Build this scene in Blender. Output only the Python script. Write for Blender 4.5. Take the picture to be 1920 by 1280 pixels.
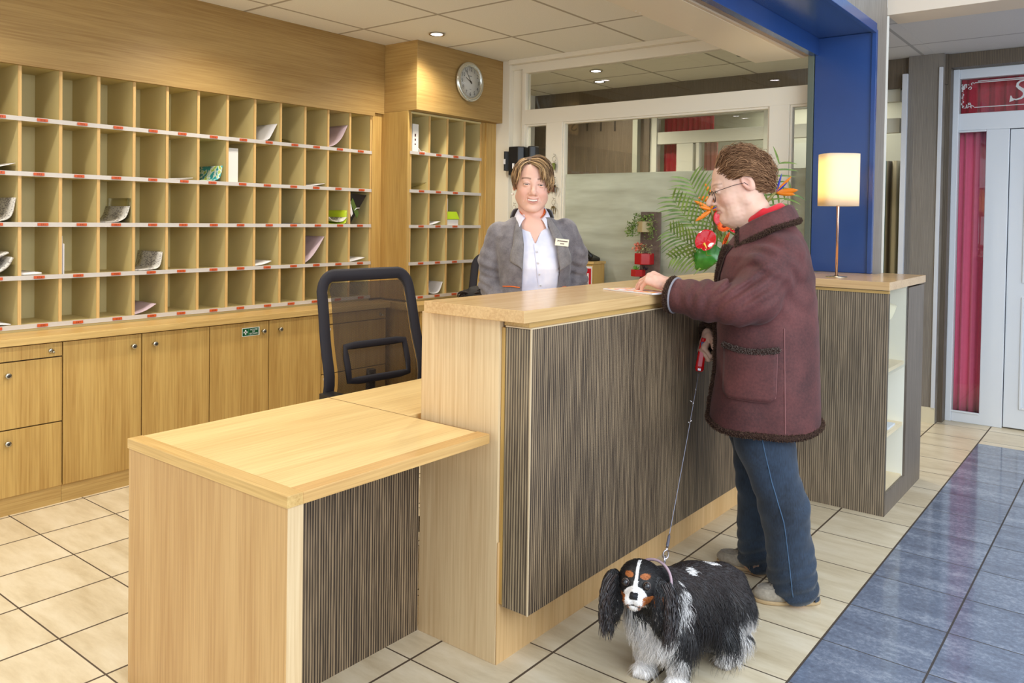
import bpy, bmesh, math, random
import numpy as np
from mathutils import Vector, Matrix

sc = bpy.context.scene
C = sc.collection
for o in list(bpy.data.objects):
    bpy.data.objects.remove(o)

# ---------------------------------------------------------------- camera
def cam_rows(yaw, pitch, roll):
    cy, sy = math.cos(yaw), math.sin(yaw)
    fwd = np.array([sy, cy, 0.]); right = np.array([cy, -sy, 0.]); down = np.array([0, 0, -1.])
    cp, sp = math.cos(pitch), math.sin(pitch)
    f2 = fwd * cp + down * sp; d2 = down * cp - fwd * sp
    cr, sr = math.cos(roll), math.sin(roll)
    return right * cr + d2 * sr, d2 * cr - right * sr, f2
CR, CD, CF = cam_rows(math.radians(-38.256), math.radians(1.19), math.radians(-.865))
camd = bpy.data.cameras.new('camera'); cam = bpy.data.objects.new('camera', camd); C.objects.link(cam)
M4 = Matrix.Identity(4)
for i in range(3):
    M4[i][0] = CR[i]; M4[i][1] = -CD[i]; M4[i][2] = -CF[i]
M4[0][3], M4[1][3], M4[2][3] = 0, 0, 1.45
cam.matrix_world = M4
camd.sensor_width = 36; camd.lens = 1515.2 / 1920 * 36
camd.shift_y = (441.9 - 640) / 1920; camd.clip_start = .05
sc.camera = cam

# ---------------------------------------------------------------- light, sky, exposure
sc.view_settings.view_transform = 'Standard'; sc.view_settings.look = 'None'
sc.view_settings.exposure = 0.22; sc.view_settings.gamma = 1; sc.view_settings.use_curve_mapping = False
sc.cycles.use_denoising = True
sc.cycles.max_bounces = 7; sc.cycles.diffuse_bounces = 4; sc.cycles.glossy_bounces = 3
sc.cycles.transparent_max_bounces = 12; sc.cycles.transmission_bounces = 4
sc.cycles.caustics_reflective = False; sc.cycles.caustics_refractive = False
sc.cycles.sample_clamp_indirect = 4
w = bpy.data.worlds.new('world'); sc.world = w; w.use_nodes = True
bg = w.node_tree.nodes['Background']; bg.inputs[0].default_value = (.86, .93, 1.0, 1); bg.inputs[1].default_value = 1.42

def lamp(name, typ, loc, energy, color, size=.1, aim=None, **kw):
    d = bpy.data.lights.new(name, typ); d.energy = energy; d.color = color
    if typ == 'AREA':
        d.shape = kw.get('shape', 'RECTANGLE'); d.size = size; d.size_y = kw.get('size_y', size)
    else:
        d.shadow_soft_size = size
    if typ == 'SPOT':
        d.spot_size = kw.get('spot', 2.2); d.spot_blend = kw.get('blend', .6)
    o = bpy.data.objects.new(name, d); C.objects.link(o); o.location = loc
    v = Vector(aim) - Vector(loc) if aim else Vector((0, 0, -1))
    o.rotation_euler = v.to_track_quat('-Z', 'Y').to_euler()
    return o
WARM = (1, .94, .82)
# ceiling downlights of the office (each gets its lamp body further down)
DOWN = [(-3.83, 4.0), (-3.83, 2.55), (-3.83, 1.1), (-3.83, -.4), (-2.6, 3.2), (-2.6, 1.6), (-2.6, .1)]
for x, y in DOWN:
    lamp('downlight_lamp', 'SPOT', (x, y, 2.66), 46, WARM, .06, spot=2.5, blend=.8)
# corridor behind the glass
DOWN2 = [(-3.66, 5.74), (-3.915, 6.2), (-2.4, 5.8)]
for x, y in DOWN2:
    lamp('downlight_lamp', 'SPOT', (x, y, 2.66), 28 if x < -3.8 else 70, (1, .93, .78), .06, spot=2.6, blend=.8)
# lounge behind the corridor
lamp('lounge_ceiling_panel', 'AREA', (-2.6, 7.6, 2.66), 20, (1, .96, .86), 1.2)
# daylight of the glazed lobby front, to the right of the camera
lamp('lobby_window_light', 'AREA', (2.6, 1.2, 2.3), 130, (.80, .90, 1.0), 3.2, aim=(-1.0, 3.4, .9), size_y=2.4)

# ---------------------------------------------------------------- materials
MATS = {}
def srgb(r, g, b):
    f = lambda c: (c / 255 / 12.92) if c / 255 <= .04045 else ((c / 255 + .055) / 1.055) ** 2.4
    return (f(r), f(g), f(b), 1)
class NT:
    def __init__(s, name):
        s.m = bpy.data.materials.new(name); s.m.use_nodes = True
        s.t = s.m.node_tree; s.b = s.t.nodes['Principled BSDF']
        s.out = s.t.nodes['Material Output']
    def n(s, t, **kw):
        nd = s.t.nodes.new(t)
        for k, v in kw.items():
            if k.startswith('i_'):
                key = k[2:]; key = int(key) if key.isdigit() else key
                nd.inputs[key].default_value = v
            else: setattr(nd, k, v)
        return nd
    def l(s, a, b): s.t.links.new(a, b)
    def ramp(s, fac, stops):
        r = s.n('ShaderNodeValToRGB'); e = r.color_ramp.elements
        while len(e) < len(stops): e.new(.5)
        for q, (p, c) in zip(e, stops): q.position = p; q.color = c
        s.l(fac, r.inputs[0]); return r.outputs[0]
    def coords(s, scale=(1, 1, 1), world=False):
        if world:
            g = s.n('ShaderNodeNewGeometry'); src = g.outputs['Position']
        else:
            g = s.n('ShaderNodeTexCoord'); src = g.outputs['Object']
        mp = s.n('ShaderNodeMapping'); mp.inputs['Scale'].default_value = scale
        s.l(src, mp.inputs[0]); return mp.outputs[0]
    def noise(s, vec, scale=5, detail=3, rough=.5, dist=0):
        nd = s.n('ShaderNodeTexNoise'); nd.inputs['Scale'].default_value = scale
        nd.inputs['Detail'].default_value = detail; nd.inputs['Roughness'].default_value = rough
        nd.inputs['Distortion'].default_value = dist
        s.l(vec, nd.inputs['Vector']); return nd.outputs['Fac']
    def math(s, op, a, b=None, clamp=False):
        nd = s.n('ShaderNodeMath', operation=op, use_clamp=clamp)
        for i, v in enumerate((a, b)):
            if v is None: continue
            if isinstance(v, (int, float)): nd.inputs[i].default_value = v
            else: s.l(v, nd.inputs[i])
        return nd.outputs[0]
    def mix(s, fac, a, b, typ='MIX'):
        nd = s.n('ShaderNodeMix', data_type='RGBA', blend_type=typ)
        for i, v in ((0, fac), (6, a), (7, b)):
            if isinstance(v, (int, float, tuple)): nd.inputs[i].default_value = v
            else: s.l(v, nd.inputs[i])
        return nd.outputs[2]
    def bump(s, h, strength=.2, dist=.002):
        nd = s.n('ShaderNodeBump'); nd.inputs['Strength'].default_value = strength
        nd.inputs['Distance'].default_value = dist
        s.l(h, nd.inputs['Height']); s.l(nd.outputs[0], s.b.inputs['Normal'])
def mat(name, col, rough=.5, metal=0, spec=.5, noise=0, nscale=40, bump=0, emit=0, ecol=None, sheen=0):
    if name in MATS: return MATS[name]
    n = NT(name); b = n.b
    b.inputs['Roughness'].default_value = rough; b.inputs['Metallic'].default_value = metal
    b.inputs['Specular IOR Level'].default_value = spec
    c = srgb(*col)
    if noise or bump:
        f = n.noise(n.coords(), nscale, 4, .6)
        if noise:
            d = tuple(max(0, x * (1 - noise)) for x in c[:3]) + (1,); u = tuple(min(1, x * (1 + noise)) for x in c[:3]) + (1,)
            n.l(n.ramp(f, [(.3, d), (.7, u)]), b.inputs['Base Color'])
        if bump: n.bump(f, bump, .003)
    if not noise: b.inputs['Base Color'].default_value = c
    if emit:
        b.inputs['Emission Color'].default_value = srgb(*(ecol or col)); b.inputs['Emission Strength'].default_value = emit
    if sheen: b.inputs['Sheen Weight'].default_value = sheen
    MATS[name] = n.m; return n.m
def wood(name, c1, c2, axis='z', rough=.42, fine=1.0):
    if name in MATS: return MATS[name]
    n = NT(name); a = 'xyz'.index(axis)
    s1 = [9.] * 3; s1[a] = .55
    s2 = [130.] * 3; s2[a] = 3.0
    f1 = n.noise(n.coords(s1), 1, 3, .5, .4); f2 = n.noise(n.coords(s2), 1, 2, .6)
    f = n.math('ADD', n.math('MULTIPLY', f1, .45), n.math('MULTIPLY', f2, .55 * fine))
    n.l(n.ramp(f, [(.34, srgb(*c2)), (.62, srgb(*c1))]), n.b.inputs['Base Color'])
    n.b.inputs['Roughness'].default_value = rough
    n.bump(f2, .05, .001)
    MATS[name] = n.m; return n.m
def ribbed(name, axis='y', dark=(42, 31, 23), light=(150, 128, 100), per=.0105):
    if name in MATS: return MATS[name]
    n = NT(name); a = 'xyz'.index(axis)
    s = [0., 0., 0.]; s[a] = 26; s[2] = 1.1
    wob = n.noise(n.coords(s), 1, 3, .6)
    sep = n.n('ShaderNodeSeparateXYZ'); n.l(n.coords(), sep.inputs[0])
    ph = n.math('ADD', n.math('MULTIPLY', sep.outputs[a], 2 * math.pi / per), n.math('MULTIPLY', wob, 7.0))
    w1 = n.math('ADD', n.math('MULTIPLY', n.math('SINE', ph), .5), .5)
    s = [0., 0., 0.]; s[a] = 190; s[2] = 6
    f2 = n.noise(n.coords(s), 1, 2, .6)
    s = [0., 0., 0.]; s[a] = 60; s[2] = 2.
    f4 = n.noise(n.coords(s), 1, 2, .6)
    s = [0., 0., 0.]; s[a] = 3; s[2] = .8
    f3 = n.noise(n.coords(s), 1, 2, .5)
    f = n.math('ADD', n.math('MULTIPLY', w1, .26), n.math('ADD', n.math('MULTIPLY', f2, .40), n.math('MULTIPLY', f4, .34)))
    fz = n.math('ADD', f, n.math('MULTIPLY', n.math('SUBTRACT', f3, .5), .12))
    n.l(n.ramp(fz, [(.36, srgb(*dark)), (.50, srgb(*[(p + q) / 2 * .92 for p, q in zip(dark, light)])), (.66, srgb(*light))]), n.b.inputs['Base Color'])
    n.b.inputs['Roughness'].default_value = .5
    n.bump(f, .6, .003)
    MATS[name] = n.m; return n.m
def glass(name, tint=(.93, .97, .95), refl=1.0):
    if name in MATS: return MATS[name]
    n = NT(name)
    tr = n.n('ShaderNodeBsdfTransparent'); tr.inputs[0].default_value = tint + (1,)
    gl = n.n('ShaderNodeBsdfGlossy'); gl.inputs['Roughness'].default_value = .01
    fr = n.n('ShaderNodeLayerWeight'); fr.inputs[0].default_value = .5
    sch = n.math('ADD', n.math('MULTIPLY', n.math('POWER', fr.outputs['Facing'], 5.0), .9), .035)
    mx = n.n('ShaderNodeMixShader'); n.l(n.math('MULTIPLY', sch, refl), mx.inputs[0])
    n.l(tr.outputs[0], mx.inputs[1]); n.l(gl.outputs[0], mx.inputs[2]); n.l(mx.outputs[0], n.out.inputs[0])
    MATS[name] = n.m; return n.m
def attr_mat(name, rough=.5, spec=.4, sheen=0, sss=0, noise=0, nscale=60, bump=0, aniso=0):
    if name in MATS: return MATS[name]
    n = NT(name); a = n.n('ShaderNodeAttribute'); a.attribute_name = 'Col'
    col = a.outputs['Color']
    if noise or bump:
        f = n.noise(n.coords(), nscale, 4, .6)
        if noise:
            g = n.ramp(f, [(.25, (1 - noise,) * 3 + (1,)), (.75, (1,) * 4)])
            col = n.mix(1.0, col, g, 'MULTIPLY')
        if bump: n.bump(f, bump, .002)
    n.l(col, n.b.inputs['Base Color']); n.b.inputs['Roughness'].default_value = rough
    n.b.inputs['Specular IOR Level'].default_value = spec
    if sheen: n.b.inputs['Sheen Weight'].default_value = sheen
    if sss:
        n.b.inputs['Subsurface Weight'].default_value = sss; n.b.inputs['Subsurface Radius'].default_value = (.012, .005, .003)
        n.b.inputs['Subsurface Scale'].default_value = .5
    MATS[name] = n.m; return n.m

BE1, BE2 = (206, 172, 108), (174, 136, 76)
W_Z = wood('beech_vertical', (198, 162, 94), (164, 124, 62), 'z')
W_Y = wood('beech_horizontal', BE1, BE2, 'y')
W_X = wood('beech_cross', BE1, BE2, 'x')
WL_Z = wood('pale_beech_vertical', (222, 196, 154), (198, 166, 122), 'z')
WT_Y = wood('desk_beech', (232, 202, 142), (208, 172, 112), 'y', rough=.28)
WT_X = wood('desk_beech_edge', (216, 180, 116), (186, 146, 84), 'x', rough=.35)
DK_Y = ribbed('ribbed_laminate_y', 'y'); DK_X = ribbed('ribbed_laminate_x', 'x')
GW_X = ribbed('grey_oak_x', 'x', (108, 100, 92), (134, 126, 116), .007); GW_Y = ribbed('grey_oak_y', 'y', (118, 108, 98), (158, 148, 138), .012)
CREAM = mat('cream_melamine', (208, 190, 134), .5)
WHITE = mat('white_paint', (232, 228, 218), .45)
WHITEC = mat('cool_white_paint', (214, 218, 224), .4)
CHROME = mat('brushed_steel', (186, 180, 164), .25, 1)
BLACKP = mat('black_plastic', (22, 21, 22), .4)
GLASS = glass('clear_glass'); 

# ---------------------------------------------------------------- mesh building
WL = {}   # world location of each empty / part
class MB:
    def __init__(s): s.v = []; s.f = []; s.mi = []; s.sm = []
    def add(s, vs, fs, mi=0, smooth=False):
        o = len(s.v); s.v += [tuple(map(float, p)) for p in vs]
        s.f += [tuple(i + o for i in f) for f in fs]; s.mi += [mi] * len(fs); s.sm += [smooth] * len(fs); return s
    def box(s, x0, x1, y0, y1, z0, z1, mi=0):
        x0, x1 = sorted((x0, x1)); y0, y1 = sorted((y0, y1)); z0, z1 = sorted((z0, z1))
        vs = [(x, y, z) for x in (x0, x1) for y in (y0, y1) for z in (z0, z1)]
        return s.add(vs, [(0, 1, 3, 2), (4, 6, 7, 5), (0, 4, 5, 1), (2, 3, 7, 6), (0, 2, 6, 4), (1, 5, 7, 3)], mi)
    def obox(s, c, ax, ay, az, mi=0):   # oriented box: centre and three half-extent vectors
        c, ax, ay, az = map(np.array, (c, ax, ay, az))
        vs = [c + i * ax + j * ay + k * az for i in (-1, 1) for j in (-1, 1) for k in (-1, 1)]
        return s.add(vs, [(0, 1, 3, 2), (4, 6, 7, 5), (0, 4, 5, 1), (2, 3, 7, 6), (0, 2, 6, 4), (1, 5, 7, 3)], mi)
    def tube(s, pts, r, n=8, mi=0, smooth=True, cap=True, flat=None):
        P = [np.array(p, float) for p in pts]; R = r if hasattr(r, '__len__') else [r] * len(P)
        up = np.array([.13, .21, .97]); rings = []
        prev = None
        for i, p in enumerate(P):
            t = P[min(i + 1, len(P) - 1)] - P[max(i - 1, 0)]; t /= np.linalg.norm(t) + 1e-12
            if prev is None:
                a = np.cross(t, up)
                if np.linalg.norm(a) < 1e-3: a = np.cross(t, [1, 0, 0])
            else: a = prev - t * (prev @ t)
            a /= np.linalg.norm(a) + 1e-12; prev = a; b = np.cross(t, a)
            k = flat if flat else 1
            rings.append([p + R[i] * (math.cos(q) * a + k * math.sin(q) * b) for q in [2 * math.pi * j / n for j in range(n)]])
        vs = [v for rg in rings for v in rg]; fs = []
        for i in range(len(P) - 1):
            for j in range(n):
                fs.append((i * n + j, i * n + (j + 1) % n, (i + 1) * n + (j + 1) % n, (i + 1) * n + j))
        if cap: fs += [tuple(range(n))[::-1], tuple((len(P) - 1) * n + j for j in range(n))]
        return s.add(vs, fs, mi, smooth)
    def lathe(s, c, prof, n=24, mi=0, ax=(0, 0, 1), smooth=True, cap=True):   # prof: (r, h)
        ax = np.array(ax, float); ax /= np.linalg.norm(ax); c = np.array(c, float)
        a = np.cross(ax, [1, 0, 0] if abs(ax[0]) < .8 else [0, 1, 0]); a /= np.linalg.norm(a); b = np.cross(ax, a)
        vs = [c + ax * h + r * (math.cos(2 * math.pi * j / n) * a + math.sin(2 * math.pi * j / n) * b) for r, h in prof for j in range(n)]
        fs = [(i * n + j, i * n + (j + 1) % n, (i + 1) * n + (j + 1) % n, (i + 1) * n + j) for i in range(len(prof) - 1) for j in range(n)]
        if cap: fs += [tuple(range(n))[::-1], tuple((len(prof) - 1) * n + j for j in range(n))]
        return s.add(vs, fs, mi, smooth)
    def prism(s, poly, fn, d0, d1, mi=0):   # poly 2D; fn(u, v, d) -> xyz
        n = len(poly); vs = [fn(u, v, d0) for u, v in poly] + [fn(u, v, d1) for u, v in poly]
        fs = [tuple(range(n))[::-1], tuple(range(n, 2 * n))] + [(i, (i + 1) % n, n + (i + 1) % n, n + i) for i in range(n)]
        return s.add(vs, fs, mi)
    def grid(s, fn, nu, nv, mi=0, smooth=True, wrap=False):   # fn(u, v) u,v in 0..1
        vs = [fn(i / (nu - 1), j / (nv - 1)) for i in range(nu) for j in range(nv)]
        fs = [(i * nv + j, (i + 1) * nv + j, (i + 1) * nv + j + 1, i * nv + j + 1) for i in range(nu - 1) for j in range(nv - 1)]
        return s.add(vs, fs, mi, smooth)
    def build(s, name, mats, parent=None, bevel=0, solid=0, subsurf=0, kind=None, seg=2):
        me = bpy.data.meshes.new(name)
        V = np.array(s.v); o0 = (V.min(0) + V.max(0)) / 2
        if parent is None: o0 = np.array([o0[0], o0[1], V[:, 2].min()])
        me.from_pydata([tuple(p) for p in V - o0], [], s.f)
        if not isinstance(mats, (list, tuple)): mats = [mats]
        for m in mats: me.materials.append(m)
        me.polygons.foreach_set('material_index', s.mi); me.polygons.foreach_set('use_smooth', s.sm)
        me.update()
        ob = bpy.data.objects.new(name, me); C.objects.link(ob)
        if parent is not None:
            ob.parent = parent; ob.location = Vector(o0) - WL[parent.name]
        else: ob.location = o0
        WL[ob.name] = Vector(o0)
        bm = bmesh.new(); bm.from_mesh(me); bmesh.ops.recalc_face_normals(bm, faces=bm.faces); bm.to_mesh(me); bm.free()
        if solid:
            m = ob.modifiers.new('s', 'SOLIDIFY'); m.thickness = solid; m.offset = 0
        if bevel:
            m = ob.modifiers.new('b', 'BEVEL'); m.width = bevel; m.segments = seg; m.limit_method = 'ANGLE'; m.angle_limit = .6
            m.harden_normals = False
        if subsurf:
            m = ob.modifiers.new('u', 'SUBSURF'); m.levels = subsurf; m.render_levels = subsurf
        return ob
def tag(o, label, cat, group=None, kind=None):
    o['label'] = label; o['category'] = cat
    if group: o['group'] = group
    if kind: o['kind'] = kind
    return o
def thing(name, label, cat, loc, group=None):
    o = bpy.data.objects.new(name, None); C.objects.link(o); o.location = loc; o.empty_display_size = .1
    WL[o.name] = Vector(loc); return tag(o, label, cat, group)
def struct(o): o['kind'] = 'structure'; return o
def bx(*a): return MB().box(*a)

def text_geo(body, size, shear=0):
    cu = bpy.data.curves.new('t', 'FONT'); cu.body = body; cu.size = size; cu.shear = shear; cu.align_x = 'CENTER'; cu.align_y = 'CENTER'; cu.resolution_u = 3
    ob = bpy.data.objects.new('t', cu); C.objects.link(ob); bpy.context.view_layer.update()
    me = bpy.data.meshes.new_from_object(ob.evaluated_get(bpy.context.evaluated_depsgraph_get()))
    vs = [tuple(v.co) for v in me.vertices]; fs = [tuple(p.vertices) for p in me.polygons]
    bpy.data.objects.remove(ob); bpy.data.curves.remove(cu); bpy.data.meshes.remove(me)
    return vs, fs
def put_text(mb, body, size, c, u, v, mi=0, shear=0):
    vs, fs = text_geo(body, size, shear); c, u, v = (np.array(q, float) for q in (c, u, v))
    mb.add([c + p[0] * u + p[1] * v for p in vs], fs, mi); return mb

# ---------------------------------------------------------------- signed distance bodies -> one continuous mesh
def snets(F, org, h):
    ins = F < 0
    nx, ny, nz = F.shape
    acc = np.zeros((nx - 1, ny - 1, nz - 1, 3), np.float32); cnt = np.zeros((nx - 1, ny - 1, nz - 1), np.float32)
    cor = [(i, j, k) for i in (0, 1) for j in (0, 1) for k in (0, 1)]
    sl = lambda A, c: A[c[0]:nx - 1 + c[0], c[1]:ny - 1 + c[1], c[2]:nz - 1 + c[2]]
    for a in cor:
        for ax in range(3):
            if a[ax]: continue
            b = list(a); b[ax] = 1
            m = sl(ins, a) != sl(ins, b)
            fa, fb = sl(F, a)[m], sl(F, b)[m]; t = fa / (fa - fb)
            p = np.tile(np.array(a, np.float32), (len(t), 1)); p[:, ax] += t
            acc[m] += p; cnt[m] += 1
    act = cnt > 0; idx = -np.ones(act.shape, np.int64); idx[act] = np.arange(act.sum())
    base = np.argwhere(act); V = (acc[act] / cnt[act][:, None] + base) * h + np.array(org)
    Q = []
    for ax in range(3):
        s0 = [slice(1, -1)] * 3; s0[ax] = slice(0, -1); s1 = list(s0); s1[ax] = slice(1, None)
        A, B = ins[tuple(s0)], ins[tuple(s1)]
        e = np.argwhere(A != B); sg = A[A != B]
        off = np.ones(3, int); off[ax] = 0; e = e + off
        u, v = [(1, 2), (2, 0), (0, 1)][ax]
        def g(du, dv):
            q = e.copy(); q[:, u] -= du; q[:, v] -= dv; return idx[q[:, 0], q[:, 1], q[:, 2]]
        q = np.stack([g(1, 1), g(0, 1), g(0, 0), g(1, 0)], 1)
        q[~sg] = q[~sg][:, ::-1]; Q.append(q)
    Q = np.concatenate(Q); Q = Q[(Q >= 0).all(1)]
    return V, Q
def smin(a, b, k):
    h = np.clip(.5 + .5 * (b - a) / k, 0, 1); return b + (a - b) * h - k * h * (1 - h)
def smax(a, b, k): return -smin(-a, -b, k)
def rcone(P, a, b, r1, r2):
    a = np.array(a, np.float32); b = np.array(b, np.float32); ba = b - a; l = ba @ ba
    pa = P - a; t = np.clip(pa @ ba / l, 0, 1)
    return np.linalg.norm(pa - t[..., None] * ba, axis=-1) - (r1 + (r2 - r1) * t)
def chain(P, pts, rs, k=.02):
    d = None
    for i in range(len(pts) - 1):
        q = rcone(P, pts[i], pts[i + 1], rs[i], rs[i + 1]); d = q if d is None else smin(d, q, k)
    return d
def ell(P, c, r, R=None):
    q = P - np.array(c, np.float32)
    if R is not None: q = q @ np.array(R, np.float32)   # columns of R are the ellipsoid's axes
    r = np.array(r, np.float32); k0 = np.linalg.norm(q / r, axis=-1); k1 = np.linalg.norm(q / (r * r), axis=-1)
    return k0 * (k0 - 1) / np.maximum(k1, 1e-6)
def vnoise(P, s, seed=0):
    P = P * s + seed * 7.3
    return (np.sin(P[..., 0] * 1.7 + np.sin(P[..., 1] * 1.3 + seed)) + np.sin(P[..., 1] * 2.1 + np.sin(P[..., 2] * 1.1)) + np.sin(P[..., 2] * 1.9 + np.sin(P[..., 0] * 1.5))) / 3
def field_mesh(fn, lo, hi, h):
    lo = np.array(lo, float); hi = np.array(hi, float); n = np.ceil((hi - lo) / h).astype(int) + 1
    out = np.empty(tuple(n), np.float32)
    ys = lo[1] + h * np.arange(n[1]); zs = lo[2] + h * np.arange(n[2])
    step = max(1, int(400000 / (n[1] * n[2])))
    for i in range(0, n[0], step):
        xs = lo[0] + h * np.arange(i, min(n[0], i + step))
        P = np.stack(np.meshgrid(xs, ys, zs, indexing='ij'), -1).astype(np.float32)
        out[i:i + step] = fn(P)
    out[[0, -1]] = np.maximum(out[[0, -1]], h); out[:, [0, -1]] = np.maximum(out[:, [0, -1]], h); out[:, :, [0, -1]] = np.maximum(out[:, :, [0, -1]], h)
    return snets(out, lo, h)
def np_mesh(name, V, Q, m, parent, cols=None, smooth=True, frame=None, smoothit=0):
    """V in the local frame; frame = (origin, 3x3 with columns = local axes in the world)"""
    V = np.asarray(V, float)
    if frame is not None: W = V @ np.array(frame[1]).T + np.array(frame[0])
    else: W = V
    o0 = (W.min(0) + W.max(0)) / 2 if parent is not None else np.array([*(W.min(0) + W.max(0))[:2] / 2, W[:, 2].min()])
    me = bpy.data.meshes.new(name); nv = len(W); Q = np.asarray(Q); k = Q.shape[1]
    me.vertices.add(nv); me.vertices.foreach_set('co', (W - o0).astype(np.float32).ravel())
    me.loops.add(Q.size); me.loops.foreach_set('vertex_index', Q.astype(np.int32).ravel())
    me.polygons.add(len(Q)); me.polygons.foreach_set('loop_start', np.arange(0, Q.size, k, dtype=np.int32))
    me.polygons.foreach_set('use_smooth', np.full(len(Q), smooth))
    me.update(calc_edges=True); me.materials.append(m)
    if cols is not None:
        a = me.color_attributes.new('Col', 'FLOAT_COLOR', 'POINT')
        c = np.ones((nv, 4), np.float32); c[:, :3] = cols; a.data.foreach_set('color', c.ravel())
    ob = bpy.data.objects.new(name, me); C.objects.link(ob)
    if parent is not None: ob.parent = parent; ob.location = Vector(o0) - WL[parent.name]
    else: ob.location = o0
    WL[ob.name] = Vector(o0)
    if smoothit:
        md = ob.modifiers.new('sm', 'SMOOTH'); md.factor = .5; md.iterations = smoothit
    return ob
def strands(pts, rad, n=4, flat=.45):
    """pts (N, S, 3), rad (N, S): tapered locks as closed tubes -> V, Q"""
    N, S, _ = pts.shape
    t = np.gradient(pts, axis=1); t /= np.linalg.norm(t, axis=-1, keepdims=True) + 1e-9
    up = np.zeros_like(t); up[..., 2] = 1; up[..., 0] = .3
    a = np.cross(t, up); a /= np.linalg.norm(a, axis=-1, keepdims=True) + 1e-9; b = np.cross(t, a)
    an = np.arange(n) * 2 * np.pi / n
    V = pts[:, :, None] + rad[:, :, None, None] * (np.cos(an)[None, None, :, None] * a[:, :, None] + flat * np.sin(an)[None, None, :, None] * b[:, :, None])
    V = V.reshape(-1, 3); i = np.arange(N)[:, None, None] * S * n; s_ = np.arange(S - 1)[None, :, None] * n; j = np.arange(n)[None, None, :]
    j2 = (j + 1) % n
    Q = np.stack([i + s_ + j, i + s_ + j2, i + s_ + n + j2, i + s_ + n + j], -1).reshape(-1, 4)
    return V, Q
rng = np.random.default_rng(7)
# ================================================================ THE SETTING
def tile_mat(name, cols, grout, x0, y0, w, h, th, rough, streak='x'):
    n = NT(name); g = n.n('ShaderNodeNewGeometry'); sep = n.n('ShaderNodeSeparateXYZ'); n.l(g.outputs['Position'], sep.inputs[0])
    ux = n.math('DIVIDE', n.math('SUBTRACT', sep.outputs[0], x0), w); uy = n.math('DIVIDE', n.math('SUBTRACT', sep.outputs[1], y0), h)
    def dist(u, s):
        f = n.math('FRACT', u); return n.math('MULTIPLY', n.math('MINIMUM', f, n.math('SUBTRACT', 1.0, f)), s)
    dx, dy = dist(ux, w), dist(uy, h)
    line = n.math('MAXIMUM', n.math('LESS_THAN', dx, th), n.math('LESS_THAN', dy, th * .7))
    idn = n.n('ShaderNodeTexWhiteNoise', noise_dimensions='2D'); cmb = n.n('ShaderNodeCombineXYZ')
    n.l(n.math('FLOOR', ux), cmb.inputs[0]); n.l(n.math('FLOOR', uy), cmb.inputs[1]); n.l(cmb.outputs[0], idn.inputs[0])
    add = n.n('ShaderNodeVectorMath', operation='ADD'); sc_ = n.n('ShaderNodeVectorMath', operation='SCALE'); sc_.inputs['Scale'].default_value = 9.
    n.l(idn.outputs['Color'], sc_.inputs[0]); n.l(g.outputs['Position'], add.inputs[0]); n.l(sc_.outputs[0], add.inputs[1])
    mp = n.n('ShaderNodeMapping'); mp.inputs['Scale'].default_value = (2.2, 9, 4); mp.inputs['Rotation'].default_value = (0, 0, .12)
    n.l(add.outputs[0], mp.inputs[0])
    f = n.noise(mp.outputs[0], 1.0, 6, .68, .15)
    if streak == 'speckle':
        sp = n.noise(add.outputs[0], 55, 4, .75); f = n.math('ADD', n.math('MULTIPLY', f, .55), n.math('MULTIPLY', sp, .45))
    c = n.ramp(f, [(.3, srgb(*cols[0])), (.5, srgb(*cols[1])), (.7, srgb(*cols[2]))])
    n.l(n.mix(line, c, srgb(*grout)), n.b.inputs['Base Color'])
    r = n.math('ADD', n.math('MULTIPLY', f, .08), rough - .04); n.l(n.math('MAXIMUM', r, n.math('MULTIPLY', line, .8)), n.b.inputs['Roughness'])
    n.bump(n.math('SUBTRACT', 1.0, line), .35, .002)
    return n.m
TX, TY, TW, TH = -.864, 2.54, .3355, .3365
beige = tile_mat('beige_floor_tiles', [(190, 172, 140), (212, 197, 168), (226, 214, 190)], (78, 62, 46), TX, TY, TW, TH, .0042, .30)
blue = tile_mat('slate_blue_floor_tiles', [(84, 88, 104), (112, 122, 142), (164, 172, 186)], (66, 60, 58), TX, TY, TW, TH, .0035, .09, 'speckle')
fl = MB()
fl.add([(-5, -2.5, 0), (TX, -2.5, 0), (TX, 8.6, 0), (-5, 8.6, 0)], [(0, 1, 2, 3)], 0)
fl.add([(TX, 6.15, 0), (4, 6.15, 0), (4, 8.6, 0), (TX, 8.6, 0)], [(0, 1, 2, 3)], 0)
fl.add([(TX, -2.5, 0), (4, -2.5, 0), (4, 6.15, 0), (TX, 6.15, 0)], [(0, 1, 2, 3)], 1)
struct(fl.build('floor', [beige, blue]))

def grid_mat(name, x0, y0, w, h, col, lcol, th=.011):
    n = NT(name); g = n.n('ShaderNodeNewGeometry'); sep = n.n('ShaderNodeSeparateXYZ'); n.l(g.outputs['Position'], sep.inputs[0])
    def ln(o, a, s):
        f = n.math('FRACT', n.math('DIVIDE', n.math('SUBTRACT', o, a), s)); d = n.math('MULTIPLY', n.math('MINIMUM', f, n.math('SUBTRACT', 1.0, f)), s)
        return n.math('LESS_THAN', d, th)
    line = n.math('MAXIMUM', ln(sep.outputs[0], x0, w), ln(sep.outputs[1], y0, h))
    f = n.noise(n.coords(), 160, 3, .7)
    c = n.ramp(f, [(.3, srgb(*[q * .95 for q in col])), (.7, srgb(*col))])
    n.l(n.mix(line, c, srgb(*lcol)), n.b.inputs['Base Color']); n.b.inputs['Roughness'].default_value = .85
    n.bump(f, .15, .002); return n.m
cm = grid_mat('mineral_ceiling_tiles', -3.468, 3.628, .677, .738, (244, 240, 228), (176, 166, 148))
cm2 = grid_mat('corridor_ceiling_tiles', -4.018, 6.08, .70, .70, (214, 208, 190), (140, 132, 116))
cm3 = grid_mat('lobby_ceiling_tiles', -1.34, 6.15, 1.4, .72, (196, 196, 200), (150, 150, 154))
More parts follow.
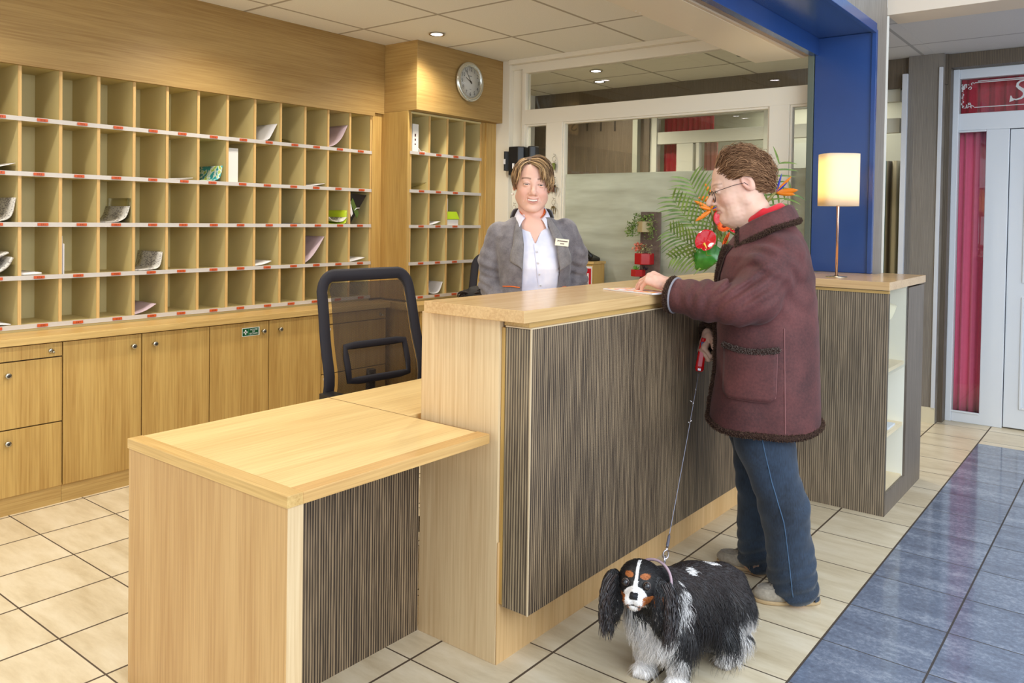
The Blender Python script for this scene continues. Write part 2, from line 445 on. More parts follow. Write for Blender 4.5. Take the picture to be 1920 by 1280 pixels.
struct(bx(-4.97, -1.96, -2.5, 5.06, 2.70, 2.74).build('ceiling', cm))
struct(bx(-4.97, -1.72, 5.1, 8.4, 2.70, 2.74).build('ceiling', cm2))
struct(bx(-1.72, -1.2565, 5.1, 6.9, 2.7005, 2.7405).build('ceiling', cm3))
struct(bx(-1.256, 2.6, 5.431, 6.9, 2.701, 2.741).build('ceiling', cm3))
struct(bx(-5.0, -4.93, -2.5, 8.4, 0, 2.74).build('wall_left', WHITE))
# wooden fascia above the pigeonholes and above the clock unit
fasc = wood('fascia_beech', (174, 142, 86), (148, 114, 62), 'y')
fascx = wood('fascia_beech_return', (192, 158, 96), (166, 128, 70), 'x')
struct(bx(-4.92, -4.40, -2.5, 4.055, 2.20, 2.70).box(-4.429, -4.399, -2.5, 3.964, 2.176, 2.699).build('trim_1', fasc))
fb = MB(); fb.box(-4.92, -4.07, 4.06, 5.045, 2.21, 2.70)
struct(fb.build('trim_2', fasc, bevel=.002))
struct(bx(-4.40, -4.071, 4.0565, 4.0595, 2.211, 2.699).build('trim_14', fascx))
# wooden reveals around the two pigeonhole units
rv = MB(); rv.box(-4.92, -4.425, 3.965, 4.055, .86, 2.199)
rv.box(-4.92, -4.155, 4.056, 4.085, .86, 2.209)
struct(rv.build('trim_3', W_Z, bevel=.0015))
rv = MB(); rv.box(-4.92, -4.15, 4.858, 4.90, .86, 2.209); rv.box(-4.16, -4.135, 4.90, 5.045, .0, 2.209)
struct(rv.build('trim_4', W_Z, bevel=.0015))

# portal wall (grey oak laminate outside, blue metal lining)
pw = MB()
pw.box(-1.62, -1.256, 4.953, 5.165, 0, 4.3, 0)
pw.box(-1.55, -1.256, -2.5, 4.953, 2.60, 4.3, 0)
struct(pw.build('wall_portal', GW_Y))
struct(bx(-1.262, -1.247, 5.165, 5.18, 0, 2.69).build('trim_5', WHITE))
BLUE = mat('blue_lacquer', (36, 66, 124), .22, noise=.06, nscale=3)
bl = MB()
bl.box(-1.60, -1.276, 4.940, 4.952, 1.166, 2.555)          # jamb face
bl.box(-1.276, -1.250, 4.925, 4.952, 1.166, 2.565)         # jamb edge profile
bl.box(-1.58, -1.276, -2.5, 4.952, 2.556, 2.60)            # soffit
bl.box(-1.276, -1.250, -2.5, 4.925, 2.545, 2.60)           # front edge profile
bl.box(-1.625, -1.58, -2.5, 4.952, 2.455, 2.60)            # inner drop
struct(bl.build('trim_6', BLUE, bevel=.002))
st = MB(); st.box(-1.640, -1.604, 4.935, 4.97, 1.166, 2.47)
struct(st.build('trim_7', mat('grey_green_seal', (96, 104, 92), .5), bevel=.002))
sl = MB(); sl.box(-1.684, -1.664, -2.5, 4.95, 2.452, 2.49)
struct(sl.build('trim_8', mat('shutter_slot_paint', (196, 176, 150), .5)))
sf = MB(); sf.box(-1.965, -1.685, -2.5, 4.93, 2.45, 2.70)
for y in (3.4, 3.44, 3.9, 4.5, 4.86): sf.lathe((-1.95 if y < 3.5 else -1.90, y, 2.4495), [(.006, 0), (.006, .001)], 8, 1)
struct(sf.build('trim_9', [mat('satin_soffit_paint', (222, 206, 178), .32), WHITE], bevel=.002))
sh = MB(); sh.box(-1.663, -1.626, -2.5, 4.96, 2.462, 2.70)
struct(sh.build('trim_10', mat('slot_grey', (150, 132, 118), .6)))
# lobby bulkhead beam and high white wall above the corridor
struct(bx(-1.256, 2.6, 5.168, 5.43, 2.695, 2.79).build('trim_11', mat('beam_paint', (214, 200, 182), .6)))
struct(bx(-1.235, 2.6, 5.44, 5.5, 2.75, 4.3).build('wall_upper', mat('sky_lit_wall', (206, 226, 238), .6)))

# ---- glazed back partition of the office (window_1): frame, panes, frosted film
YB = 5.045
FR = mat('cream_frame_paint', (234, 226, 208), .38)
w1 = struct(bx(-4.135, -4.0, YB - .03, YB + .09, 0, 2.70).build('window_1', FR, bevel=.003))
fr = MB()
fr.box(-4.0, -3.90, YB + .02, YB + .08, 0, 2.70)
fr.box(-4.0, -1.60, YB - .05, YB + .06, 2.665, 2.70)
fr.box(-4.0, -1.60, YB + .0, YB + .07, 2.625, 2.665)
fr.box(-3.90, -3.865, YB + .001, YB + .069, 0, 2.625)
fr.box(-3.90, -1.60, YB, YB + .07, 2.592, 2.63)
fr.box(-3.90, -1.60, YB, YB + .07, 2.19, 2.305)
fr.box(-3.66, -3.51, YB + .001, YB + .069, 0, 2.195)
fr.box(-1.915, -1.785, YB + .001, YB + .069, 0, 2.195)
fr.box(-3.9, -1.60, YB + .002, YB + .068, 0.001, .10)
for a, b in ((-3.865, -3.66), (-3.51, -1.915), (-1.785, -1.60)):   # glazing beads
    fr.box(a, b, YB + .012, YB + .06, 2.176, 2.192); fr.box(a, a + .014, YB + .012, YB + .06, .1, 2.18); fr.box(b - .012, b, YB + .012, YB + .06, .1, 2.18)
fr.build('window_frame', FR, w1, bevel=.003)
gl = MB()
gl.box(-3.865, -1.60, YB + .034, YB + .040, 2.305, 2.592)
gl.box(-3.865, -3.66, YB + .034, YB + .040, .10, 2.18); gl.box(-3.51, -1.915, YB + .034, YB + .040, .10, 2.18); gl.box(-1.785, -1.60, YB + .034, YB + .040, .10, 2.18)
gl.build('glass_pane', glass('partition_glass', (.93, .94, .92), 1.0), w1)
n = NT('frosted_film')
df = n.n('ShaderNodeBsdfDiffuse'); f = n.noise(n.coords((1.2, 1, 7)), 1.4, 3, .6)
n.l(n.ramp(f, [(.3, srgb(186, 184, 170)), (.7, srgb(216, 216, 206))]), df.inputs[0])
tl = n.n('ShaderNodeBsdfTranslucent'); n.l(n.ramp(f, [(.3, srgb(190, 192, 176)), (.7, srgb(222, 226, 214))]), tl.inputs[0])
m1 = n.n('ShaderNodeMixShader'); m1.inputs[0].default_value = .5; n.l(df.outputs[0], m1.inputs[1]); n.l(tl.outputs[0], m1.inputs[2])
tp = n.n('ShaderNodeBsdfTransparent'); tp.inputs[0].default_value = (.95, 1, .95, 1)
m2 = n.n('ShaderNodeMixShader'); m2.inputs[0].default_value = .12; n.l(m1.outputs[0], m2.inputs[1]); n.l(tp.outputs[0], m2.inputs[2])
n.l(m2.outputs[0], n.out.inputs[0]); FROST = n.m
ff = MB()
for a, b in ((-3.49, -1.93), (-1.77, -1.61)): ff.box(a, b, YB + .0310, YB + .0325, .12, 1.795)
ff.build('frosted_film', FROST, w1)
# two thin yellowish strips in the corridor behind the frosted glass
hr = MB(); hr.box(-4.6, -1.7, 5.20, 5.24, 1.40, 1.43); hr.box(-4.6, -1.7, 5.20, 5.24, 1.33, 1.345)
struct(hr.build('trim_12', mat('yellowish_strip', (196, 176, 120), .5)))

# ---- far side of the corridor
FARM = ribbed('brown_oak_x', 'x', (82, 70, 56), (104, 91, 75), .010)
fw = MB()
fw.box(-4.93, -3.62, 6.60, 6.72, 0, 2.70)
fw.box(-3.62, -1.18, 6.60, 6.72, 2.48, 2.70)
fw.box(-1.20, 2.6, 6.62, 6.78, 2.60, 2.70); fw.box(-1.35, 2.6, 6.90, 6.98, 0, 2.70)
fw.box(-1.20, -1.165, 6.62, 6.76, 0, 2.60)
struct(fw.build('wall_far', FARM))
struct(bx(-1.434, -1.20, 6.55, 6.72, 0, 2.70).build('wall_pier', GW_X))
tr = MB(); tr.box(-1.470, -1.433, 6.52, 6.60, 0, 2.57); tr.box(-1.228, -1.202, 6.535, 6.62, .10, 2.60)
struct(tr.build('trim_13', mat('silvery_paint', (192, 194, 200), .45), bevel=.003))
struct(bx(-3.76, -3.71, 6.54, 6.599, 0, 2.56).build('trim_15', mat('grey_green_post', (150, 150, 134), .5)))
struct(bx(-1.434, -1.20, 6.535, 6.55, 0, .115).build('baseboard_far', mat('pale_baseboard', (206, 196, 170), .3)))
struct(bx(-4.93, 2.6, 8.3, 8.4, 0, 2.72).build('wall_lounge', mat('lounge_wall', (184, 184, 166), .6)))

def rcurtain(name, label, x0, x1, y, z0, z1, m, folds, amp=.012, group=None):
    mb = MB()
    def fn(u, v):
        x = x0 + (x1 - x0) * u; ph = folds * 2 * math.pi * u
        return (x, y + amp * (math.sin(ph) + .35 * math.sin(2.3 * ph + 1)) * (1 - .25 * v), z0 + (z1 - z0) * v)
    mb.grid(fn, max(24, folds * 10), 8)
    o = mb.build(name, m, solid=.002); tag(o, label, 'curtain', group); return o
# white glazed door set with red curtains at the right (door_1)
d1 = struct(MB().box(-1.165, -1.125, 6.72, 6.80, 0, 2.60).build('door_1', WHITEC, bevel=.003))
DF = MB()
DF.box(-1.125, 2.5, 6.73, 6.79, 2.53, 2.60); DF.box(-1.125, 2.5, 6.73, 6.79, 2.15, 2.275); DF.box(-1.125, -.94, 6.73, 6.79, 0, .075)
DF.box(-.945, -.80, 6.73, 6.79, 0, 2.15)
DF.box(-1.125, -.945, 6.722, 6.735, 2.135, 2.15); DF.box(-1.125, -.945, 6.722, 6.735, .07, .085)
DF.build('door_frame', WHITEC, d1, bevel=.004)
lf = MB(); lf.box(-.795, .1, 6.74, 6.785, .01, 2.145)
for z0, z1 in ((.15, .95), (1.05, 2.0)):
    lf.box(-.70, -.685, 6.728, 6.745, z0, z1); lf.box(-.6845, 0, 6.7285, 6.745, z1 - .0155, z1 - .0005); lf.box(-.6845, 0, 6.7285, 6.745, z0 + .0005, z0 + .0155)
lf.build('door_leaf', WHITEC, d1, bevel=.003)
MB().box(-1.125, 2.5, 6.757, 6.761, 2.275, 2.53).build('transom_pane', GLASS, d1)
MB().box(-1.125, -.945, 6.757, 6.761, .075, 2.14).build('side_pane', GLASS, d1)
ETCH = mat('etched_silver', (206, 206, 206), .4)
or_ = MB()
def yz(u, v, d): return (u, d, v)
for z in (2.508, 2.498, 2.318): or_.box(-1.03 + (.0 if z != 2.508 else .02), 0, 6.752, 6.755, z - .0028, z + .0028)
r1 = random.Random(3)
def curl(cx, cz, r, a0, a1, grow=.5):
    pts = [(cx + r * (1 - grow * i / 11) * math.cos(a0 + (a1 - a0) * i / 11), 6.753, cz + r * (1 - grow * i / 11) * math.sin(a0 + (a1 - a0) * i / 11)) for i in range(12)]
    or_.tube(pts, [.003] * 11 + [.0015], 5)
for cz, s in ((2.485, 1), (2.325, -1)):
    for i in range(9):
        curl(-1.105 + .014 * (i % 4) + .004 * r1.random(), cz - s * .011 * (i // 3) , .008 + .004 * r1.random(), r1.random() * 6, r1.random() * 6 + 4)
    curl(-1.045, cz + s * .004, .012, 0, 4.5)
for i in range(5): curl(-1.108 + .004 * (i % 2), 2.365 + .026 * i, .010, -2 + 3.14 * (i % 2), 2.2 + 3.14 * (i % 2))
# serif S of the lettering on the transom glass
S = [(.052, .062), (.040, .080), (.015, .086), (-.012, .080), (-.026, .062), (-.024, .040), (-.004, .022), (.020, .004), (.036, -.018), (.036, -.044), (.020, -.062), (-.008, -.070), (-.036, -.062), (-.052, -.040)]
SCL = .86
S = [(u * SCL * 1.1 + v * .18, v * SCL) for u, v in S]
SW = [.003, .006, .008, .009, .012, .015, .017, .018, .017, .014, .010, .008, .006, .003]
def stroke(mb, pts, ws, fn, d0, d1):
    P = [np.array(p) for p in pts]; L = []; R_ = []
    for i, p in enumerate(P):
        t = P[min(i + 1, len(P) - 1)] - P[max(i - 1, 0)]; t = t / np.linalg.norm(t); nn = np.array([-t[1], t[0]])
        L.append(p + nn * ws[i] / 2); R_.append(p - nn * ws[i] / 2)
    for i in range(len(P) - 1): mb.prism([L[i], L[i + 1], R_[i + 1], R_[i]], fn, d0, d1)
stroke(or_, S, [q * 1.25 for q in SW], lambda u, v, d: (-.748 + u, d, 2.415 + v), 6.750, 6.755)
or_.prism([(-.058, -.075), (-.052, -.03), (-.047, -.03), (-.030, -.066)], lambda u, v, d: (-.752 + u, d, 2.415 + v), 6.7493, 6.7545)
or_.build('etched_lettering', ETCH, d1)
RED = mat('magenta_curtain_cloth', (238, 96, 136), .8, noise=.04, nscale=30, sheen=.3)
RED2 = mat('deep_red_curtain_cloth', (186, 36, 60), .8, noise=.1, nscale=30, sheen=.3)
rcurtain('curtain', 'magenta curtain filling the tall side window of the white door at right', -1.13, -.93, 6.83, .04, 2.16, RED, 3, .018)
rcurtain('curtain', 'red gathered curtain behind the etched transom glass above the white door', -1.13, .6, 6.85, 2.2, 2.58, RED2, 22, .014)
# similar white door set seen through the office glass (door_2)
WG = mat('greyish_frame_paint', (190, 188, 174), .45)
d2 = struct(MB().box(-3.62, -3.555, 6.62, 6.70, 0, 2.48).build('door_2', WG, bevel=.003))
DF = MB(); DF.box(-3.555, -1.505, 6.63, 6.69, 2.385, 2.48); DF.box(-3.555, -1.505, 6.63, 6.69, 2.15, 2.26)
DF.box(-3.36, -3.20, 6.632, 6.688, 0, 2.149); DF.box(-3.17, -3.14, 6.632, 6.688, 0, 2.149)
DF.box(-2.56, -2.50, 6.625, 6.695, 0, 2.479); DF.box(-1.62, -1.50, 6.64, 6.69, 0, .9)
DF.build('door_frame', WG, d2, bevel=.003)
MB().box(-3.555, -2.56, 6.657, 6.661, .05, 2.38).build('glass_pane', glass('partition_glass'), d2)
rcurtain('curtain', 'red curtain in the transom seen through the glass partition', -3.55, -3.06, 6.76, 2.24, 2.40, RED2, 9, .012)
rcurtain('curtain', 'narrow red curtain in the side window seen through the glass, left of the white post', -3.55, -3.35, 6.76, .04, 2.17, RED2, 4, .012)
rcurtain('curtain', 'dusky pink curtain strip right of the white post behind the glass partition', -3.15, -3.02, 6.76, .04, 2.17, mat('pink_curtain_cloth', (168, 104, 96), .8), 3, .01)
n = NT('striped_curtain_cloth'); f = n.noise(n.coords((22, 0, 0)), 1, 0)
n.l(n.ramp(f, [(.35, srgb(70, 58, 48)), (.5, srgb(160, 150, 122)), (.62, srgb(96, 132, 126))]), n.b.inputs['Base Color']); n.b.inputs['Roughness'].default_value = .8
rcurtain('curtain', 'green and brown striped curtain beyond the narrow glass strip right of the blue jamb', -2.2, -1.2, 7.5, .0, 2.0, n.m, 12, .03)
# dark letters on the brown corridor wall, mirrored
LTM = mat('dark_letter', (40, 33, 25), .6)
t = thing('wall_lettering', 'row of dark mirrored capital letters on the brown corridor wall behind the glass', 'lettering', (-4.2, 6.6, 2.3))
for i, ch in enumerate('SYTI'):
    mb = MB(); put_text(mb, ch, .17, (-4.45 + .155 * i, 6.596, 2.37 - .008 * i), (-1, 0, 0) if ch == 'S' else (1, 0, 0), (0, 0, 1)); mb.build('letter', LTM, t, solid=.004)

# ---- downlights
def downlight(x, y, label, group, z=2.70, warm=True):
    t = thing('ceiling_light', label, 'light', (x, y, z - .012), group)
    MB().lathe((x, y, z - .010), [(.052, .010), (.056, .004), (.052, 0), (.040, .002), (.040, .008)], 24, cap=False).build('bezel', CHROME, t)
    MB().lathe((x, y, z - .006), [(.040, 0), (.040, .002)], 24).build('bulb', mat('halogen_glow', (255, 246, 255), .5, emit=14), t)
downlight(*DOWN[0], 'round recessed ceiling downlight above the wall clock', None)
for k, (x, y) in enumerate(DOWN[1:]): downlight(x, y, ('second', 'third', 'fourth', 'fifth', 'sixth', 'seventh')[k] + ' recessed office downlight counted from the one above the clock, outside the picture', 'office downlights out of view')
downlight(*DOWN2[0], 'glowing downlight in the corridor ceiling, nearest one seen through the top glass', None)
downlight(*DOWN2[1], 'small glowing downlight farther back in the corridor ceiling by the brown wall', None)
downlight(*DOWN2[2], 'recessed corridor downlight behind the white soffit', None)
# ================================================================ FURNITURE
# ---- pigeonhole units
CREAM_E = wood('beech_edging', (214, 176, 112), (190, 146, 84), 'z')
RAILM = mat('label_rail', (196, 188, 180), .35)
ORANGE = mat('orange_label', (196, 82, 34), .35)
DIG = mat('label_digits', (70, 22, 12), .5)
RAILZ = [1.914, 1.64, 1.386, 1.118, .872]
def pigeon(name, label, xf, y0, pitch, ncol, depth, ztop, lab_rows):
    t = thing(name, label, 'shelf', (xf - depth / 2, y0 + pitch * ncol / 2, .846))
    y1 = y0 + pitch * ncol
    b = MB(); b.box(xf - depth, xf - depth + .01, y0, y1, .85, ztop)
    for z in RAILZ: b.box(xf - depth + .01, xf - .004, y0, y1, z - .010, z + .006)
    b.box(xf - depth, xf, y0, y1, ztop - .014, ztop); b.box(xf - depth + .01, xf - .004, y0, y1, .847, .87)
    b.build('shelves', CREAM, t)
    for k in range(ncol + 1):
        y = y0 + pitch * k; m = MB(); m.box(xf - depth + .011, xf - .006, y - .0075, y + .0075, .87, ztop - .014, 0)
        m.box(xf - .006, xf, y - .0078, y + .0078, .862, ztop - .014, 1); m.build('divider', [CREAM, CREAM_E], t)
    for r, z in enumerate(RAILZ):
        m = MB(); m.box(xf, xf + .006, y0 - .01, y1 + .005, z - .011, z + .011); m.box(xf + .006, xf + .008, y0 - .01, y1 + .005, z - .0115, z - .009)
        m.build('label_rail', RAILM, t)
        for k, ly in enumerate(lab_rows(r)):
            lb = MB().box(xf + .0065, xf + .012, ly - .025, ly + .025, z - .0065, z + .0075); ob = lb.build('number_label', ORANGE, t)
            d = MB(); q = (r * 5 + k * 3) % 7
            for j, s in enumerate(('0', '123459'[k % 6], '4719358'[q])): put_text(d, s, .013, (xf + .0124, ly + .001 + (j - 1) * .0085, z - .0005), (0, 1, 0), (0, 0, 1))
            d.build('number', DIG, ob)
    return t
LX = [1.646 + .1925 * k for k in range(-4, 12)]
R2 = random.Random(5)
pigeon('pigeonhole_shelf', 'long wall of cream mail pigeonholes with orange number tags on white rails', -4.43, 1.646 - .1925 * 4, .1925, 16, .31, 2.197,
       lambda r: [y + .085 + .02 * R2.random() for y in LX if y > 1.2])
pigeon('pigeonhole_shelf', 'narrow unit of cream mail pigeonholes under the wall clock', -4.155, 4.087, .192, 4, .31, 2.207,
       lambda r: [4.087 + .192 * k + (.105, .09, .085)[k] for k in range(3)])

# ---- mail in the pigeonholes
PAP = mat('white_paper', (226, 222, 222), .7); NEWS = None
n = NT('newsprint'); v = n.coords((60, 60, 220)); f = n.noise(v, 1, 2); g = n.noise(n.coords((14, 14, 14)), 1, 1)
n.l(n.ramp(n.math('MULTIPLY', f, n.math('ADD', g, .55)), [(.50, srgb(214, 208, 198)), (.70, srgb(128, 120, 118))]), n.b.inputs['Base Color']); NEWS = n.m
LIL = mat('lilac_grey_card', (196, 172, 178), .6); YEL = glass('yellow_plastic', (.90, .86, .10), .8); CLR = glass('clear_plastic', (.93, .92, .82), 1.2)
YELS = mat('yellow_green_plastic', (206, 226, 50), .35)
def rowz(r): return RAILZ[r] + .008
def cell(c): return 1.646 + .1925 * c
def sheet(prof, x0, x1, m, label, cat='paper', group=None, th=.002, name='letter', y0=0, z0=0, shear=0):
    mb = MB(); n = len(prof)
    fine = []
    for i in range(n - 1):
        for k in range(4):
            t = k / 4; fine.append([prof[i][0] * (1 - t) + prof[i + 1][0] * t, prof[i][1] * (1 - t) + prof[i + 1][1] * t])
    fine.append(list(prof[-1])); F = np.array(fine)
    for _ in range(3): F[1:-1] = (F[:-2] + 2 * F[1:-1] + F[2:]) / 4
    k = len(F)
    def fn(u, v):
        i = v * (k - 1); a = int(round(i)); return (x0 + (x1 - x0) * u + shear * a / k, y0 + F[a][0], z0 + F[a][1])
    mb.grid(fn, 5, k)
    o = mb.build(name, m, solid=th); tag(o, label, cat, group); return o
xa, xb = -4.72, -4.445
def S1(c, r, prof, m, label, name='letter', cat='letter', xb_=xb, xa_=xa, th=.002, shear=0, group='mail in the pigeonholes', base=-4.43):
    return sheet(prof, xa_, xb_, m, label, cat, group, th, name, cell(c) + .009, rowz(r), shear)
S1(7, 0, [(.0, .004), (.10, .006), (.125, .05), (.165, .12)], PAP, 'white sheets curled up in a top row pigeonhole, right of the middle', 'letter')
S1(8, 0, [(.005, .03), (.06, .025), (.10, .008), (.14, .006)], CLR, 'empty clear plastic sleeve in the top row', 'plastic_sleeve', 'sleeve')
S1(10, 0, [(.0, .004), (.06, .02), (.12, .07), (.172, .17)], LIL, 'mauve card folder bowed against its divider in the top row', 'folder', 'folder')
S1(-1, 1, [(.0, .012), (.06, .014), (.12, .028), (.17, .044)], PAP, 'pale envelope tilted in the second row at the left picture edge')
S1(4, 1, [(.0, .004), (.08, .008), (.16, .016)], PAP, 'thin white envelope in the second row left of the teal magazine', th=.004)
n = NT('teal_print'); f = n.noise(n.coords((30, 30, 40)), 1, 1); n.l(n.ramp(f, [(.45, srgb(40, 150, 150)), (.55, srgb(226, 230, 220)), (.65, srgb(170, 190, 80))]), n.b.inputs['Base Color'])
S1(5, 1, [(.0, .004), (.10, .004), (.145, .02), (.160, .10)], n.m, 'teal and white magazine curled in the second row', 'magazine', 'magazine', th=.003)
b = MB().box(-4.72, -4.47, cell(6) + .012, cell(6) + .10, rowz(1), rowz(1) + .215)
tag(b.build('carton', mat('white_card', (226, 222, 214), .5), bevel=.002), 'tall white carton standing in the second row', 'box', 'mail in the pigeonholes')
S1(9, 1, [(.0, .004), (.08, .008), (.17, .026)], PAP, 'white letter lying in the second row below the mauve folder side', th=.003)
S1(-1, 2, [(.0, .006), (.11, .008), (.155, .03), (.170, .125)], NEWS, 'folded newspaper curled in the third row at the left picture edge', 'newspaper', 'newspaper', th=.006)
S1(2, 2, [(.02, .006), (.10, .006), (.15, .03), (.168, .095)], NEWS, 'newspaper in a sleeve in the third row', 'newspaper', 'newspaper', th=.003)
S1(2, 2, [(.012, .003), (.13, .003), (.172, .03), (.1735, .14)], CLR, 'clear sleeve around the newspaper in the third row', 'plastic_sleeve', 'sleeve', th=.001)
S1(8, 2, [(.0, .004), (.08, .006), (.165, .004)], mat('black_card', (26, 26, 28), .5), 'thin black folder lying flat in the third row', 'folder', 'folder', th=.004)
S1(10, 2, [(.0, .09), (.003, .012), (.03, .004), (.14, .004), (.171, .012), (.1735, .1)], YELS, 'bright yellow plastic sleeve in the third row beside the black folder', 'plastic_sleeve', 'sleeve')
S1(10, 2, [(.010, .05), (.03, .03), (.08, .018), (.13, .02), (.166, .05)], NEWS, 'folded letter held in the yellow sleeve in the third row', th=.004, xa_=-4.70, xb_=-4.436)
bk = MB()
bk.add([(-4.445, cell(11) + .012, rowz(2) + .005), (-4.445, cell(11) + .020, rowz(2) + .002), (-4.445, cell(11) + .170, rowz(2) + .212), (-4.445, cell(11) + .010, rowz(2) + .222),
        (-4.70, cell(11) + .012, rowz(2) + .005), (-4.70, cell(11) + .020, rowz(2) + .002), (-4.70, cell(11) + .170, rowz(2) + .212), (-4.70, cell(11) + .010, rowz(2) + .222)],
       [(0, 1, 2, 3), (4, 5, 6, 7), (0, 4, 5, 1), (1, 5, 6, 2), (2, 6, 7, 3), (3, 7, 4, 0)], 0)
bk.obox((-4.4425, cell(11) + .058, rowz(2) + .115), (.001, 0, 0), (0, .010, .018), (0, -.030, .055), 1)
bk.obox((-4.4425, cell(11) + .022, rowz(2) + .11), (.001, 0, 0), (0, .008, .012), (0, -.012, .045), 2)
bk.tube([(-4.440, cell(11) + .055, rowz(2) + .10), (-4.439, cell(11) + .07, rowz(2) + .115), (-4.440, cell(11) + .10, rowz(2) + .118)], .003, 6, 2)
tag(bk.build('folder', [mat('glossy_black', (20, 22, 26), .2), mat('olive_card', (78, 98, 40), .5), PAP]), 'glossy black folder with olive and white papers in the last cell of the third row', 'folder', 'mail in the pigeonholes')
S1(-1, 3, [(.0, .05), (.06, .06), (.10, .10), (.14, .12)], NEWS, 'open magazine on top of the crumpled pile at the left picture edge', 'magazine', 'magazine', th=.008)
S1(-1, 3, [(.0, .02), (.09, .02), (.135, .05), (.158, .095)], NEWS, 'crumpled newspapers bulging in the fourth row at the left picture edge', 'newspaper', 'newspaper', th=.012)
S1(0, 3, [(.004, .008), (.10, .010)], PAP, 'flat white packet in the fourth row left of the upright envelopes', th=.010)
for k in range(2):
    b = MB().box(-4.72, -4.45, cell(1) + .012 + .010 * k, cell(1) + .018 + .010 * k, rowz(3), rowz(3) + .20 - .04 * k)
    tag(b.build('envelope', PAP), ('tall white envelope standing on edge against a divider in the fourth row', 'shorter white envelope standing beside the tall one in the fourth row')[k], 'envelope', 'mail in the pigeonholes')
S1(3, 3, [(.006, .006), (.10, .006), (.155, .016), (.166, .105)], NEWS, 'newspaper page curled in the fourth row', 'newspaper', 'newspaper', th=.004)
S1(7, 3, [(.0, .004), (.08, .012), (.13, .03)], PAP, 'white letter slightly raised in the fourth row', th=.004)
S1(9, 3, [(.0, .004), (.06, .04), (.12, .11), (.17, .185)], LIL, 'mauve card folder bowed in the fourth row', 'folder', 'folder')
S1(11, 3, [(.0, .004), (.08, .016), (.15, .03)], PAP, 'white envelope in the last cell of the fourth row', th=.006)
S1(-1, 4, [(.0, .02), (.08, .014), (.15, .006)], PAP, 'loose papers in the bottom row at the left picture edge', th=.006)
S1(3, 4, [(.0, .004), (.07, .02), (.13, .055)], LIL, 'pale lilac envelope in the bottom row', th=.004)
# second unit
def S2(c, r, prof, m, label, name='letter', cat='letter', th=.003):
    return sheet(prof, -4.43, -4.17, m, label, cat, 'mail under the clock', th, name, 4.087 + .192 * c + .009, rowz(r))
b = MB().box(-4.42, -4.162, 4.110, 4.170, rowz(0), rowz(0) + .2, 0)
for k in range(3): b.box(-4.162, -4.161, 4.132, 4.144, rowz(0) + .05 + .03 * k, rowz(0) + .06 + .035 * k, 1)
tag(b.build('carton', [mat('white_card', (226, 222, 214)), DIG], bevel=.001), 'white carton with small black print in the top left cell under the clock', 'box', 'mail under the clock')
S2(0, 0, [(.085, .03), (.11, .004), (.14, .012), (.165, .004)], PAP, 'crumpled white leaflet in front of the carton under the clock')
S2(0, 1, [(.0, .012), (.08, .02), (.172, .06)], CLR, 'clear sleeve in the second row under the clock', 'plastic_sleeve', 'sleeve', .001)
S2(1, 2, [(.0, .004), (.06, .008), (.13, .03)], PAP, 'white letter in the third row under the clock')
b = MB().box(-4.42, -4.22, 4.487, 4.525, rowz(2) + .10, rowz(2) + .21)
tag(b.build('carton', mat('crimson_card', (150, 40, 34), .5)), 'dark red carton at the back of the third row under the clock', 'box', 'mail under the clock')
b = MB().box(-4.42, -4.23, 4.530, 4.565, rowz(2) + .10, rowz(2) + .205)
tag(b.build('carton', PAP), 'white carton beside the dark red one under the clock', 'box', 'mail under the clock')
b = MB().box(-4.43, -4.18, 4.485, 4.63, rowz(2), rowz(2) + .045)
tag(b.build('carton', PAP, bevel=.002), 'flat white box under the lime green one, third row under the clock', 'box', 'mail under the clock')
b = MB(); b.add([(-4.17, 4.485, rowz(2) + .047), (-4.17, 4.635, rowz(2) + .047), (-4.17, 4.60, rowz(2) + .105), (-4.17, 4.49, rowz(2) + .105), (-4.40, 4.485, rowz(2) + .047), (-4.40, 4.635, rowz(2) + .047), (-4.40, 4.60, rowz(2) + .105), (-4.40, 4.49, rowz(2) + .105)],
      [(0, 1, 2, 3), (4, 5, 6, 7), (0, 4, 5, 1), (1, 5, 6, 2), (2, 6, 7, 3), (3, 7, 4, 0)])
tag(b.build('packet', mat('lime_card', (190, 220, 30), .5), bevel=.002), 'lime green packet on the white box under the clock', 'packet', 'mail under the clock')
S2(1, 4, [(.004, .10), (.02, .02), (.06, .004), (.13, .01), (.165, .09)], PAP, 'curled white newsletter in the bottom row under the clock')

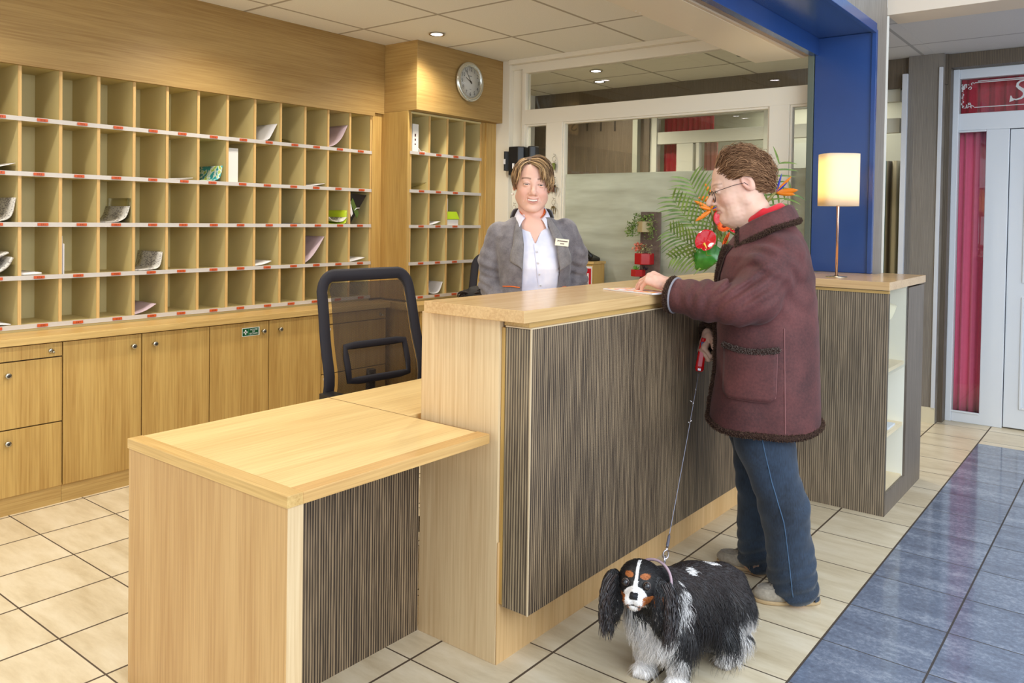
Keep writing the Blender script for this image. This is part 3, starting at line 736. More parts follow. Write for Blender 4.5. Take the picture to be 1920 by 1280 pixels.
# ---- low cabinets
def knob(parent, y, z, xf=-4.23, kind='knob'):
    m = MB(); m.lathe((xf, y, z), [(.007, 0), (.006, .012), (.0135, .016), (.0145, .024), (.013, .028), (.008, .029)], 20, 0, (1, 0, 0))
    m.lathe((xf + .0285, y, z), [(.007, 0), (.0065, .001)], 14, 1, (1, 0, 0))
    m.build(kind, [CHROME, mat('knob_inset', (40, 38, 36), .4)], parent)
DARKG = mat('shadow_gap_board', (52, 34, 18), .7)
def cab(label, y0, y1, kind, xf=-4.23, ztop=.805):
    t = thing('drawer_cabinet' if kind == 'drawers' else 'cabinet', label, 'cabinet', (xf - .25, (y0 + y1) / 2, 0), 'row of low beech cabinets')
    b = MB(); b.box(-4.90, xf - .020, y0 + .002, y1 - .002, .10, .808, 0); b.box(-4.90, xf - .012, y0 + .001, y1 - .001, .0, .10, 1)
    b.box(xf - .021, xf - .019, y0, y1, .09, .812, 2)
    b.build('body', [W_Z, W_Y, DARKG], t)
    if kind == 'drawers':
        for i, (z0, z1) in enumerate(((.738, .805), (.414, .732), (.09, .408))):
            d = MB().box(xf - .018, xf, y0 + .003, y1 - .003, z0, z1).build('drawer', W_Z, t, bevel=.001)
            if i == 0:
                m = MB(); m.lathe((xf, y1 - .055, .768), [(.012, 0), (.012, .006), (.009, .008)], 20, 0, (1, 0, 0)); m.lathe((xf + .006, y1 - .045, .764), [(.005, 0), (.004, .016)], 12, 0, (1, -.2, -.2)); m.build('lock', CHROME, d)
            elif y0 < 3: knob(d, 1.517 if y0 > 1.3 else y0 + .12, (.673, .35)[i - 1])
            else:
                m = MB(); m.box(xf, xf + .001, y0 + .02, y0 + .075, z1 - .035, z1 - .020, 0); put_text(m, ('ARRIVEES', 'DOSSIERS')[i - 1][:4], .011, (xf + .0015, y0 + .047, z1 - .0275), (0, 1, 0), (0, 0, 1), 1); m.build('paper_label', [PAP, DIG], d)
    return t
def door(t, y0, y1, ky, xf=-4.23):
    d = MB().box(xf - .018, xf, y0 + .003, y1 - .003, .09, .805).build('door', W_Z, t, bevel=.001)
    if ky: knob(d, ky, .745)
    return d
t = cab('low beech door cabinet outside the left picture edge', .97, 1.37, 'door'); door(t, .97, 1.37, 1.33)
cab('low beech cabinet of three drawers with a lock, at the left picture edge', 1.37, 1.768, 'drawers')
t = cab('low beech door cabinet right of the three drawers, knob at its top right', 1.768, 2.171, 'door'); door(t, 1.768, 2.171, 2.119)
t = cab('low beech door cabinet left of the one with the first aid sticker', 2.171, 2.57, 'door'); door(t, 2.171, 2.57, 2.236)
t = cab('low beech door cabinet with the green first aid sticker', 2.57, 2.968, 'door'); d = door(t, 2.57, 2.968, 2.921)
m = MB(); xs = -4.2295
yc, zc = 2.838, .748
m.box(xs, xs + .0010, yc - .058, yc + .062, zc - .024, zc + .026, 1); m.box(xs, xs + .0016, yc - .055, yc + .055, zc - .021, zc + .023, 0)
m.box(xs + .0016, xs + .0022, yc - .048, yc - .022, zc - .004, zc + .005, 1); m.box(xs + .0016, xs + .0022, yc - .0395, yc - .0305, zc - .013, zc + .0145, 1)
m.box(xs + .0016, xs + .0022, yc - .017, yc - .015, zc - .02, zc + .022, 2)
for s, dz in (('TROUSSE', .013), ('DE', .001), ('SECOURS', -.011)): put_text(m, s, .0135, (xs + .0024, yc + .020, zc + dz), (0, 1, 0), (0, 0, 1), 1)
m.build('first_aid_sticker', [mat('sticker_green', (10, 84, 44), .3), mat('sticker_white', (236, 240, 236), .3), mat('sticker_line', (90, 160, 120), .3)], d)
t = cab('low beech door cabinet right of the first aid sticker, knob at its top left', 2.968, 3.370, 'door'); door(t, 2.968, 3.37, 3.041)
cab('low beech cabinet of drawers with small paper labels behind the mesh chair', 3.370, 3.938, 'drawers')
tag(MB().box(-4.92, -4.205, .5, 3.955, .812, .8465).build('worktop', W_Y, bevel=.002), 'long beech worktop under the pigeonhole wall', 'worktop')
t = thing('cabinet', 'low beech cabinet below the narrow pigeonholes under the clock', 'cabinet', (-4.4, 4.5, 0), None)
b = MB(); b.box(-4.90, -3.995, 4.0, 5.0, .0, .795); b.build('body', W_Z, t, bevel=.001)
MB().box(-3.993, -3.975, 4.035, 4.5, .09, .79).build('door', W_Z, t, bevel=.001); MB().box(-3.993, -3.975, 4.505, 4.99, .09, .79).build('door', W_Z, t, bevel=.001)
MB().box(-4.92, -3.96, 3.985, 5.01, .797, .845).build('worktop', W_Y, t, bevel=.002)

# ---- low desk
t = thing('desk', 'low beech desk with dark ribbed modesty panel joined to the counter end', 'desk', (-2.05, 1.7, 0))
b = MB(); b.box(-2.45, -1.65, 1.215, 1.985, .729, .757, 0)
b.box(-2.45, -2.015, 1.985, 2.80, .729, .757, 0)
b.build('desktop', WT_Y, t, bevel=.0015)
b = MB(); b.box(-2.451, -1.649, 1.214, 1.262, .728, .7585, 0); b.build('desktop_edging', WT_X, t, bevel=.001)
b = MB(); b.box(-1.700, -1.6485, 1.262, 1.99, .728, .7585, 0); b.build('desktop_edging', wood('desk_edge_worn', (214, 172, 108), (186, 142, 84), 'y', .4), t, bevel=.001)
b = MB(); b.box(-2.45, -1.70, 1.9855, 1.988, .7572, .7576, 0); b.build('joint_line', mat('joint_brown', (120, 84, 46), .6), t)
MB().box(-2.448, -1.654, 1.2175, 1.266, 0, .728).build('end_panel', wood('desk_end_beech', (204, 166, 112), (178, 136, 84), 'z'), t, bevel=.001)
MB().box(-1.655, -1.652, 1.2185, 1.265, 0, .728).build('panel_edge_band', WL_Z, t)
b = MB(); b.box(-2.005, -1.988, 1.266, 2.016, 0, .728); b.build('modesty_panel', DK_Y, t)
MB().box(-2.43, -2.03, 2.765, 2.795, 0, .729).build('end_panel', W_Z, t)
MB().box(-1.72, -1.655, 1.47, 1.54, .7265, .7285).build('bracket', mat('white_metal', (226, 226, 230), .3), t)

# ---- tall reception counter
t = thing('reception_counter', 'tall beech reception counter clad in dark ribbed laminate', 'counter', (-1.75, 3.1, 0))
b = MB(); b.box(-1.985, -1.634, 2.045, 4.27, 0, 1.10); b.build('body', WL_Z, t)
MB().box(-1.985, -1.636, 2.018, 2.045, 0, 1.124).build('end_panel', WL_Z, t, bevel=.001)
MB().box(-1.634, -1.6315, 2.019, 4.27, 0, .40).build('kick_panel', wood('kick_beech', (214, 178, 128), (192, 152, 100), 'z'), t)
b = MB(); b.box(-1.634, -1.620, 2.028, 4.27, .2, 1.10); b.build('spacer_strip', W_Z, t)
b = MB(); b.box(-1.620, -1.517, 2.032, 4.27, .192, 1.103, 0); ob = b.build('cladding', [DK_Y], t)
b = MB(); b.box(-1.619, -1.519, 2.029, 2.0325, .194, 1.101, 0); b.build('cladding_end', ribbed('ribbed_end', 'x', (70, 60, 50), (164, 146, 118)), t)
EB = mat('pale_edge_band', (206, 184, 150), .4)
b = MB(); b.box(-1.520, -1.5155, 2.0285, 2.033, .192, 1.103); b.box(-1.620, -1.5155, 2.0285, 4.27, 1.103, 1.107); b.build('edge_band', EB, t)
b = MB(); b.box(-1.63, -1.530, 2.035, 4.27, 1.107, 1.126); b.build('neck_strip', W_Y, t)
ob = MB().box(-1.945, -1.512, 1.985, 4.262, 1.126, 1.1655).build('countertop', wood('countertop_beech', (216, 180, 128), (192, 152, 100), 'y', .22), t, bevel=.0015)

# ---- display cabinet at the end of the counter
t = thing('display_cabinet', 'dark ribbed end cabinet with open glazed white side, carrying the lit lamp', 'cabinet', (-1.27, 4.6, 0))
MB().box(-1.508, -1.0, 4.279, 4.30, 0, 1.108).build('front_panel', ribbed('ribbed_cabinet', 'x', (84, 74, 62), (158, 140, 116)), t)
b = MB(); b.box(-1.012, -1.0, 4.70, 5.07, 0, 1.115); b.box(-1.012, -1.0, 4.30, 4.70, 0, .105)
b.box(-1.225, -1.012, 5.055, 5.07, 0, 1.115)
b.build('side_frame', ribbed('ribbed_side', 'y', (92, 82, 74), (140, 128, 116)), t)
INT = mat('white_interior', (236, 234, 220), .45)
b = MB(); b.box(-1.5, -1.012, 4.698, 4.712, .09, 1.12); b.box(-1.5, -1.49, 4.30, 4.70, .09, 1.12); b.box(-1.49, -1.012, 4.30, 4.312, .09, 1.12)
for y in (4.42,):
    for z in (.55, .59, .86, .90): b.lathe((-1.2, 4.697, z), [(.004, 0), (.004, -.001)], 8, 1, (0, 1, 0))
b.build('inner_lining', [INT, DIG], t)
SH = mat('shelf_board', (232, 214, 178), .4)
for z, nm in ((.095, 'cabinet_floor'), (.375, 'shelf'), (.705, 'shelf')):
    MB().box(-1.489, -1.016, 4.312, 4.697, z, z + .018).build(nm, SH, t)
MB().box(-1.006, -1.002, 4.302, 4.70, .70, 1.12).build('glass_pane', glass('cabinet_glass', (.98, .98, .96), .4), t)
MB().box(-1.508, -1.0, 4.275, 4.30, 1.108, 1.122).build('neck_strip', W_X, t)
b = MB(); b.prism([(-1.53, 4.264), (-.995, 4.264), (-.995, 5.08), (-1.225, 5.08), (-1.225, 4.915), (-1.53, 4.915)], lambda u, v, d: (u, v, d), 1.125, 1.166)
b.build('cabinet_top', wood('cabinet_top_beech', (214, 178, 130), (190, 152, 104), 'x', .2), t, bevel=.0015)
b = MB(); b.box(-1.15, -1.03, 4.45, 4.60, .3935, .404, 0)
tag(b.build('brochure_stack', [mat('brochure_print', (206, 214, 226), .3)], bevel=.001), 'small pale brochures lying on the lower shelf of the end cabinet', 'brochures')
b = MB(); b.grid(lambda u, v: (-1.04 - .1 * u, 4.62 - .16 * math.sin(v * 3.14) * 0 - .28 * v, 1.02 + .06 * math.sin(v * math.pi) * -1 + .04 * u), 4, 16)  # plain curved cream sheet just behind the pane
tag(b.build('curved_sheet', mat('cream_sheet', (232, 226, 200), .4), solid=.004), 'curved cream sheet inside the glazed side of the end cabinet', 'sign')

# ---- table lamp
lx, ly = -1.305, 4.455
t = thing('table_lamp', 'slim table lamp with lit rounded square cream shade on the end cabinet', 'lamp', (lx, ly, 1.166))
MB().lathe((lx, ly, 1.1662), [(.055, 0), (.055, .004), (.012, .007), (.008, .012)], 28).build('base', CHROME, t)
MB().lathe((lx, ly, 1.172), [(.0065, 0), (.0065, .30), (.0085, .37), (.0085, .40)], 16).build('pole', mat('lamp_pole_copper', (222, 176, 150), .2, 1), t)
n = NT('lit_lamp_shade')
dfu = n.n('ShaderNodeBsdfDiffuse'); dfu.inputs[0].default_value = srgb(246, 236, 222); tlu = n.n('ShaderNodeBsdfTranslucent'); tlu.inputs[0].default_value = srgb(252, 236, 200)
mx = n.n('ShaderNodeMixShader'); mx.inputs[0].default_value = .5; n.l(dfu.outputs[0], mx.inputs[1]); n.l(tlu.outputs[0], mx.inputs[2]); n.l(mx.outputs[0], n.out.inputs[0])
m = MB(); ex = 3.6
ua = np.array([.80, .60]); ub = np.array([-.60, .80])   # shade faces turned to the lobby
def sq(u, v):
    a = 2 * math.pi * u; c, s_ = math.cos(a), math.sin(a); r = .094 / ((abs(c) ** ex + abs(s_) ** ex) ** (1 / ex))
    p = np.array([lx, ly]) + r * c * ua + .92 * r * s_ * ub; return (p[0], p[1], 1.545 + .275 * v)
m.grid(sq, 65, 5); m.build('lamp_shade', n.m, t, solid=.002)
MB().lathe((lx, ly, 1.66), [(.008, -.09), (.012, -.05), (.026, 0), (.022, .03), (.008, .045)], 16).build('bulb', mat('lamp_bulb_glow', (255, 226, 160), .5, emit=9), t)
lamp('table_lamp_light', 'POINT', (lx, ly, 1.70), 9, (1, .80, .48), .03)

# ---- mesh office chairs
n = NT('black_mesh_fabric'); v = n.coords((1, 1, 1)); ck = n.n('ShaderNodeTexWave', wave_type='BANDS', bands_direction='DIAGONAL'); ck.inputs['Scale'].default_value = 90; n.l(v, ck.inputs[0])
n.b.inputs['Base Color'].default_value = srgb(44, 33, 24); n.b.inputs['Roughness'].default_value = .7
tp = n.n('ShaderNodeBsdfTransparent'); mx = n.n('ShaderNodeMixShader'); n.l(n.math('ADD', n.math('MULTIPLY', ck.outputs['Fac'], .14), .76), mx.inputs[0]); n.l(tp.outputs[0], mx.inputs[1]); n.l(n.b.outputs[0], mx.inputs[2]); n.l(mx.outputs[0], n.out.inputs[0])
MESHM = n.m
def mesh_chair(loc, rz, label, full=True):
    t = thing('office_chair', label, 'chair', (0, 0, 0), None)
    # local: faces +x, back panel across y
    W = .238; z0, z1 = .56, 1.165
    def prof(z):   # x of the back surface
        u = (z - z0) / (z1 - z0); return -.02 - .09 * (u - .35) ** 2 * 1.2 + .035 * math.exp(-((u - .28) / .2) ** 2) - .03 * u
    def width(z):
        u = (z - z0) / (z1 - z0); return W * (1.07 - .12 * u) if u < .93 else W * (1.07 - .12 * u)
    loop = []
    zt = z1 - .05
    for k in range(15): z = z0 + (zt - z0) * k / 14; loop.append((prof(z), width(z), z))
    for k in range(1, 7): a = math.pi / 2 * k / 7; loop.append((prof(z1 - .05 + .05 * math.sin(a)), width(z1) - .05 + .05 * math.cos(a), z1 - .05 + .05 * math.sin(a)))
    full_loop = loop + [(x, -y, z) for x, y, z in loop[::-1]]
    def band(pts, wd, th, name, mt, closed=False):
        mb = MB(); P = [np.array(p) for p in pts]; n_ = len(P); rings = []
        for i, p in enumerate(P):
            a = P[(i + 1) % n_ if closed else min(i + 1, n_ - 1)]; b_ = P[(i - 1) % n_ if closed else max(i - 1, 0)]
            tt = a - b_; tt /= np.linalg.norm(tt); inn = np.cross(tt, [1, 0, 0]); inn /= np.linalg.norm(inn)
            nx = np.array([1, 0, 0])
            rings += [p + nx * th, p + nx * th + inn * wd * .8, p + inn * wd, p - nx * th + inn * wd * .8, p - nx * th, p - inn * .006]
        fs = []
        for i in range(n_ if closed else n_ - 1):
            j = (i + 1) % n_
            for k in range(6): fs.append((i * 6 + k, i * 6 + (k + 1) % 6, j * 6 + (k + 1) % 6, j * 6 + k))
        mb.add(rings, fs, 0, True); return mb.build(name, mt, t)
    FR_ = mat('chair_frame_cloth', (26, 22, 30), .75)
    back = band(full_loop, .050, .010, 'back_frame', FR_)
    mb = MB()
    def fn(u, v):
        z = z0 + (z1 - .012 - z0) * v; wv = width(z) - .02
        if z > zt: wv = width(z1) - .05 + math.sqrt(max(0, .05 ** 2 - (z - zt) ** 2)) - .012
        return (prof(z) + .004, (2 * u - 1) * wv, z)
    mb.grid(fn, 12, 22); mb.build('mesh_back', MESHM, t)
    lz0, lz1 = .735, .865; LW = .16
    pts = [(prof(z) + .008, y, z) for y, z in [(-LW, lz0), (-LW, lz0 + .05), (-LW, lz1 - .04), (-LW + .0, lz1)] + [(-LW + 2 * LW * k / 8, lz1) for k in range(1, 8)] + [(LW, lz1), (LW, lz1 - .04), (LW, lz0 + .05), (LW, lz0)] + [(LW - 2 * LW * k / 8, lz0) for k in range(1, 8)]]
    band(pts[::-1], .028, .006, 'lumbar_frame', FR_, True)
    # grey outer shell edge
    mb = MB(); mb.tube([(x - .012, y + (.006 if y > 0 else -.006), z) for x, y, z in full_loop], .008, 8); mb.build('outer_shell', mat('grey_plastic_shell', (74, 72, 74), .4), t)
    mb = MB(); mb.grid(lambda u, v: (.02 + .46 * u, (2 * v - 1) * .245 * (1 - .12 * abs(2 * u - 1) ** 3), .50 + .018 * math.cos((2 * v - 1) * 1.5) - .03 * max(0, u - .8) * 5 * u), 10, 12)
    mb.build('seat', FR_, t, solid=.06, bevel=0)
    mb = MB(); mb.tube([(.2, 0, .47), (.0, 0, .46), (-.06, 0, .55), (-.05, 0, .75)], .022, 10); mb.build('spine', BLACKP, t)
    mb = MB(); mb.tube([(.22, 0, .46), (.22, 0, .10)], .025, 12); mb.build('gas_column', CHROME, t)
    for k in range(5):
        a = k * 2 * math.pi / 5 + .3; ex_, ey_ = .22 + .27 * math.cos(a), .27 * math.sin(a)
        l_ = MB().tube([(.22, 0, .11), (ex_, ey_, .075)], [.024, .014], 8).build('base_leg', BLACKP, t)
        MB().lathe((ex_, ey_ - .012, .030), [(.02, 0), (.03, .004), (.03, .020), (.02, .024)], 16, ax=(0, 1, 0)).build('castor', BLACKP, l_)
    for s_ in (-1, 1):
        mb = MB(); mb.tube([(.2, s_ * .24, .47), (.18, s_ * .29, .50), (.17, s_ * .30, .68), (.05, s_ * .30, .69), (.28, s_ * .30, .69)][:3], .013, 8); mb.box(.03, .28, s_ * .30 - .035, s_ * .30 + .035, .675, .70); mb.build('armrest', BLACKP, t)
    t.location = loc; t.rotation_euler = (0, 0, rz); return t
ch = mesh_chair((-2.745, 2.51, 0), math.radians(-4), 'black mesh backed office chair behind the low beech desk')
ch2 = mesh_chair((-3.42, 4.30, 0), math.radians(-62), 'black office chair behind the counter, partly hidden by the woman in grey')

# ---- wall clock (on the x = -4.07 fascia)
cy, cz, R_ = 4.600, 2.478, .150
t = thing('wall_clock', 'round silver wall clock showing six to ten on the beech fascia', 'clock', (-4.07, cy, cz - R_))
m = MB()
def rimf(u, v):
    a = 2 * math.pi * u; b_ = 2 * math.pi * v; wob = 1 + .03 * math.sin(2 * a + .6)
    rr = (.150 - .017 + .017 * math.cos(b_)) * 1.0; rr = .131 + .019 * math.cos(b_) * wob
    return (-4.07 + .017 + .016 * math.sin(b_) * wob, cy + rr * math.cos(a), cz + rr * math.sin(a))
m.grid(rimf, 65, 17); m.build('rim', mat('clock_silver', (214, 214, 204), .22, .85), t)
MB().lathe((-4.069, cy, cz), [(.125, 0), (.125, .020)], 48, ax=(1, 0, 0)).build('dial', mat('clock_dial', (216, 214, 206), .5), t)
m = MB()
for h in range(1, 13):
    a = math.pi / 2 - h * math.pi / 6; put_text(m, str(h), .040, (-4.0482, cy + .093 * math.cos(a), cz + .093 * math.sin(a)), (0, 1, 0), (0, 0, 1))
for k in range(60):
    a = k * math.pi / 30; m.obox((-4.0482, cy + .110 * math.cos(a), cz + .110 * math.sin(a)), (.0004, 0, 0), (0, .0022 * math.cos(a), .0022 * math.sin(a)), (0, -.0005 * math.sin(a), .0005 * math.cos(a)))
m.box(-4.0488, -4.0482, cy - .016, cy + .016, cz + .042, cz + .046); m.box(-4.0488, -4.0482, cy - .010, cy + .010, cz - .056, cz - .054)
m.build('numerals', mat('clock_ink', (40, 38, 36), .5), t)
def hand(h_deg, ln, w_, x, nm):
    a = math.radians(90 - h_deg); d_ = np.array([math.cos(a), math.sin(a)]); q = np.array([-d_[1], d_[0]]); mb = MB(); c_ = np.array([cy, cz])
    P = [c_ - d_ * .018 + q * w_, c_ - d_ * .018 - q * w_, c_ + d_ * ln - q * w_ * .4, c_ + d_ * ln + q * w_ * .4]
    mb.prism(P, lambda u, v, d: (d, u, v), x, x + .001); mb.build(nm, mat('clock_ink', (40, 38, 36), .5), t)
hand(297, .062, .004, -4.046, 'hour_hand'); hand(326, .098, .003, -4.044, 'minute_hand')
MB().lathe((-4.047, cy, cz), [(.006, 0), (.006, .006)], 12, ax=(1, 0, 0)).build('hub', mat('clock_ink', (40, 38, 36), .5), t)
MB().lathe((-4.040, cy, cz), [(.116, 0), (.116, .001)], 48, ax=(1, 0, 0)).build('cover_glass', glass('clock_glass', (1, 1, 1), .5), t)

# ---- things at the back partition
BW = YB
def holder(x0, x1, z0, z1, d, label):
    t = thing('wall_holder', label, 'holder', ((x0 + x1) / 2, BW - d / 2, z0), 'black holders')
    m = MB(); c_ = (x0 + x1) / 2
    m.prism([(x0, BW), (x0, BW - d * .6), (x0 + .03, BW - d), (x1 - .03, BW - d), (x1, BW - d * .6), (x1, BW)], lambda u, v, q: (u, v, q), z0, z1); m.build('body', BLACKP, t, bevel=.006)
    MB().box(c_ - .008, c_ + .012, BW - d - .002, BW - d + .001, z0 + .05, z0 + .09).build('white_sticker', PAP, t); return t
BW = YB - .03
holder(-4.02, -3.97, 1.83, 1.98, .06, 'slim black holder beside the white post, leftmost of the three')
holder(-3.95, -3.80, 1.79, 2.01, .10, 'big black wall holder with small white sticker above the woman in grey')
holder(-3.775, -3.70, 1.79, 2.01, .08, 'black holder against the narrow pane, rightmost of the three')
BW = YB
def keys(x, z, label, n_, cl):
    t = thing('key_bunch', label, 'keys', (x, BW - .01, z), 'keys on the white post')
    MB().tube([(x, BW, z + .012), (x, BW - .025, z + .010), (x, BW - .028, z + .022)], .002, 6).build('hook', CHROME, t)
    m = MB(); m.tube([(x + .016 * math.cos(a), BW - .02, z - .02 + .02 * math.sin(a)) for a in [i * 2 * math.pi / 16 for i in range(17)]], .0016, 6); m.build('ring', CHROME, t)
    for k in range(n_):
        s_ = (k - (n_ - 1) / 2) * .014; y = BW - .014 - .004 * k
        m = MB(); m.lathe((x + s_, y, z - .055), [(.010, 0), (.010, .003)], 14, ax=(0, 1, 0)); m.obox((x + s_ * 1.5, y, z - .085), (.0028, 0, 0), (0, .001, 0), (s_ * .3, 0, .024)); m.build('key', CHROME, t)
    if cl: MB().box(x - .012, x + .010, BW - .03, BW - .022, z - .10, z - .05).build('key_tag', mat('tag_' + str(cl), cl, .4), t)
keys(-3.565, 1.93, 'keys on a hook high on the white post, topmost bunch', 2, (120, 130, 60))
keys(-3.565, 1.76, 'larger bunch of keys on the white post beside her hair', 4, (96, 60, 44))
keys(-3.565, 1.60, 'lowest bunch of keys on the white post', 3, None)
keys(-3.945, 1.56, 'keys with green tag hanging left of the woman in grey', 1, (30, 150, 80))

# small cabinet with the phone
t = thing('side_cabinet', 'small beech cabinet with a red notice behind the woman in grey', 'cabinet', (-3.25, 4.85, 0))
MB().box(-3.46, -3.105, 4.875, 5.03, 0, 1.135).build('body', W_Z, t, bevel=.002); MB().box(-3.465, -3.097, 4.868, 5.035, 1.136, 1.155).build('cabinet_top', W_X, t, bevel=.001)
m = MB(); m.box(-3.185, -3.112, 4.8715, 4.8745, .90, 1.12, 0); m.box(-3.180, -3.118, 4.870, 4.872, .90, 1.105, 1); m.box(-3.150, -3.136, 4.8685, 4.871, .97, 1.07, 0)
m.build('red_notice', [PAP, mat('notice_red', (190, 18, 36), .4)], t)
t = thing('telephone', 'black desk telephone on the small beech cabinet', 'telephone', (-3.22, 4.95, 1.155))
m = MB(); m.prism([(-.09, 0), (.085, 0), (.085, .022), (-.07, .085), (-.09, .085)], lambda u, v, d: (-3.22 + u, d, 1.1555 + v), 4.885, 5.02); m.build('body', BLACKP, t, bevel=.006)
m = MB(); m.tube([(-3.30, 4.88, 1.270), (-3.26, 4.88, 1.290), (-3.20, 4.88, 1.262), (-3.15, 4.88, 1.218), (-3.125, 4.88, 1.192), (-3.135, 4.88, 1.176)], [.018, .019, .014, .014, .020, .018], 12, flat=.8); m.build('handset', BLACKP, t)
tag(MB().box(-3.03, -2.55, 4.72, 5.0, .72, .75).build('side_table', WHITE, bevel=.003), 'white side surface behind the counter under the planter', 'table')
for x, y, z in ((-3.0, 4.74, 0), (-2.58, 4.74, 0), (-3.0, 4.97, 0), (-2.58, 4.97, 0)): pass
for k, (x, y, r_) in enumerate(((-2.93, 4.82, .2), (-2.80, 4.80, -.3))):
    mb = MB(); c_, s_ = math.cos(r_), math.sin(r_)
    zz = .7515 + .003 * k
    mb.grid(lambda u, v: (x + (u - .5) * .21 * c_ - (v - .5) * .15 * s_, y + (u - .5) * .21 * s_ + (v - .5) * .15 * c_, zz + .02 * abs(u - .5) ** 2), 6, 4)
    tag(mb.build('loose_sheet', PAP, solid=.001), ('white sheet of paper on the side table behind the counter, left one', 'white sheet of paper on the side table behind the counter, right one')[k], 'paper', 'papers on the side table')

# brochure on the counter under the hand
m = MB()
def br(z, th, ins, mi):
    a = np.array([-1.755, 2.835]); u = np.array([.255, -.055]); v = np.array([.055, .12])
    P = [a + u * ins + v * ins, a + u * (1 - ins) + v * ins, a + u * (1 - ins) + v * (1 - ins), a + u * ins + v * (1 - ins)]
    m.prism([tuple(p) for p in P], lambda x, y, d: (x, y, d), z, z + th, mi)
br(1.1662, .005, 0, 0); br(1.1713, .0003, .05, 1)
n = NT('brochure_print_red'); f = n.noise(n.coords((20, 20, 3)), 1, 1); n.l(n.ramp(f, [(.42, srgb(236, 234, 238)), (.50, srgb(222, 60, 60)), (.57, srgb(244, 190, 60)), (.64, srgb(240, 236, 238))]), n.b.inputs['Base Color'])
tag(m.build('brochure', [PAP, n.m]), 'white brochure with red and yellow print on the counter under the hand', 'brochure')
# ================================================================ FIGURES: shared builders
def snets_sparse(F, org, h):
    ins = (F < 0).view(np.uint8)
    nx, ny, nz = F.shape
    s = np.zeros((nx - 1, ny - 1, nz - 1), np.uint8)
    cor = [(i, j, k) for i in (0, 1) for j in (0, 1) for k in (0, 1)]
    for c in cor: s += ins[c[0]:nx - 1 + c[0], c[1]:ny - 1 + c[1], c[2]:nz - 1 + c[2]]
    act = (s > 0) & (s < 8); base = np.argwhere(act); idx = np.full(act.shape, -1, np.int32); idx[act] = np.arange(len(base))
    val = {c: F[base[:, 0] + c[0], base[:, 1] + c[1], base[:, 2] + c[2]] for c in cor}
    acc = np.zeros((len(base), 3)); cnt = np.zeros(len(base))
    for a in cor:
        for ax in range(3):
            if a[ax]: continue
            b = list(a); b[ax] = 1; fa, fb = val[a], val[tuple(b)]
            m = (fa < 0) != (fb < 0); t = fa[m] / (fa[m] - fb[m])
            p = np.tile(np.array(a, float), (m.sum(), 1)); p[:, ax] += t; acc[m] += p; cnt[m] += 1
    V = (acc / cnt[:, None] + base) * h + np.array(org); Q = []
    c0 = (0, 0, 0)
    for ax in range(3):
        b = [0, 0, 0]; b[ax] = 1; fa, fb = val[c0], val[tuple(b)]
        u, v = [(1, 2), (2, 0), (0, 1)][ax]
        m = ((fa < 0) != (fb < 0)) & (base[:, u] > 0) & (base[:, v] > 0); e = base[m]; sg = fa[m] < 0
        def g(du, dv):
            q = e.copy(); q[:, u] -= du; q[:, v] -= dv; return idx[q[:, 0], q[:, 1], q[:, 2]]
        q = np.stack([g(1, 1), g(0, 1), g(0, 0), g(1, 0)], 1); q[~sg] = q[~sg][:, ::-1]; Q.append(q)
    Q = np.concatenate(Q); return V, Q[(Q >= 0).all(1)]
def sparse_mesh(fn, lo, hi, h, bs=12):
    """fn(P) -> distance; only blocks near the surface are evaluated"""
    lo = np.array(lo, float); hi = np.array(hi, float); nb = np.ceil((hi - lo) / (h * bs)).astype(int)
    n = nb * bs + 1; F = np.full(tuple(n), 1., np.float32)
    bc = np.argwhere(np.ones(tuple(nb), bool)); cen = (lo + (bc + .5) * bs * h).astype(np.float32)
    d = np.concatenate([fn(cen[i:i + 60000]) for i in range(0, len(cen), 60000)])
    r = bs * h * .87
    g = np.arange(bs + 1); G = np.stack(np.meshgrid(g, g, g, indexing='ij'), -1).reshape(-1, 3)
    for b in bc[d < -r * 1.6]: s0 = b * bs; F[s0[0]:s0[0] + bs + 1, s0[1]:s0[1] + bs + 1, s0[2]:s0[2] + bs + 1] = -1
    B = bc[np.abs(d) <= r * 1.6]
    for i in range(0, len(B), 60):
        bb = B[i:i + 60]; I = (bb[:, None] * bs + G[None]).reshape(-1, 3)
        F[I[:, 0], I[:, 1], I[:, 2]] = fn((lo + I * h).astype(np.float32))
    F[[0, -1]] = np.maximum(F[[0, -1]], h); F[:, [0, -1]] = np.maximum(F[:, [0, -1]], h); F[:, :, [0, -1]] = np.maximum(F[:, :, [0, -1]], h)
    return snets_sparse(F, lo, h)
def near(P, c, r):    # mask for a detail group
    return ((P - np.array(c, np.float32)) ** 2).sum(-1) < r * r
def rot(pitch=0, yaw=0, roll=0):   # columns = local axes; pitch > 0 looks down, yaw > 0 turns left, roll > 0 tips to own right
    p, y, r = map(math.radians, (pitch, yaw, roll))
    Rp = np.array([[math.cos(p), 0, math.sin(p)], [0, 1, 0], [-math.sin(p), 0, math.cos(p)]])
    Ry = np.array([[math.cos(y), -math.sin(y), 0], [math.sin(y), math.cos(y), 0], [0, 0, 1]])
    Rr = np.array([[1, 0, 0], [0, math.cos(r), -math.sin(r)], [0, math.sin(r), math.cos(r)]])
    return Ry @ Rp @ Rr
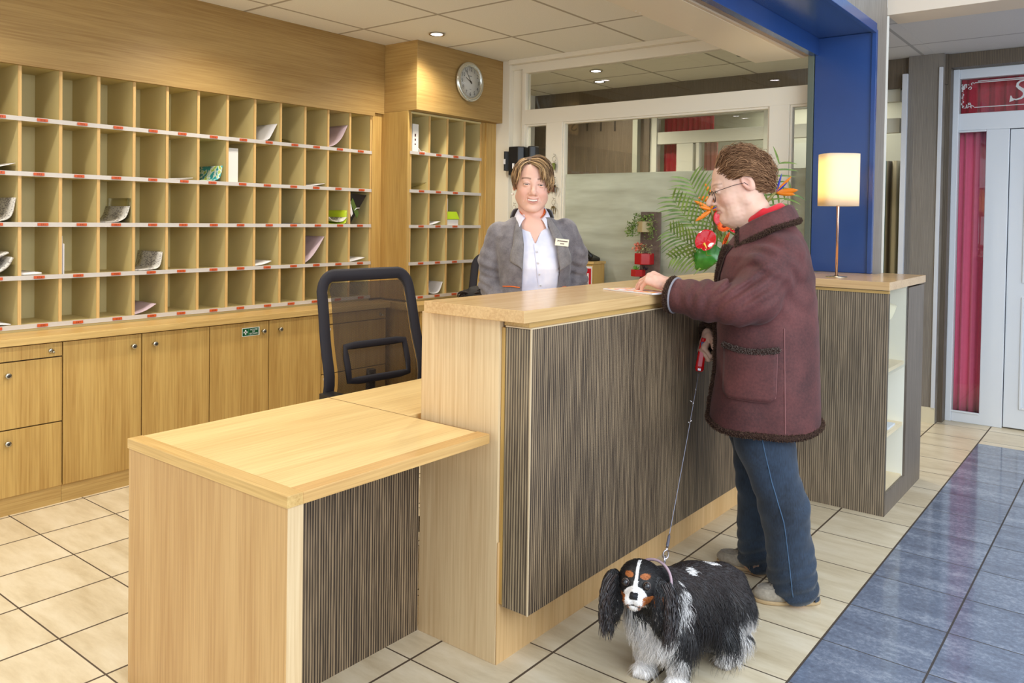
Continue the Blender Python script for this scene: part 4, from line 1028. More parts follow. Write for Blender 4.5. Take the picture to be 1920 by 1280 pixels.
def head_sdf(P, old=0, smile=0):
    """head frame: x forward, y left, z up, origin between the ears; metres for a 0.235 m head"""
    ay = np.abs(P[..., 1]); Q = np.stack([P[..., 0], ay, P[..., 2]], -1)     # symmetric half
    d = ell(P, (-.012, 0, .036), (.101, .077, .094))
    d = smin(d, ell(P, (.030, 0, -.026), (.066, .060, .084)), .03)
    d = smin(d, rcone(Q, (.0, .050, -.050), (.062, .016, -.094), .022, .019), .022)
    d = smin(d, ell(P, (.076 + .004 * old, 0, -.097), (.019, .022, .017)), .016 - .005 * old)
    d = smin(d, ell(Q, (.054, .037, -.030), (.030, .026, .026)), .014)
    if smile:
        d = smin(d, ell(Q, (.066, .036, -.028), (.022, .020, .017)), .010); d = smin(d, ell(P, (.028, 0, -.046), (.060, .063, .050)), .02)
    if old:
        d = smin(d, ell(Q, (.042, .040, -.080), (.030, .022, .026)), .016)
        d = smin(d, ell(P, (.040, 0, -.108), (.052, .046, .030)), .025); d = smin(d, rcone(P, (.040, 0, -.105), (-.01, 0, -.165), .036, .055), .03)
    d = smin(d, rcone(Q, (.085, 0, .030), (.074, .040, .028), .010, .009), .014)
    d = smax(d, -ell(Q, (.103, .0325, .009), (.020, .019, .013)), .012)
    ng = .006 if old else 0
    nose = rcone(P, (.088, 0, .016), (.113 + ng, 0, -.022), .0070, .0110)
    nose = smin(nose, ell(P, (.1145 + ng, 0, -.029), (.0130, .0120, .0110)), .008)
    nose = smin(nose, ell(Q, (.102 + ng / 2, .0135, -.033), (.0115, .0080, .0080)), .006)
    d = smin(d, nose, .011)
    d = np.maximum(d, -ell(Q, (.104, .0065, -.0405), (.006, .003, .003)))
    d = smin(d, ell(P, (.078, 0, -.060), (.020, .029, .022)), .014)
    cu = (P[..., 1] ** 2) * (12 if smile else -3)
    M = np.stack([P[..., 0] + (P[..., 1] ** 2) * 10, P[..., 1], P[..., 2] - cu], -1)
    wd = .031 if smile else .022
    up = ell(M, (.0965 + .002 * old, 0, -.0575 + .0015 * smile), (.0065, wd, .0042)); lo = ell(M, (.0950 + .003 * old, 0, -.0700 - .002 * smile), (.0075, wd * .85, .0054))
    d = smin(d, smin(up, lo, .001), .0035)
    d = smax(d, -ell(M, (.101, 0, -.0635), (.014, wd * (.92 if smile else 1), .0064 if smile else .0013)), .0015)
    fold = rcone(Q, (.100, .019, -.030), (.080, .039, -.064), .0030 if smile else .0022, .0026 if smile else .0018)
    d = smax(d, -fold, .006 if not smile else .005)
    # lids around the eyeballs
    e = ell(Q, (.0815, .032, .0085), (.0140, .0150, .0140)); slit = ell(Q, (.0955, .032, .0060 if old else .0070), (.012, .0132, .0017 if smile else .0034))
    d = smin(d, smax(e, -slit, .0012), .0035); d = smax(d, -slit, .0012)
    # ears
    er = ell(Q @ np.array([[.94, 0, .34], [0, 1, 0], [-.34, 0, .94]], np.float32), (-.026, .079, .002), (.0215, .0095, .037))
    er = smax(er, -ell(Q @ np.array([[.94, 0, .34], [0, 1, 0], [-.34, 0, .94]], np.float32), (-.021, .0905, .006), (.0130, .0090, .026)), .003); er = smin(er, ell(Q, (-.030, .081, -.004), (.007, .006, .018)), .003)
    d = smin(d, er, .004)
    d = smin(d, rcone(P, (-.022, 0, -.050), (-.050, 0, -.175), .054, .058), .035)
    if old: d = d + .0006 * vnoise(P, 190, 2) + .0008 * vnoise(P, 70, 5)
    return d
def head_cols(L, base, old=0, smile=0):
    n_ = len(L); col = np.tile(np.array(base, float), (n_, 1)); x, y, z = L.T; ay = np.abs(y)
    def blob(c, r, amt, colr):
        w_ = np.exp(-(((L if len(c) == 3 else L) - np.array(c)) / np.array(r)) ** 2 @ np.ones(3)) * amt; return w_[:, None] * (np.array(colr) - col)
    Ls = np.stack([x, ay, z], 1)
    def bl(c, r, amt, colr):
        w_ = (np.exp(-((((Ls - np.array(c)) / np.array(r)) ** 2).sum(1))) * amt)[:, None]; col[:] = col * (1 - w_) + np.array(colr) * w_
    red = srgb(206, 116, 98)[:3]; lip = srgb(176, 92, 84)[:3] if smile else srgb(178, 112, 100)[:3]
    bl((.07, .042, -.030), (.03, .024, .022), .38, red); bl((.11, 0, -.028), (.014, .018, .014), .35, red)
    bl((-.012, .085, 0), (.03, .02, .04), .4, srgb(214, 130, 110)[:3])
    cu = (y ** 2) * (12 if smile else -3); zz = z - cu
    m = (x > .080) & (ay < .026) & (np.abs(zz + .064) < (.0125 if smile else .0095)); 
    w_ = np.clip((.0125 - np.abs(zz + .0645)) / .004, 0, 1) * np.clip((.026 - ay) / .004, 0, 1) * (x > .080); w_ = w_[:, None] * .55
    col = col * (1 - w_) + np.array(lip) * w_
    # eyebrows and lash line
    bw = np.exp(-((z - .031 - .004 * np.cos((ay - .034) / .02 * 1.4)) / .0034) ** 2) * ((ay > .014) & (ay < .054) & (x > .05)) * (.9 if smile else .5)
    col = col * (1 - bw[:, None]) + np.array(srgb(96, 66, 46)[:3]) * bw[:, None]
    e = np.sqrt(((Ls - np.array((.0935, .032, .0085))) ** 2 / np.array((.014, .0145, .0050)) ** 2).sum(1))
    ew = np.exp(-((e - .9) / .30) ** 2) * .70 * (z > .005); col = col * (1 - ew[:, None]) + np.array(srgb(84, 54, 42)[:3]) * ew[:, None]
    if old:
        f = vnoise(L, 60, 9)[:, None] * .05 + 1; col = col * f
    return np.clip(col, 0, 1)
def eye_mesh(parent, H, iris, frame, look=(1, 0, 0)):
    """H = (origin, R, scale) of the head in figure space; two eyeballs"""
    lk = np.array(look, float); lk /= np.linalg.norm(lk)
    for s_ in (-1, 1):
        u, v = np.meshgrid(np.linspace(0, np.pi, 25), np.linspace(0, 2 * np.pi, 33), indexing='ij')
        a = np.cross(lk, [0, 0, 1.]); a /= np.linalg.norm(a); b = np.cross(lk, a)
        Pn = np.cos(u)[..., None] * lk + (np.sin(u) * np.cos(v))[..., None] * a + (np.sin(u) * np.sin(v))[..., None] * b
        L = np.array([.0815, .032 * s_, .0085]) + .0124 * Pn.reshape(-1, 3); uu = u.reshape(-1)
        cols = np.tile(np.array(srgb(226, 216, 208)[:3]), (len(L), 1)); cols[uu < .56] = iris; cols[uu < .26] = (.004, .004, .004); cols[(uu > .50) & (uu < .60)] = np.array(iris) * .4
        i = np.arange(24)[:, None] * 33; j = np.arange(32)[None]; Q = np.stack([i + j, i + j + 1, i + 34 + j, i + 33 + j], -1).reshape(-1, 4)
        W = (L * H[2]) @ H[1].T + H[0]
        np_mesh('eye', W, Q, attr_mat('eyeball', rough=.08, spec=.6), parent, cols, frame=frame)
def hand_chains(wr, fw, up, s=1, curls=(20, 30, 25), thumb=(30, 20), spread=4, left=True, per=None, scale=1.0):
    """wr wrist, fw direction to the knuckles, up = back of the hand; returns list of chains (points, radii)"""
    fw = np.array(fw, float); fw /= np.linalg.norm(fw); up = np.array(up, float); up -= fw * (up @ fw); up /= np.linalg.norm(up)
    sd = np.cross(up, fw) * (1 if left else -1)      # towards the little finger for a left hand when up is the back
    th = -sd; wr = np.array(wr, float); k = scale; ch = []
    # sd: for the left hand seen from the back the thumb is on the right
    palm = [([wr, wr + fw * .045 * k], [.025 * k, .024 * k]),
            ([wr + fw * .03 * k + th * .018 * k, wr + fw * .085 * k + th * .026 * k], [.017 * k, .0145 * k]),
            ([wr + fw * .03 * k, wr + fw * .088 * k + th * .004 * k], [.018 * k, .015 * k]),
            ([wr + fw * .03 * k - th * .016 * k, wr + fw * .082 * k - th * .018 * k], [.016 * k, .013 * k]),
            ([wr + fw * .03 * k - th * .022 * k, wr + fw * .074 * k - th * .033 * k], [.014 * k, .012 * k])]
    ch += [('palm', p) for p in palm]
    L = [(.043, .026, .021), (.047, .030, .022), (.043, .028, .021), (.034, .021, .019)]
    off = [.027, .006, -.014, -.032]; bas = [.086, .090, .084, .075]; R0 = [.0090, .0092, .0087, .0078]
    for i in range(4):
        c = per[i] if per else curls; b = wr + fw * bas[i] * k + th * off[i] * k
        a0 = math.radians(c[0]); sp = math.radians(spread * (1.5 - i)); pts = [b]; ang = 0
        dirl = fw * math.cos(sp) + th * math.sin(sp)
        for j in range(3):
            ang += math.radians(c[j]); dd = dirl * math.cos(ang) - up * math.sin(ang); pts.append(pts[-1] + dd * L[i][j] * k)
        ch.append(('finger', (pts, [R0[i] * k * q for q in (1.05, .97, .88, .76)])))
    b = wr + fw * .022 * k + th * .024 * k; t1 = math.radians(thumb[0]); t2 = math.radians(thumb[1])
    d1 = fw * math.cos(t1) * .8 + th * math.sin(t1) - up * .35; d1 /= np.linalg.norm(d1)
    d2 = d1 * math.cos(t2) + fw * math.sin(t2) * .8 - up * .1; d2 /= np.linalg.norm(d2)
    ch.append(('thumb', ([b, b + d1 * .042 * k, b + d1 * .042 * k + d2 * .032 * k, b + d1 * .042 * k + d2 * .032 * k + (d2 * .8 - up * .3) * .024 * k], [.0155 * k, .0118 * k, .0105 * k, .0085 * k])))
    return ch
def hand_sdf(P, chains):
    d = None
    for nm, (pts, rs) in chains:
        q = chain(P, pts, rs, .003)
        if nm == 'palm': d = q if d is None else smin(d, q, .010)
        else: d = smin(d, q, .004 if nm == 'finger' else .009)
    return d
def locks(name, parent, frame, H, roots, flow, length, colA, colB, rad=.006, S=9, lift=.012, curl=.004, cf=3.0, cen=(-.012, 0, .036), er=(.101, .077, .094), seed=1, grav=0., mat_=None, n=5):
    g = np.random.default_rng(seed); R = np.array(roots, float); N = len(R); cen = np.array(cen); er = np.array(er)
    p = R / (np.linalg.norm(R / er, axis=1, keepdims=True)) * 1.0
    ln = length(R) if callable(length) else np.full(N, length); ln = ln * g.uniform(.8, 1.2, N)
    pts = np.zeros((N, S, 3)); ph = g.uniform(0, 6.28, (N, 3)); lf = lift * g.uniform(.5, 1.3, N)
    t = flow(R); q = p.copy()
    for k in range(S):
        u = k / (S - 1)
        e = np.linalg.norm(q / er, axis=1, keepdims=True); off = 1.0 + (lf * (math.sin(min(1, u * 1.3) * math.pi * .5)) / .085)[:, None] 
        out = q / e * np.maximum(off, 1.01)
        wv = curl * u * np.sin(ph + u * cf * 2 + np.array([0, 2, 4]))
        pts[:, k] = out + wv
        t = flow(q) if k else t
        q = q + t * (ln / (S - 1))[:, None]; q[:, 2] -= grav * u * ln / (S - 1)
    prof = np.array([.75, 1, 1, 1, .95, .85, .7, .45, .12])[:S] if S == 9 else np.linspace(1, .15, S)
    rad_ = rad * g.uniform(.7, 1.25, N)[:, None] * prof[None]
    V, Q = strands(pts + cen, rad_, n)
    m = g.uniform(0, 1, N)[:, None] ** 1.3
    c = np.array(colA) * (1 - m) + np.array(colB) * m; c = np.repeat(c, S * n, 0)
    W = (V * H[2]) @ H[1].T + H[0]
    return np_mesh(name, W, Q, mat_ or attr_mat('hair', rough=.62, spec=.22), parent, c, frame=frame)
def dome(n, seed, keep):
    g = np.random.default_rng(seed); out = []
    while len(out) < n:
        v = g.normal(size=(n * 3, 3)); v /= np.linalg.norm(v, axis=1, keepdims=True); v = v * np.array([.101, .077, .094]); out += list(v[keep(v)])
    return np.array(out[:n])
SKIN = attr_mat('skin', rough=.48, spec=.35, sss=.12)
def fz_mat(name, c1, c2, scale=60, sheen=.4, bump=.3, rough=.9, big=6):
    n = NT(name); f = n.noise(n.coords(), scale, 4, .7); g = n.noise(n.coords(), big, 3, .6)
    n.l(n.ramp(n.math('ADD', n.math('MULTIPLY', f, .45), n.math('MULTIPLY', g, .55)), [(.36, srgb(*c1)), (.64, srgb(*c2))]), n.b.inputs['Base Color'])
    n.b.inputs['Roughness'].default_value = rough; n.b.inputs['Sheen Weight'].default_value = sheen; n.bump(f, bump, .003); return n.m
def fuzz(name, parent, frame, path, r, cA, cB, n=1400, ln=.005, seed=3, closed=False):
    """pile trim: a core tube with short tufts"""
    P = np.array(path, float); g = np.random.default_rng(seed)
    mb = MB(); mb.tube(P, r, 10); V = np.array(mb.v); Q = [f for f in mb.f if len(f) == 4]
    seg = np.linalg.norm(np.diff(P, axis=0), axis=1); cs = np.concatenate([[0], np.cumsum(seg)]); s_ = g.uniform(0, cs[-1], n)
    C0 = np.stack([np.interp(s_, cs, P[:, i]) for i in range(3)], 1); n = n * 3; ln = .0052; s_ = g.uniform(0, cs[-1], n); C0 = np.stack([np.interp(s_, cs, P[:, i]) for i in range(3)], 1); D = g.normal(size=(n, 3)); D /= np.linalg.norm(D, axis=1, keepdims=True)
    B = C0 + D * r * .88; pts = np.stack([B, B + D * ln * .5 + g.normal(size=(n, 3)) * .0012, B + D * ln + g.normal(size=(n, 3)) * .0018], 1)
    V2, Q2 = strands(pts, np.tile(np.array([.0016, .0013, .0004]), (n, 1)), 3, .8)
    m = g.uniform(0, 1, n)[:, None]; c2 = np.repeat(np.array(cA) * (1 - m) + np.array(cB) * m, 9, 0)
    Vt = np.concatenate([V, V2]); Qt = np.concatenate([np.array(Q), Q2 + len(V)]); ct = np.concatenate([np.tile(np.array(cA), (len(V), 1)), c2])
    return np_mesh(name, Vt, Qt, attr_mat('pile', rough=.9, spec=.2), parent, ct, frame=frame)
class Torso:
    """elliptical sections by height: z, back x, front x, half width, centre y"""
    def __init__(s, rows): s.r = np.array(rows, float)
    def at(s, z): return [np.interp(z, s.r[:, 0], s.r[:, i]) for i in range(1, s.r.shape[1])]
    def sdf(s, P, grow=0):
        bk, fr_, hw, cy = s.at(P[..., 2]); c = (bk + fr_) / 2; a = (fr_ - bk) / 2 + grow; b = hw + grow
        x = P[..., 0] - c; y = P[..., 1] - cy
        k0 = ((np.abs(x) / a) ** 2.3 + (np.abs(y) / b) ** 2.3) ** (1 / 2.3)
        d = (k0 - 1) * np.minimum(a, b) * .9
        z0, z1 = s.r[0, 0] - grow, s.r[-1, 0] + grow
        return np.maximum(d, np.maximum(z0 - P[..., 2], P[..., 2] - z1))
    def side(s, x, z, off=0, sgn=1):
        bk, fr_, hw, cy = s.at(z); c = (bk + fr_) / 2; a = (fr_ - bk) / 2
        return cy + sgn * ((hw) * max(0, 1 - (abs(x - c) / a) ** 2.3) ** (1 / 2.3) + off)
    def front(s, y, z, off=0):
        bk, fr_, hw, cy = s.at(z); c = (bk + fr_) / 2; a = (fr_ - bk) / 2
        return c + a * max(0, 1 - (abs(y - cy) / hw) ** 2.3) ** (1 / 2.3) + off
def shoe(parent, frame, toe, heel, upm, solem, tassel=True, name='shoe'):
    toe = np.array([*toe, 0.]); heel = np.array([*heel, 0.]); f_ = toe - heel; L_ = np.linalg.norm(f_); f_ /= L_; sd = np.array([-f_[1], f_[0], 0.])
    A = np.stack([f_, sd, [0, 0, 1.]], 1); c = (toe + heel) / 2
    def fn(P):
        d = ell(P, (.045, 0, .030), (L_ * .36, .044, .036)); d = smin(d, ell(P, (-.065, 0, .045), (.062, .034, .046)), .03)
        d = smin(d, rcone(P, (.02, 0, .045), (-.06, 0, .055), .032, .036), .02)
        d = np.maximum(d, .010 - P[..., 2]); d = np.maximum(d, P[..., 2] - .085)
        rid = np.abs(ell(P, (.050, 0, .045), (L_ * .28, .034, .05))) - .0016
        return smin(d, np.maximum(rid, d - .004), .003)
    V, Q = sparse_mesh(fn, (-.17, -.07, -.01), (.19, .07, .12), .003)
    fr2 = (np.array(frame[0]) + frame[1] @ c, frame[1] @ A)
    s_ = np_mesh(name, V, Q, upm, parent, frame=fr2)
    def fs(P):
        d = ell(P, (.045, 0, .010), (L_ * .355, .0445, .05)); d = smin(d, ell(P, (-.065, 0, .010), (.064, .036, .05)), .03); return np.maximum(d, np.abs(P[..., 2] - .008) - .007)
    V, Q = sparse_mesh(fs, (-.17, -.07, -.01), (.19, .07, .05), .003); np_mesh('sole', V, Q, solem, s_, frame=fr2)
    if tassel:
        mb = MB(); g = random.Random(2)
        for sy in (-1, 1):
            mb.tube([(.045, sy * .006, .066), (.055, sy * .014, .070), (.066, sy * .008, .062), (.055, sy * .002, .066)], .0028, 6)
            for k in range(10):
                a = sy * (.004 + .0022 * k); mb.tube([(.052, a * .4, .069), (.068, a * .8, .064 - .001 * k), (.088, a * 1.2 + g.uniform(-.003, .003), .050 - .001 * k)], [.002, .0022, .0014], 5)
        np_mesh('tassel', mb.v, np.array([f for f in mb.f if len(f) == 4]), upm, s_, frame=fr2)
    return s_
def fig_frame(O, f):
    f = np.array([*f, 0.]); f /= np.linalg.norm(f); return np.array(O, float), np.stack([f, np.array([-f[1], f[0], 0]), np.array([0, 0, 1.])], 1)

def march(fn, x, z, y0=.40, sgn=-1, step=.002, off=.002):
    ys = y0 + sgn * step * np.arange(400); P = np.stack([np.full(400, x), ys, np.full(400, z)], 1).astype(np.float32); d = fn(P); k = int(np.argmax(d < 0)) if (d < 0).any() else 200
    return (x, ys[k] - sgn * off, z)
def marchx(fn, y, z, x0=.42, step=.002, off=.002):
    xs = x0 - step * np.arange(400); P = np.stack([xs, np.full(400, y), np.full(400, z)], 1).astype(np.float32); d = fn(P); k = int(np.argmax(d < 0)) if (d < 0).any() else 100
    return (xs[k] + off, y, z)
# ================================================================ THE VISITOR IN THE BURGUNDY COAT
FRC = fig_frame((-1.15, 3.17, 0), (-.955, -.296))
vis = thing('person', 'elderly person in burgundy sheepskin coat and jeans leaning on the counter, holding a red leash', 'person', tuple(FRC[0]))
HV = (np.array([.161, -.002, 1.590]), rot(17, 15, 0), 1.06)
COAT = Torso([(.655, -.172, .258, .250, 0), (.75, -.170, .246, .245, 0), (.86, -.165, .232, .238, 0), (.97, -.158, .230, .232, 0), (1.14, -.147, .234, .225, 0),
              (1.24, -.136, .230, .220, 0), (1.32, -.118, .215, .205, 0), (1.37, -.102, .195, .170, 0), (1.41, -.080, .165, .125, 0), (1.45, -.050, .130, .090, 0)])
LSL = ([(-.008, .128, 1.322), (.030, .200, 1.26), (.065, .255, 1.165), (.13, .270, 1.150), (.25, .235, 1.150), (.378, .200, 1.163)], [.092, .088, .082, .078, .073, .067])
RSL = ([(-.01, -.165, 1.365), (.03, -.250, 1.24), (.08, -.265, 1.14), (.18, -.245, 1.00), (.275, -.150, .962)], [.080, .078, .072, .070, .066])
LH = hand_chains((.400, .186, 1.196), (.80, -.24, .30), (.12, .30, .95), left=True, per=[(44, 16, 8), (48, 18, 8), (54, 20, 10), (62, 26, 12)], thumb=(38, 14), spread=6, scale=1.06)
RH = hand_chains((.284, -.140, .972), (.20, .55, -.62), (.80, .20, .45), left=False, per=[(58, 80, 52), (60, 84, 55), (62, 84, 55), (64, 84, 55)], thumb=(36, 46), spread=1)
LEG = [([(.05, .10, .80), (.035, .105, .60), (-.045, .105, .35), (-.086, .098, .045)], [.118, .106, .086, .090]),
       ([(.06, -.10, .80), (.085, -.11, .60), (.068, -.115, .36), (.066, -.12, .045)], [.118, .104, .082, .078])]
def vis_body(P):
    d = COAT.sdf(P, -.045)
    for pts, rs in (LSL, RSL): d = smin(d, chain(P, pts, [r - .030 for r in rs], .03), .03)
    for pts, rs in LEG: d = smin(d, chain(P, pts, [r - .022 for r in rs], .03), .03)
    for a, b in (((-.075, .092, .05), (.0, .112, .030)), ((.07, -.12, .05), (.15, -.125, .030))): d = smin(d, rcone(P, a, b, .034, .024), .02)
    d = smin(d, rcone(P, (.060, 0, 1.40), (.095, 0, 1.50), .060, .056), .03)
    h = (P - HV[0].astype(np.float32)) @ HV[1].astype(np.float32) / HV[2]
    m = (h ** 2).sum(-1) < .24 ** 2
    if m.any(): d = d.copy(); d[m] = smin(d[m], head_sdf(h[m], old=1) * HV[2], .012)
    for ch, wr, el_ in ((LH, (.400, .186, 1.196), (.30, .215, 1.165)), (RH, (.284, -.140, .972), (.22, -.205, .995))):
        m = near(P, wr, .24)
        if m.any(): d = d.copy(); d[m] = smin(d[m], smin(hand_sdf(P[m], ch), rcone(P[m], el_, wr, .032, .026), .012), .01)
    return d
V, Q = sparse_mesh(vis_body, (-.22, -.33, 0), (.62, .33, 1.80), .0030)
Lh = (V - HV[0]) @ HV[1] / HV[2]
base = np.array(srgb(222, 182, 160)[:3]); cols = np.tile(base, (len(V), 1)); mh = (Lh ** 2).sum(1) < .2 ** 2
cols[mh] = head_cols(Lh[mh], base, old=1)
hm = (V[:, 0] > .30) & (V[:, 2] < 1.3); cols[hm] = np.array(srgb(222, 176, 156)[:3]) * (1 + .08 * vnoise(V[hm], 150, 3)[:, None])
np_mesh('body', V, Q, SKIN, vis, cols, frame=FRC)
eye_mesh(vis, HV, srgb(96, 84, 66)[:3], FRC, look=(1, 0, -.35))

def fold(P, c, ax, wl, amp, rad):    # ridges around a joint
    q = P - np.array(c, np.float32); s_ = q @ np.array(ax, np.float32); w_ = np.exp(-(q ** 2).sum(-1) / rad ** 2)
    return amp * w_ * np.sin(s_ * 2 * np.pi / wl + 1.5 * np.sin(q[..., 1] * 30))
def coat_fn(P):
    d = COAT.sdf(P)
    near_s = chain(P, *LSL, .03); far_s = chain(P, *RSL, .03)
    for pts in (LSL, RSL):
        pass
    # cut the cuffs square
    def cut(dd, pts, ln=.0):
        a, b = np.array(pts[0][-2]), np.array(pts[0][-1]); ax = (b - a) / np.linalg.norm(b - a)
        return np.maximum(dd, (P - b.astype(np.float32)) @ ax.astype(np.float32) - ln)
    near_s = cut(near_s, LSL); far_s = cut(far_s, RSL)
    near_s = near_s + fold(P, (.11, .26, 1.20), (.62, 0, .78), .042, .0120, .10) + fold(P, (.22, .22, 1.18), (1, 0, .35), .058, .0080, .10) + fold(P, (.02, .22, 1.33), (.5, 0, -.86), .065, .0060, .12) + fold(P, (.30, .22, 1.15), (1, .2, -.3), .05, .004, .08)
    d = smin(d, near_s, .032); d = smin(d, far_s, .022)
    d = d + .0022 * vnoise(P, 11, 1) + .0012 * vnoise(P, 32, 4) + fold(P, (-.08, .12, 1.22), (-.6, 0, .8), .08, .005, .12) + .003 * np.sin(P[..., 0] * 22 + 2 * np.sin(P[..., 1] * 9)) * np.clip((.95 - P[..., 2]) / .3, 0, 1)
    inner = np.maximum(COAT.sdf(P, -.02), P[..., 2] - .9); d = np.maximum(d, -inner)   # open hem
    # neck opening
    d = np.maximum(d, -rcone(P, (.075, 0, 1.40), (.14, 0, 1.56), .056, .085))
    # hollow cuffs
    for pts in (LSL, RSL):
        a, b = np.array(pts[0][-2]), np.array(pts[0][-1]); ax = (b - a) / np.linalg.norm(b - a)
        d = np.maximum(d, -rcone(P, b - ax * .05, b + ax * .05, pts[1][-1] - .014, pts[1][-1] - .014))
    return d
SUEDE = fz_mat('burgundy_suede', (64, 29, 29), (100, 51, 49), 110, .05, .15, .75, 7)
V, Q = sparse_mesh(coat_fn, (-.24, -.36, .62), (.45, .37, 1.52), .0045)
coat = np_mesh('coat', V, Q, SUEDE, vis, frame=FRC)
PA, PB = np.array(srgb(52, 34, 28)[:3]), np.array(srgb(104, 80, 64)[:3])
def ringpath(pts, r, off=.0, n_=28):
    a, b = np.array(pts[0][-2]), np.array(pts[0][-1]); ax = (b - a) / np.linalg.norm(b - a); u = np.cross(ax, [0, 0, 1.]); u /= np.linalg.norm(u); v = np.cross(ax, u)
    return [b + ax * off + r * (math.cos(t) * u + math.sin(t) * v) for t in np.linspace(0, 2 * math.pi, n_)]
fuzz('cuff_trim', coat, FRC, ringpath(LSL, .060, .006), .012, PA, PB, 2600, .010)
fuzz('cuff_trim', coat, FRC, ringpath(RSL, .058, .006), .011, PA, PB, 1600, .010)
mb = MB(); mb.tube(ringpath(LSL, .068, -.008), .0045, 6); np_mesh('cuff_piping', mb.v, np.array([f for f in mb.f if len(f) == 4]), mat('grey_piping', (138, 134, 140), .6), coat, frame=FRC)
hem = []
for t in np.linspace(0, 2 * math.pi, 60):
    bk, fr_, hw, cy = COAT.at(.658); c, a = (bk + fr_) / 2, (fr_ - bk) / 2; k = (abs(math.cos(t)) ** 2.3 + abs(math.sin(t)) ** 2.3) ** (-1 / 2.3)
    hem.append((c + a * k * math.cos(t), hw * k * math.sin(t), .654 + .012 * math.cos(t) ** 2 + .003 * math.sin(5 * t)))
fuzz('hem_trim', coat, FRC, hem, .011, PA, PB, 3600, .010)
fe = [marchx(coat_fn, .055 + .012 * math.sin(z * 9), z) for z in np.linspace(1.35, .66, 30)]
fuzz('front_trim', coat, FRC, fe, .011, PA, PB, 2600, .009)
fe = [marchx(coat_fn, -.02, z) for z in np.linspace(1.30, .66, 24)]
fuzz('front_trim', coat, FRC, fe, .012, PA, PB, 1500, .009)
# wide lapel facing of pile at the chest
mb = MB(); mb.grid(lambda u, v: (COAT.front(.05 + .085 * u * (1 - v * .5), 1.36 - .30 * v, .006 + .006 * math.sin(u * 3)), .05 + .085 * u * (1 - v * .5), 1.36 - .30 * v), 6, 20)
o = np_mesh('lapel_facing', mb.v, np.array(mb.f), fz_mat('dark_pile', (34, 22, 19), (78, 56, 46), 260, .0, .8, 1, 30), coat, frame=FRC)
for yy in (.078, .098, .116):
    fuzz('front_trim', coat, FRC, [marchx(coat_fn, yy - .05 * t, 1.352 - .27 * t) for t in np.linspace(0, 1, 16)], .012, PA * .8, PB * .8, 700, .009, seed=int(yy * 1000))
# collar
def collar(sg):
    inn = [(-.024, 0, 1.512), (-.016, .045, 1.510), (.008, .078, 1.492), (.048, .094, 1.476), (.096, .092, 1.452), (.152, .074, 1.418)]
    out = [(-.074, 0, 1.470), (-.066, .068, 1.466), (-.036, .126, 1.454), (.012, .154, 1.438), (.082, .160, 1.402), (.148, .138, 1.362)]
    I, O_ = np.array(inn) * [1, sg, 1], np.array(out) * [1, sg, 1]; mb = MB(); n_ = 26
    def ev(A, u): x = u * (len(A) - 1); return np.array([np.interp(x, range(len(A)), A[:, i]) for i in range(3)])
    def fn(u, v):
        a, b = ev(I, u), ev(O_, u); p = a * (1 - v) + b * v; up = np.array([0, 0, 1.]); p = p + up * (.024 * math.sin(math.pi * min(1, v * 1.15)) - .002); return p
    mb.grid(fn, n_, 9); ob = np_mesh('collar', mb.v, np.array(mb.f), SUEDE, coat, frame=FRC)
    md = ob.modifiers.new('s', 'SOLIDIFY'); md.thickness = .009; md.offset = 0
    path = [fn(u, 1.0) - np.array([0, 0, .006]) for u in np.linspace(0, 1, 30)] + [fn(1, v) for v in np.linspace(.9, .25, 6)]
    fuzz('collar_trim', coat, FRC, path, .0085, PA, PB, 1700, .009)
collar(1); collar(-1)
MB().build if False else None
def onside(x, z, off=.004): return (x, COAT.side(x, z, off), z)
px0, px1, pz0, pz1 = -.012, .186, .785, .972
def pk(u, v):
    x = px0 + (px1 - px0) * u; z = pz0 + (pz1 - pz0) * v
    if v < .15: x = px0 + .02 * (1 - v / .15) ** 2 + (px1 - px0 - .04 * (1 - v / .15) ** 2) * u
    return onside(x, z, .007 + .005 * math.sin(u * math.pi) * v)
mb = MB(); mb.grid(pk, 16, 14); ob = np_mesh('pocket', mb.v, np.array(mb.f), SUEDE, coat, frame=FRC); md = ob.modifiers.new('s', 'SOLIDIFY'); md.thickness = .004
fuzz('pocket_trim', ob, FRC, [onside(px0 - .004 + (px1 - px0 + .008) * t, pz1 + .004 - .012 * math.sin(math.pi * t) + .004, .012) for t in np.linspace(0, 1, 16)], .0085, PA, np.array(srgb(120, 104, 96)[:3]), 900, .008)
STI = mat('burgundy_seam', (132, 84, 82), .7)
def seam(path, nm='seam', r=.0022, m=STI):
    mb = MB(); mb.tube(path, r, 5); return np_mesh(nm, mb.v, np.array([f for f in mb.f if len(f) == 4]), m, coat, frame=FRC)
seam([pk(u, v) for u, v in [(0, v) for v in np.linspace(1, .1, 8)] + [(u, 0.0) for u in np.linspace(.03, .97, 10)] + [(1, v) for v in np.linspace(.1, 1, 8)]])
seam([march(coat_fn, -.035 - .03 * (1.05 - z), z) for z in np.linspace(1.06, .67, 26)])
mb = MB(); b0 = np.array([COAT.front(.075, 1.345, .010), .080, 1.352]); mb.lathe(b0, [(.010, 0), (.011, .003), (.008, .005), (.004, .004)], 16, ax=(.7, .5, .3)); np_mesh('button', mb.v, np.array([f for f in mb.f if len(f) == 4]), mat('horn_button', (58, 50, 48), .3), coat, frame=FRC)
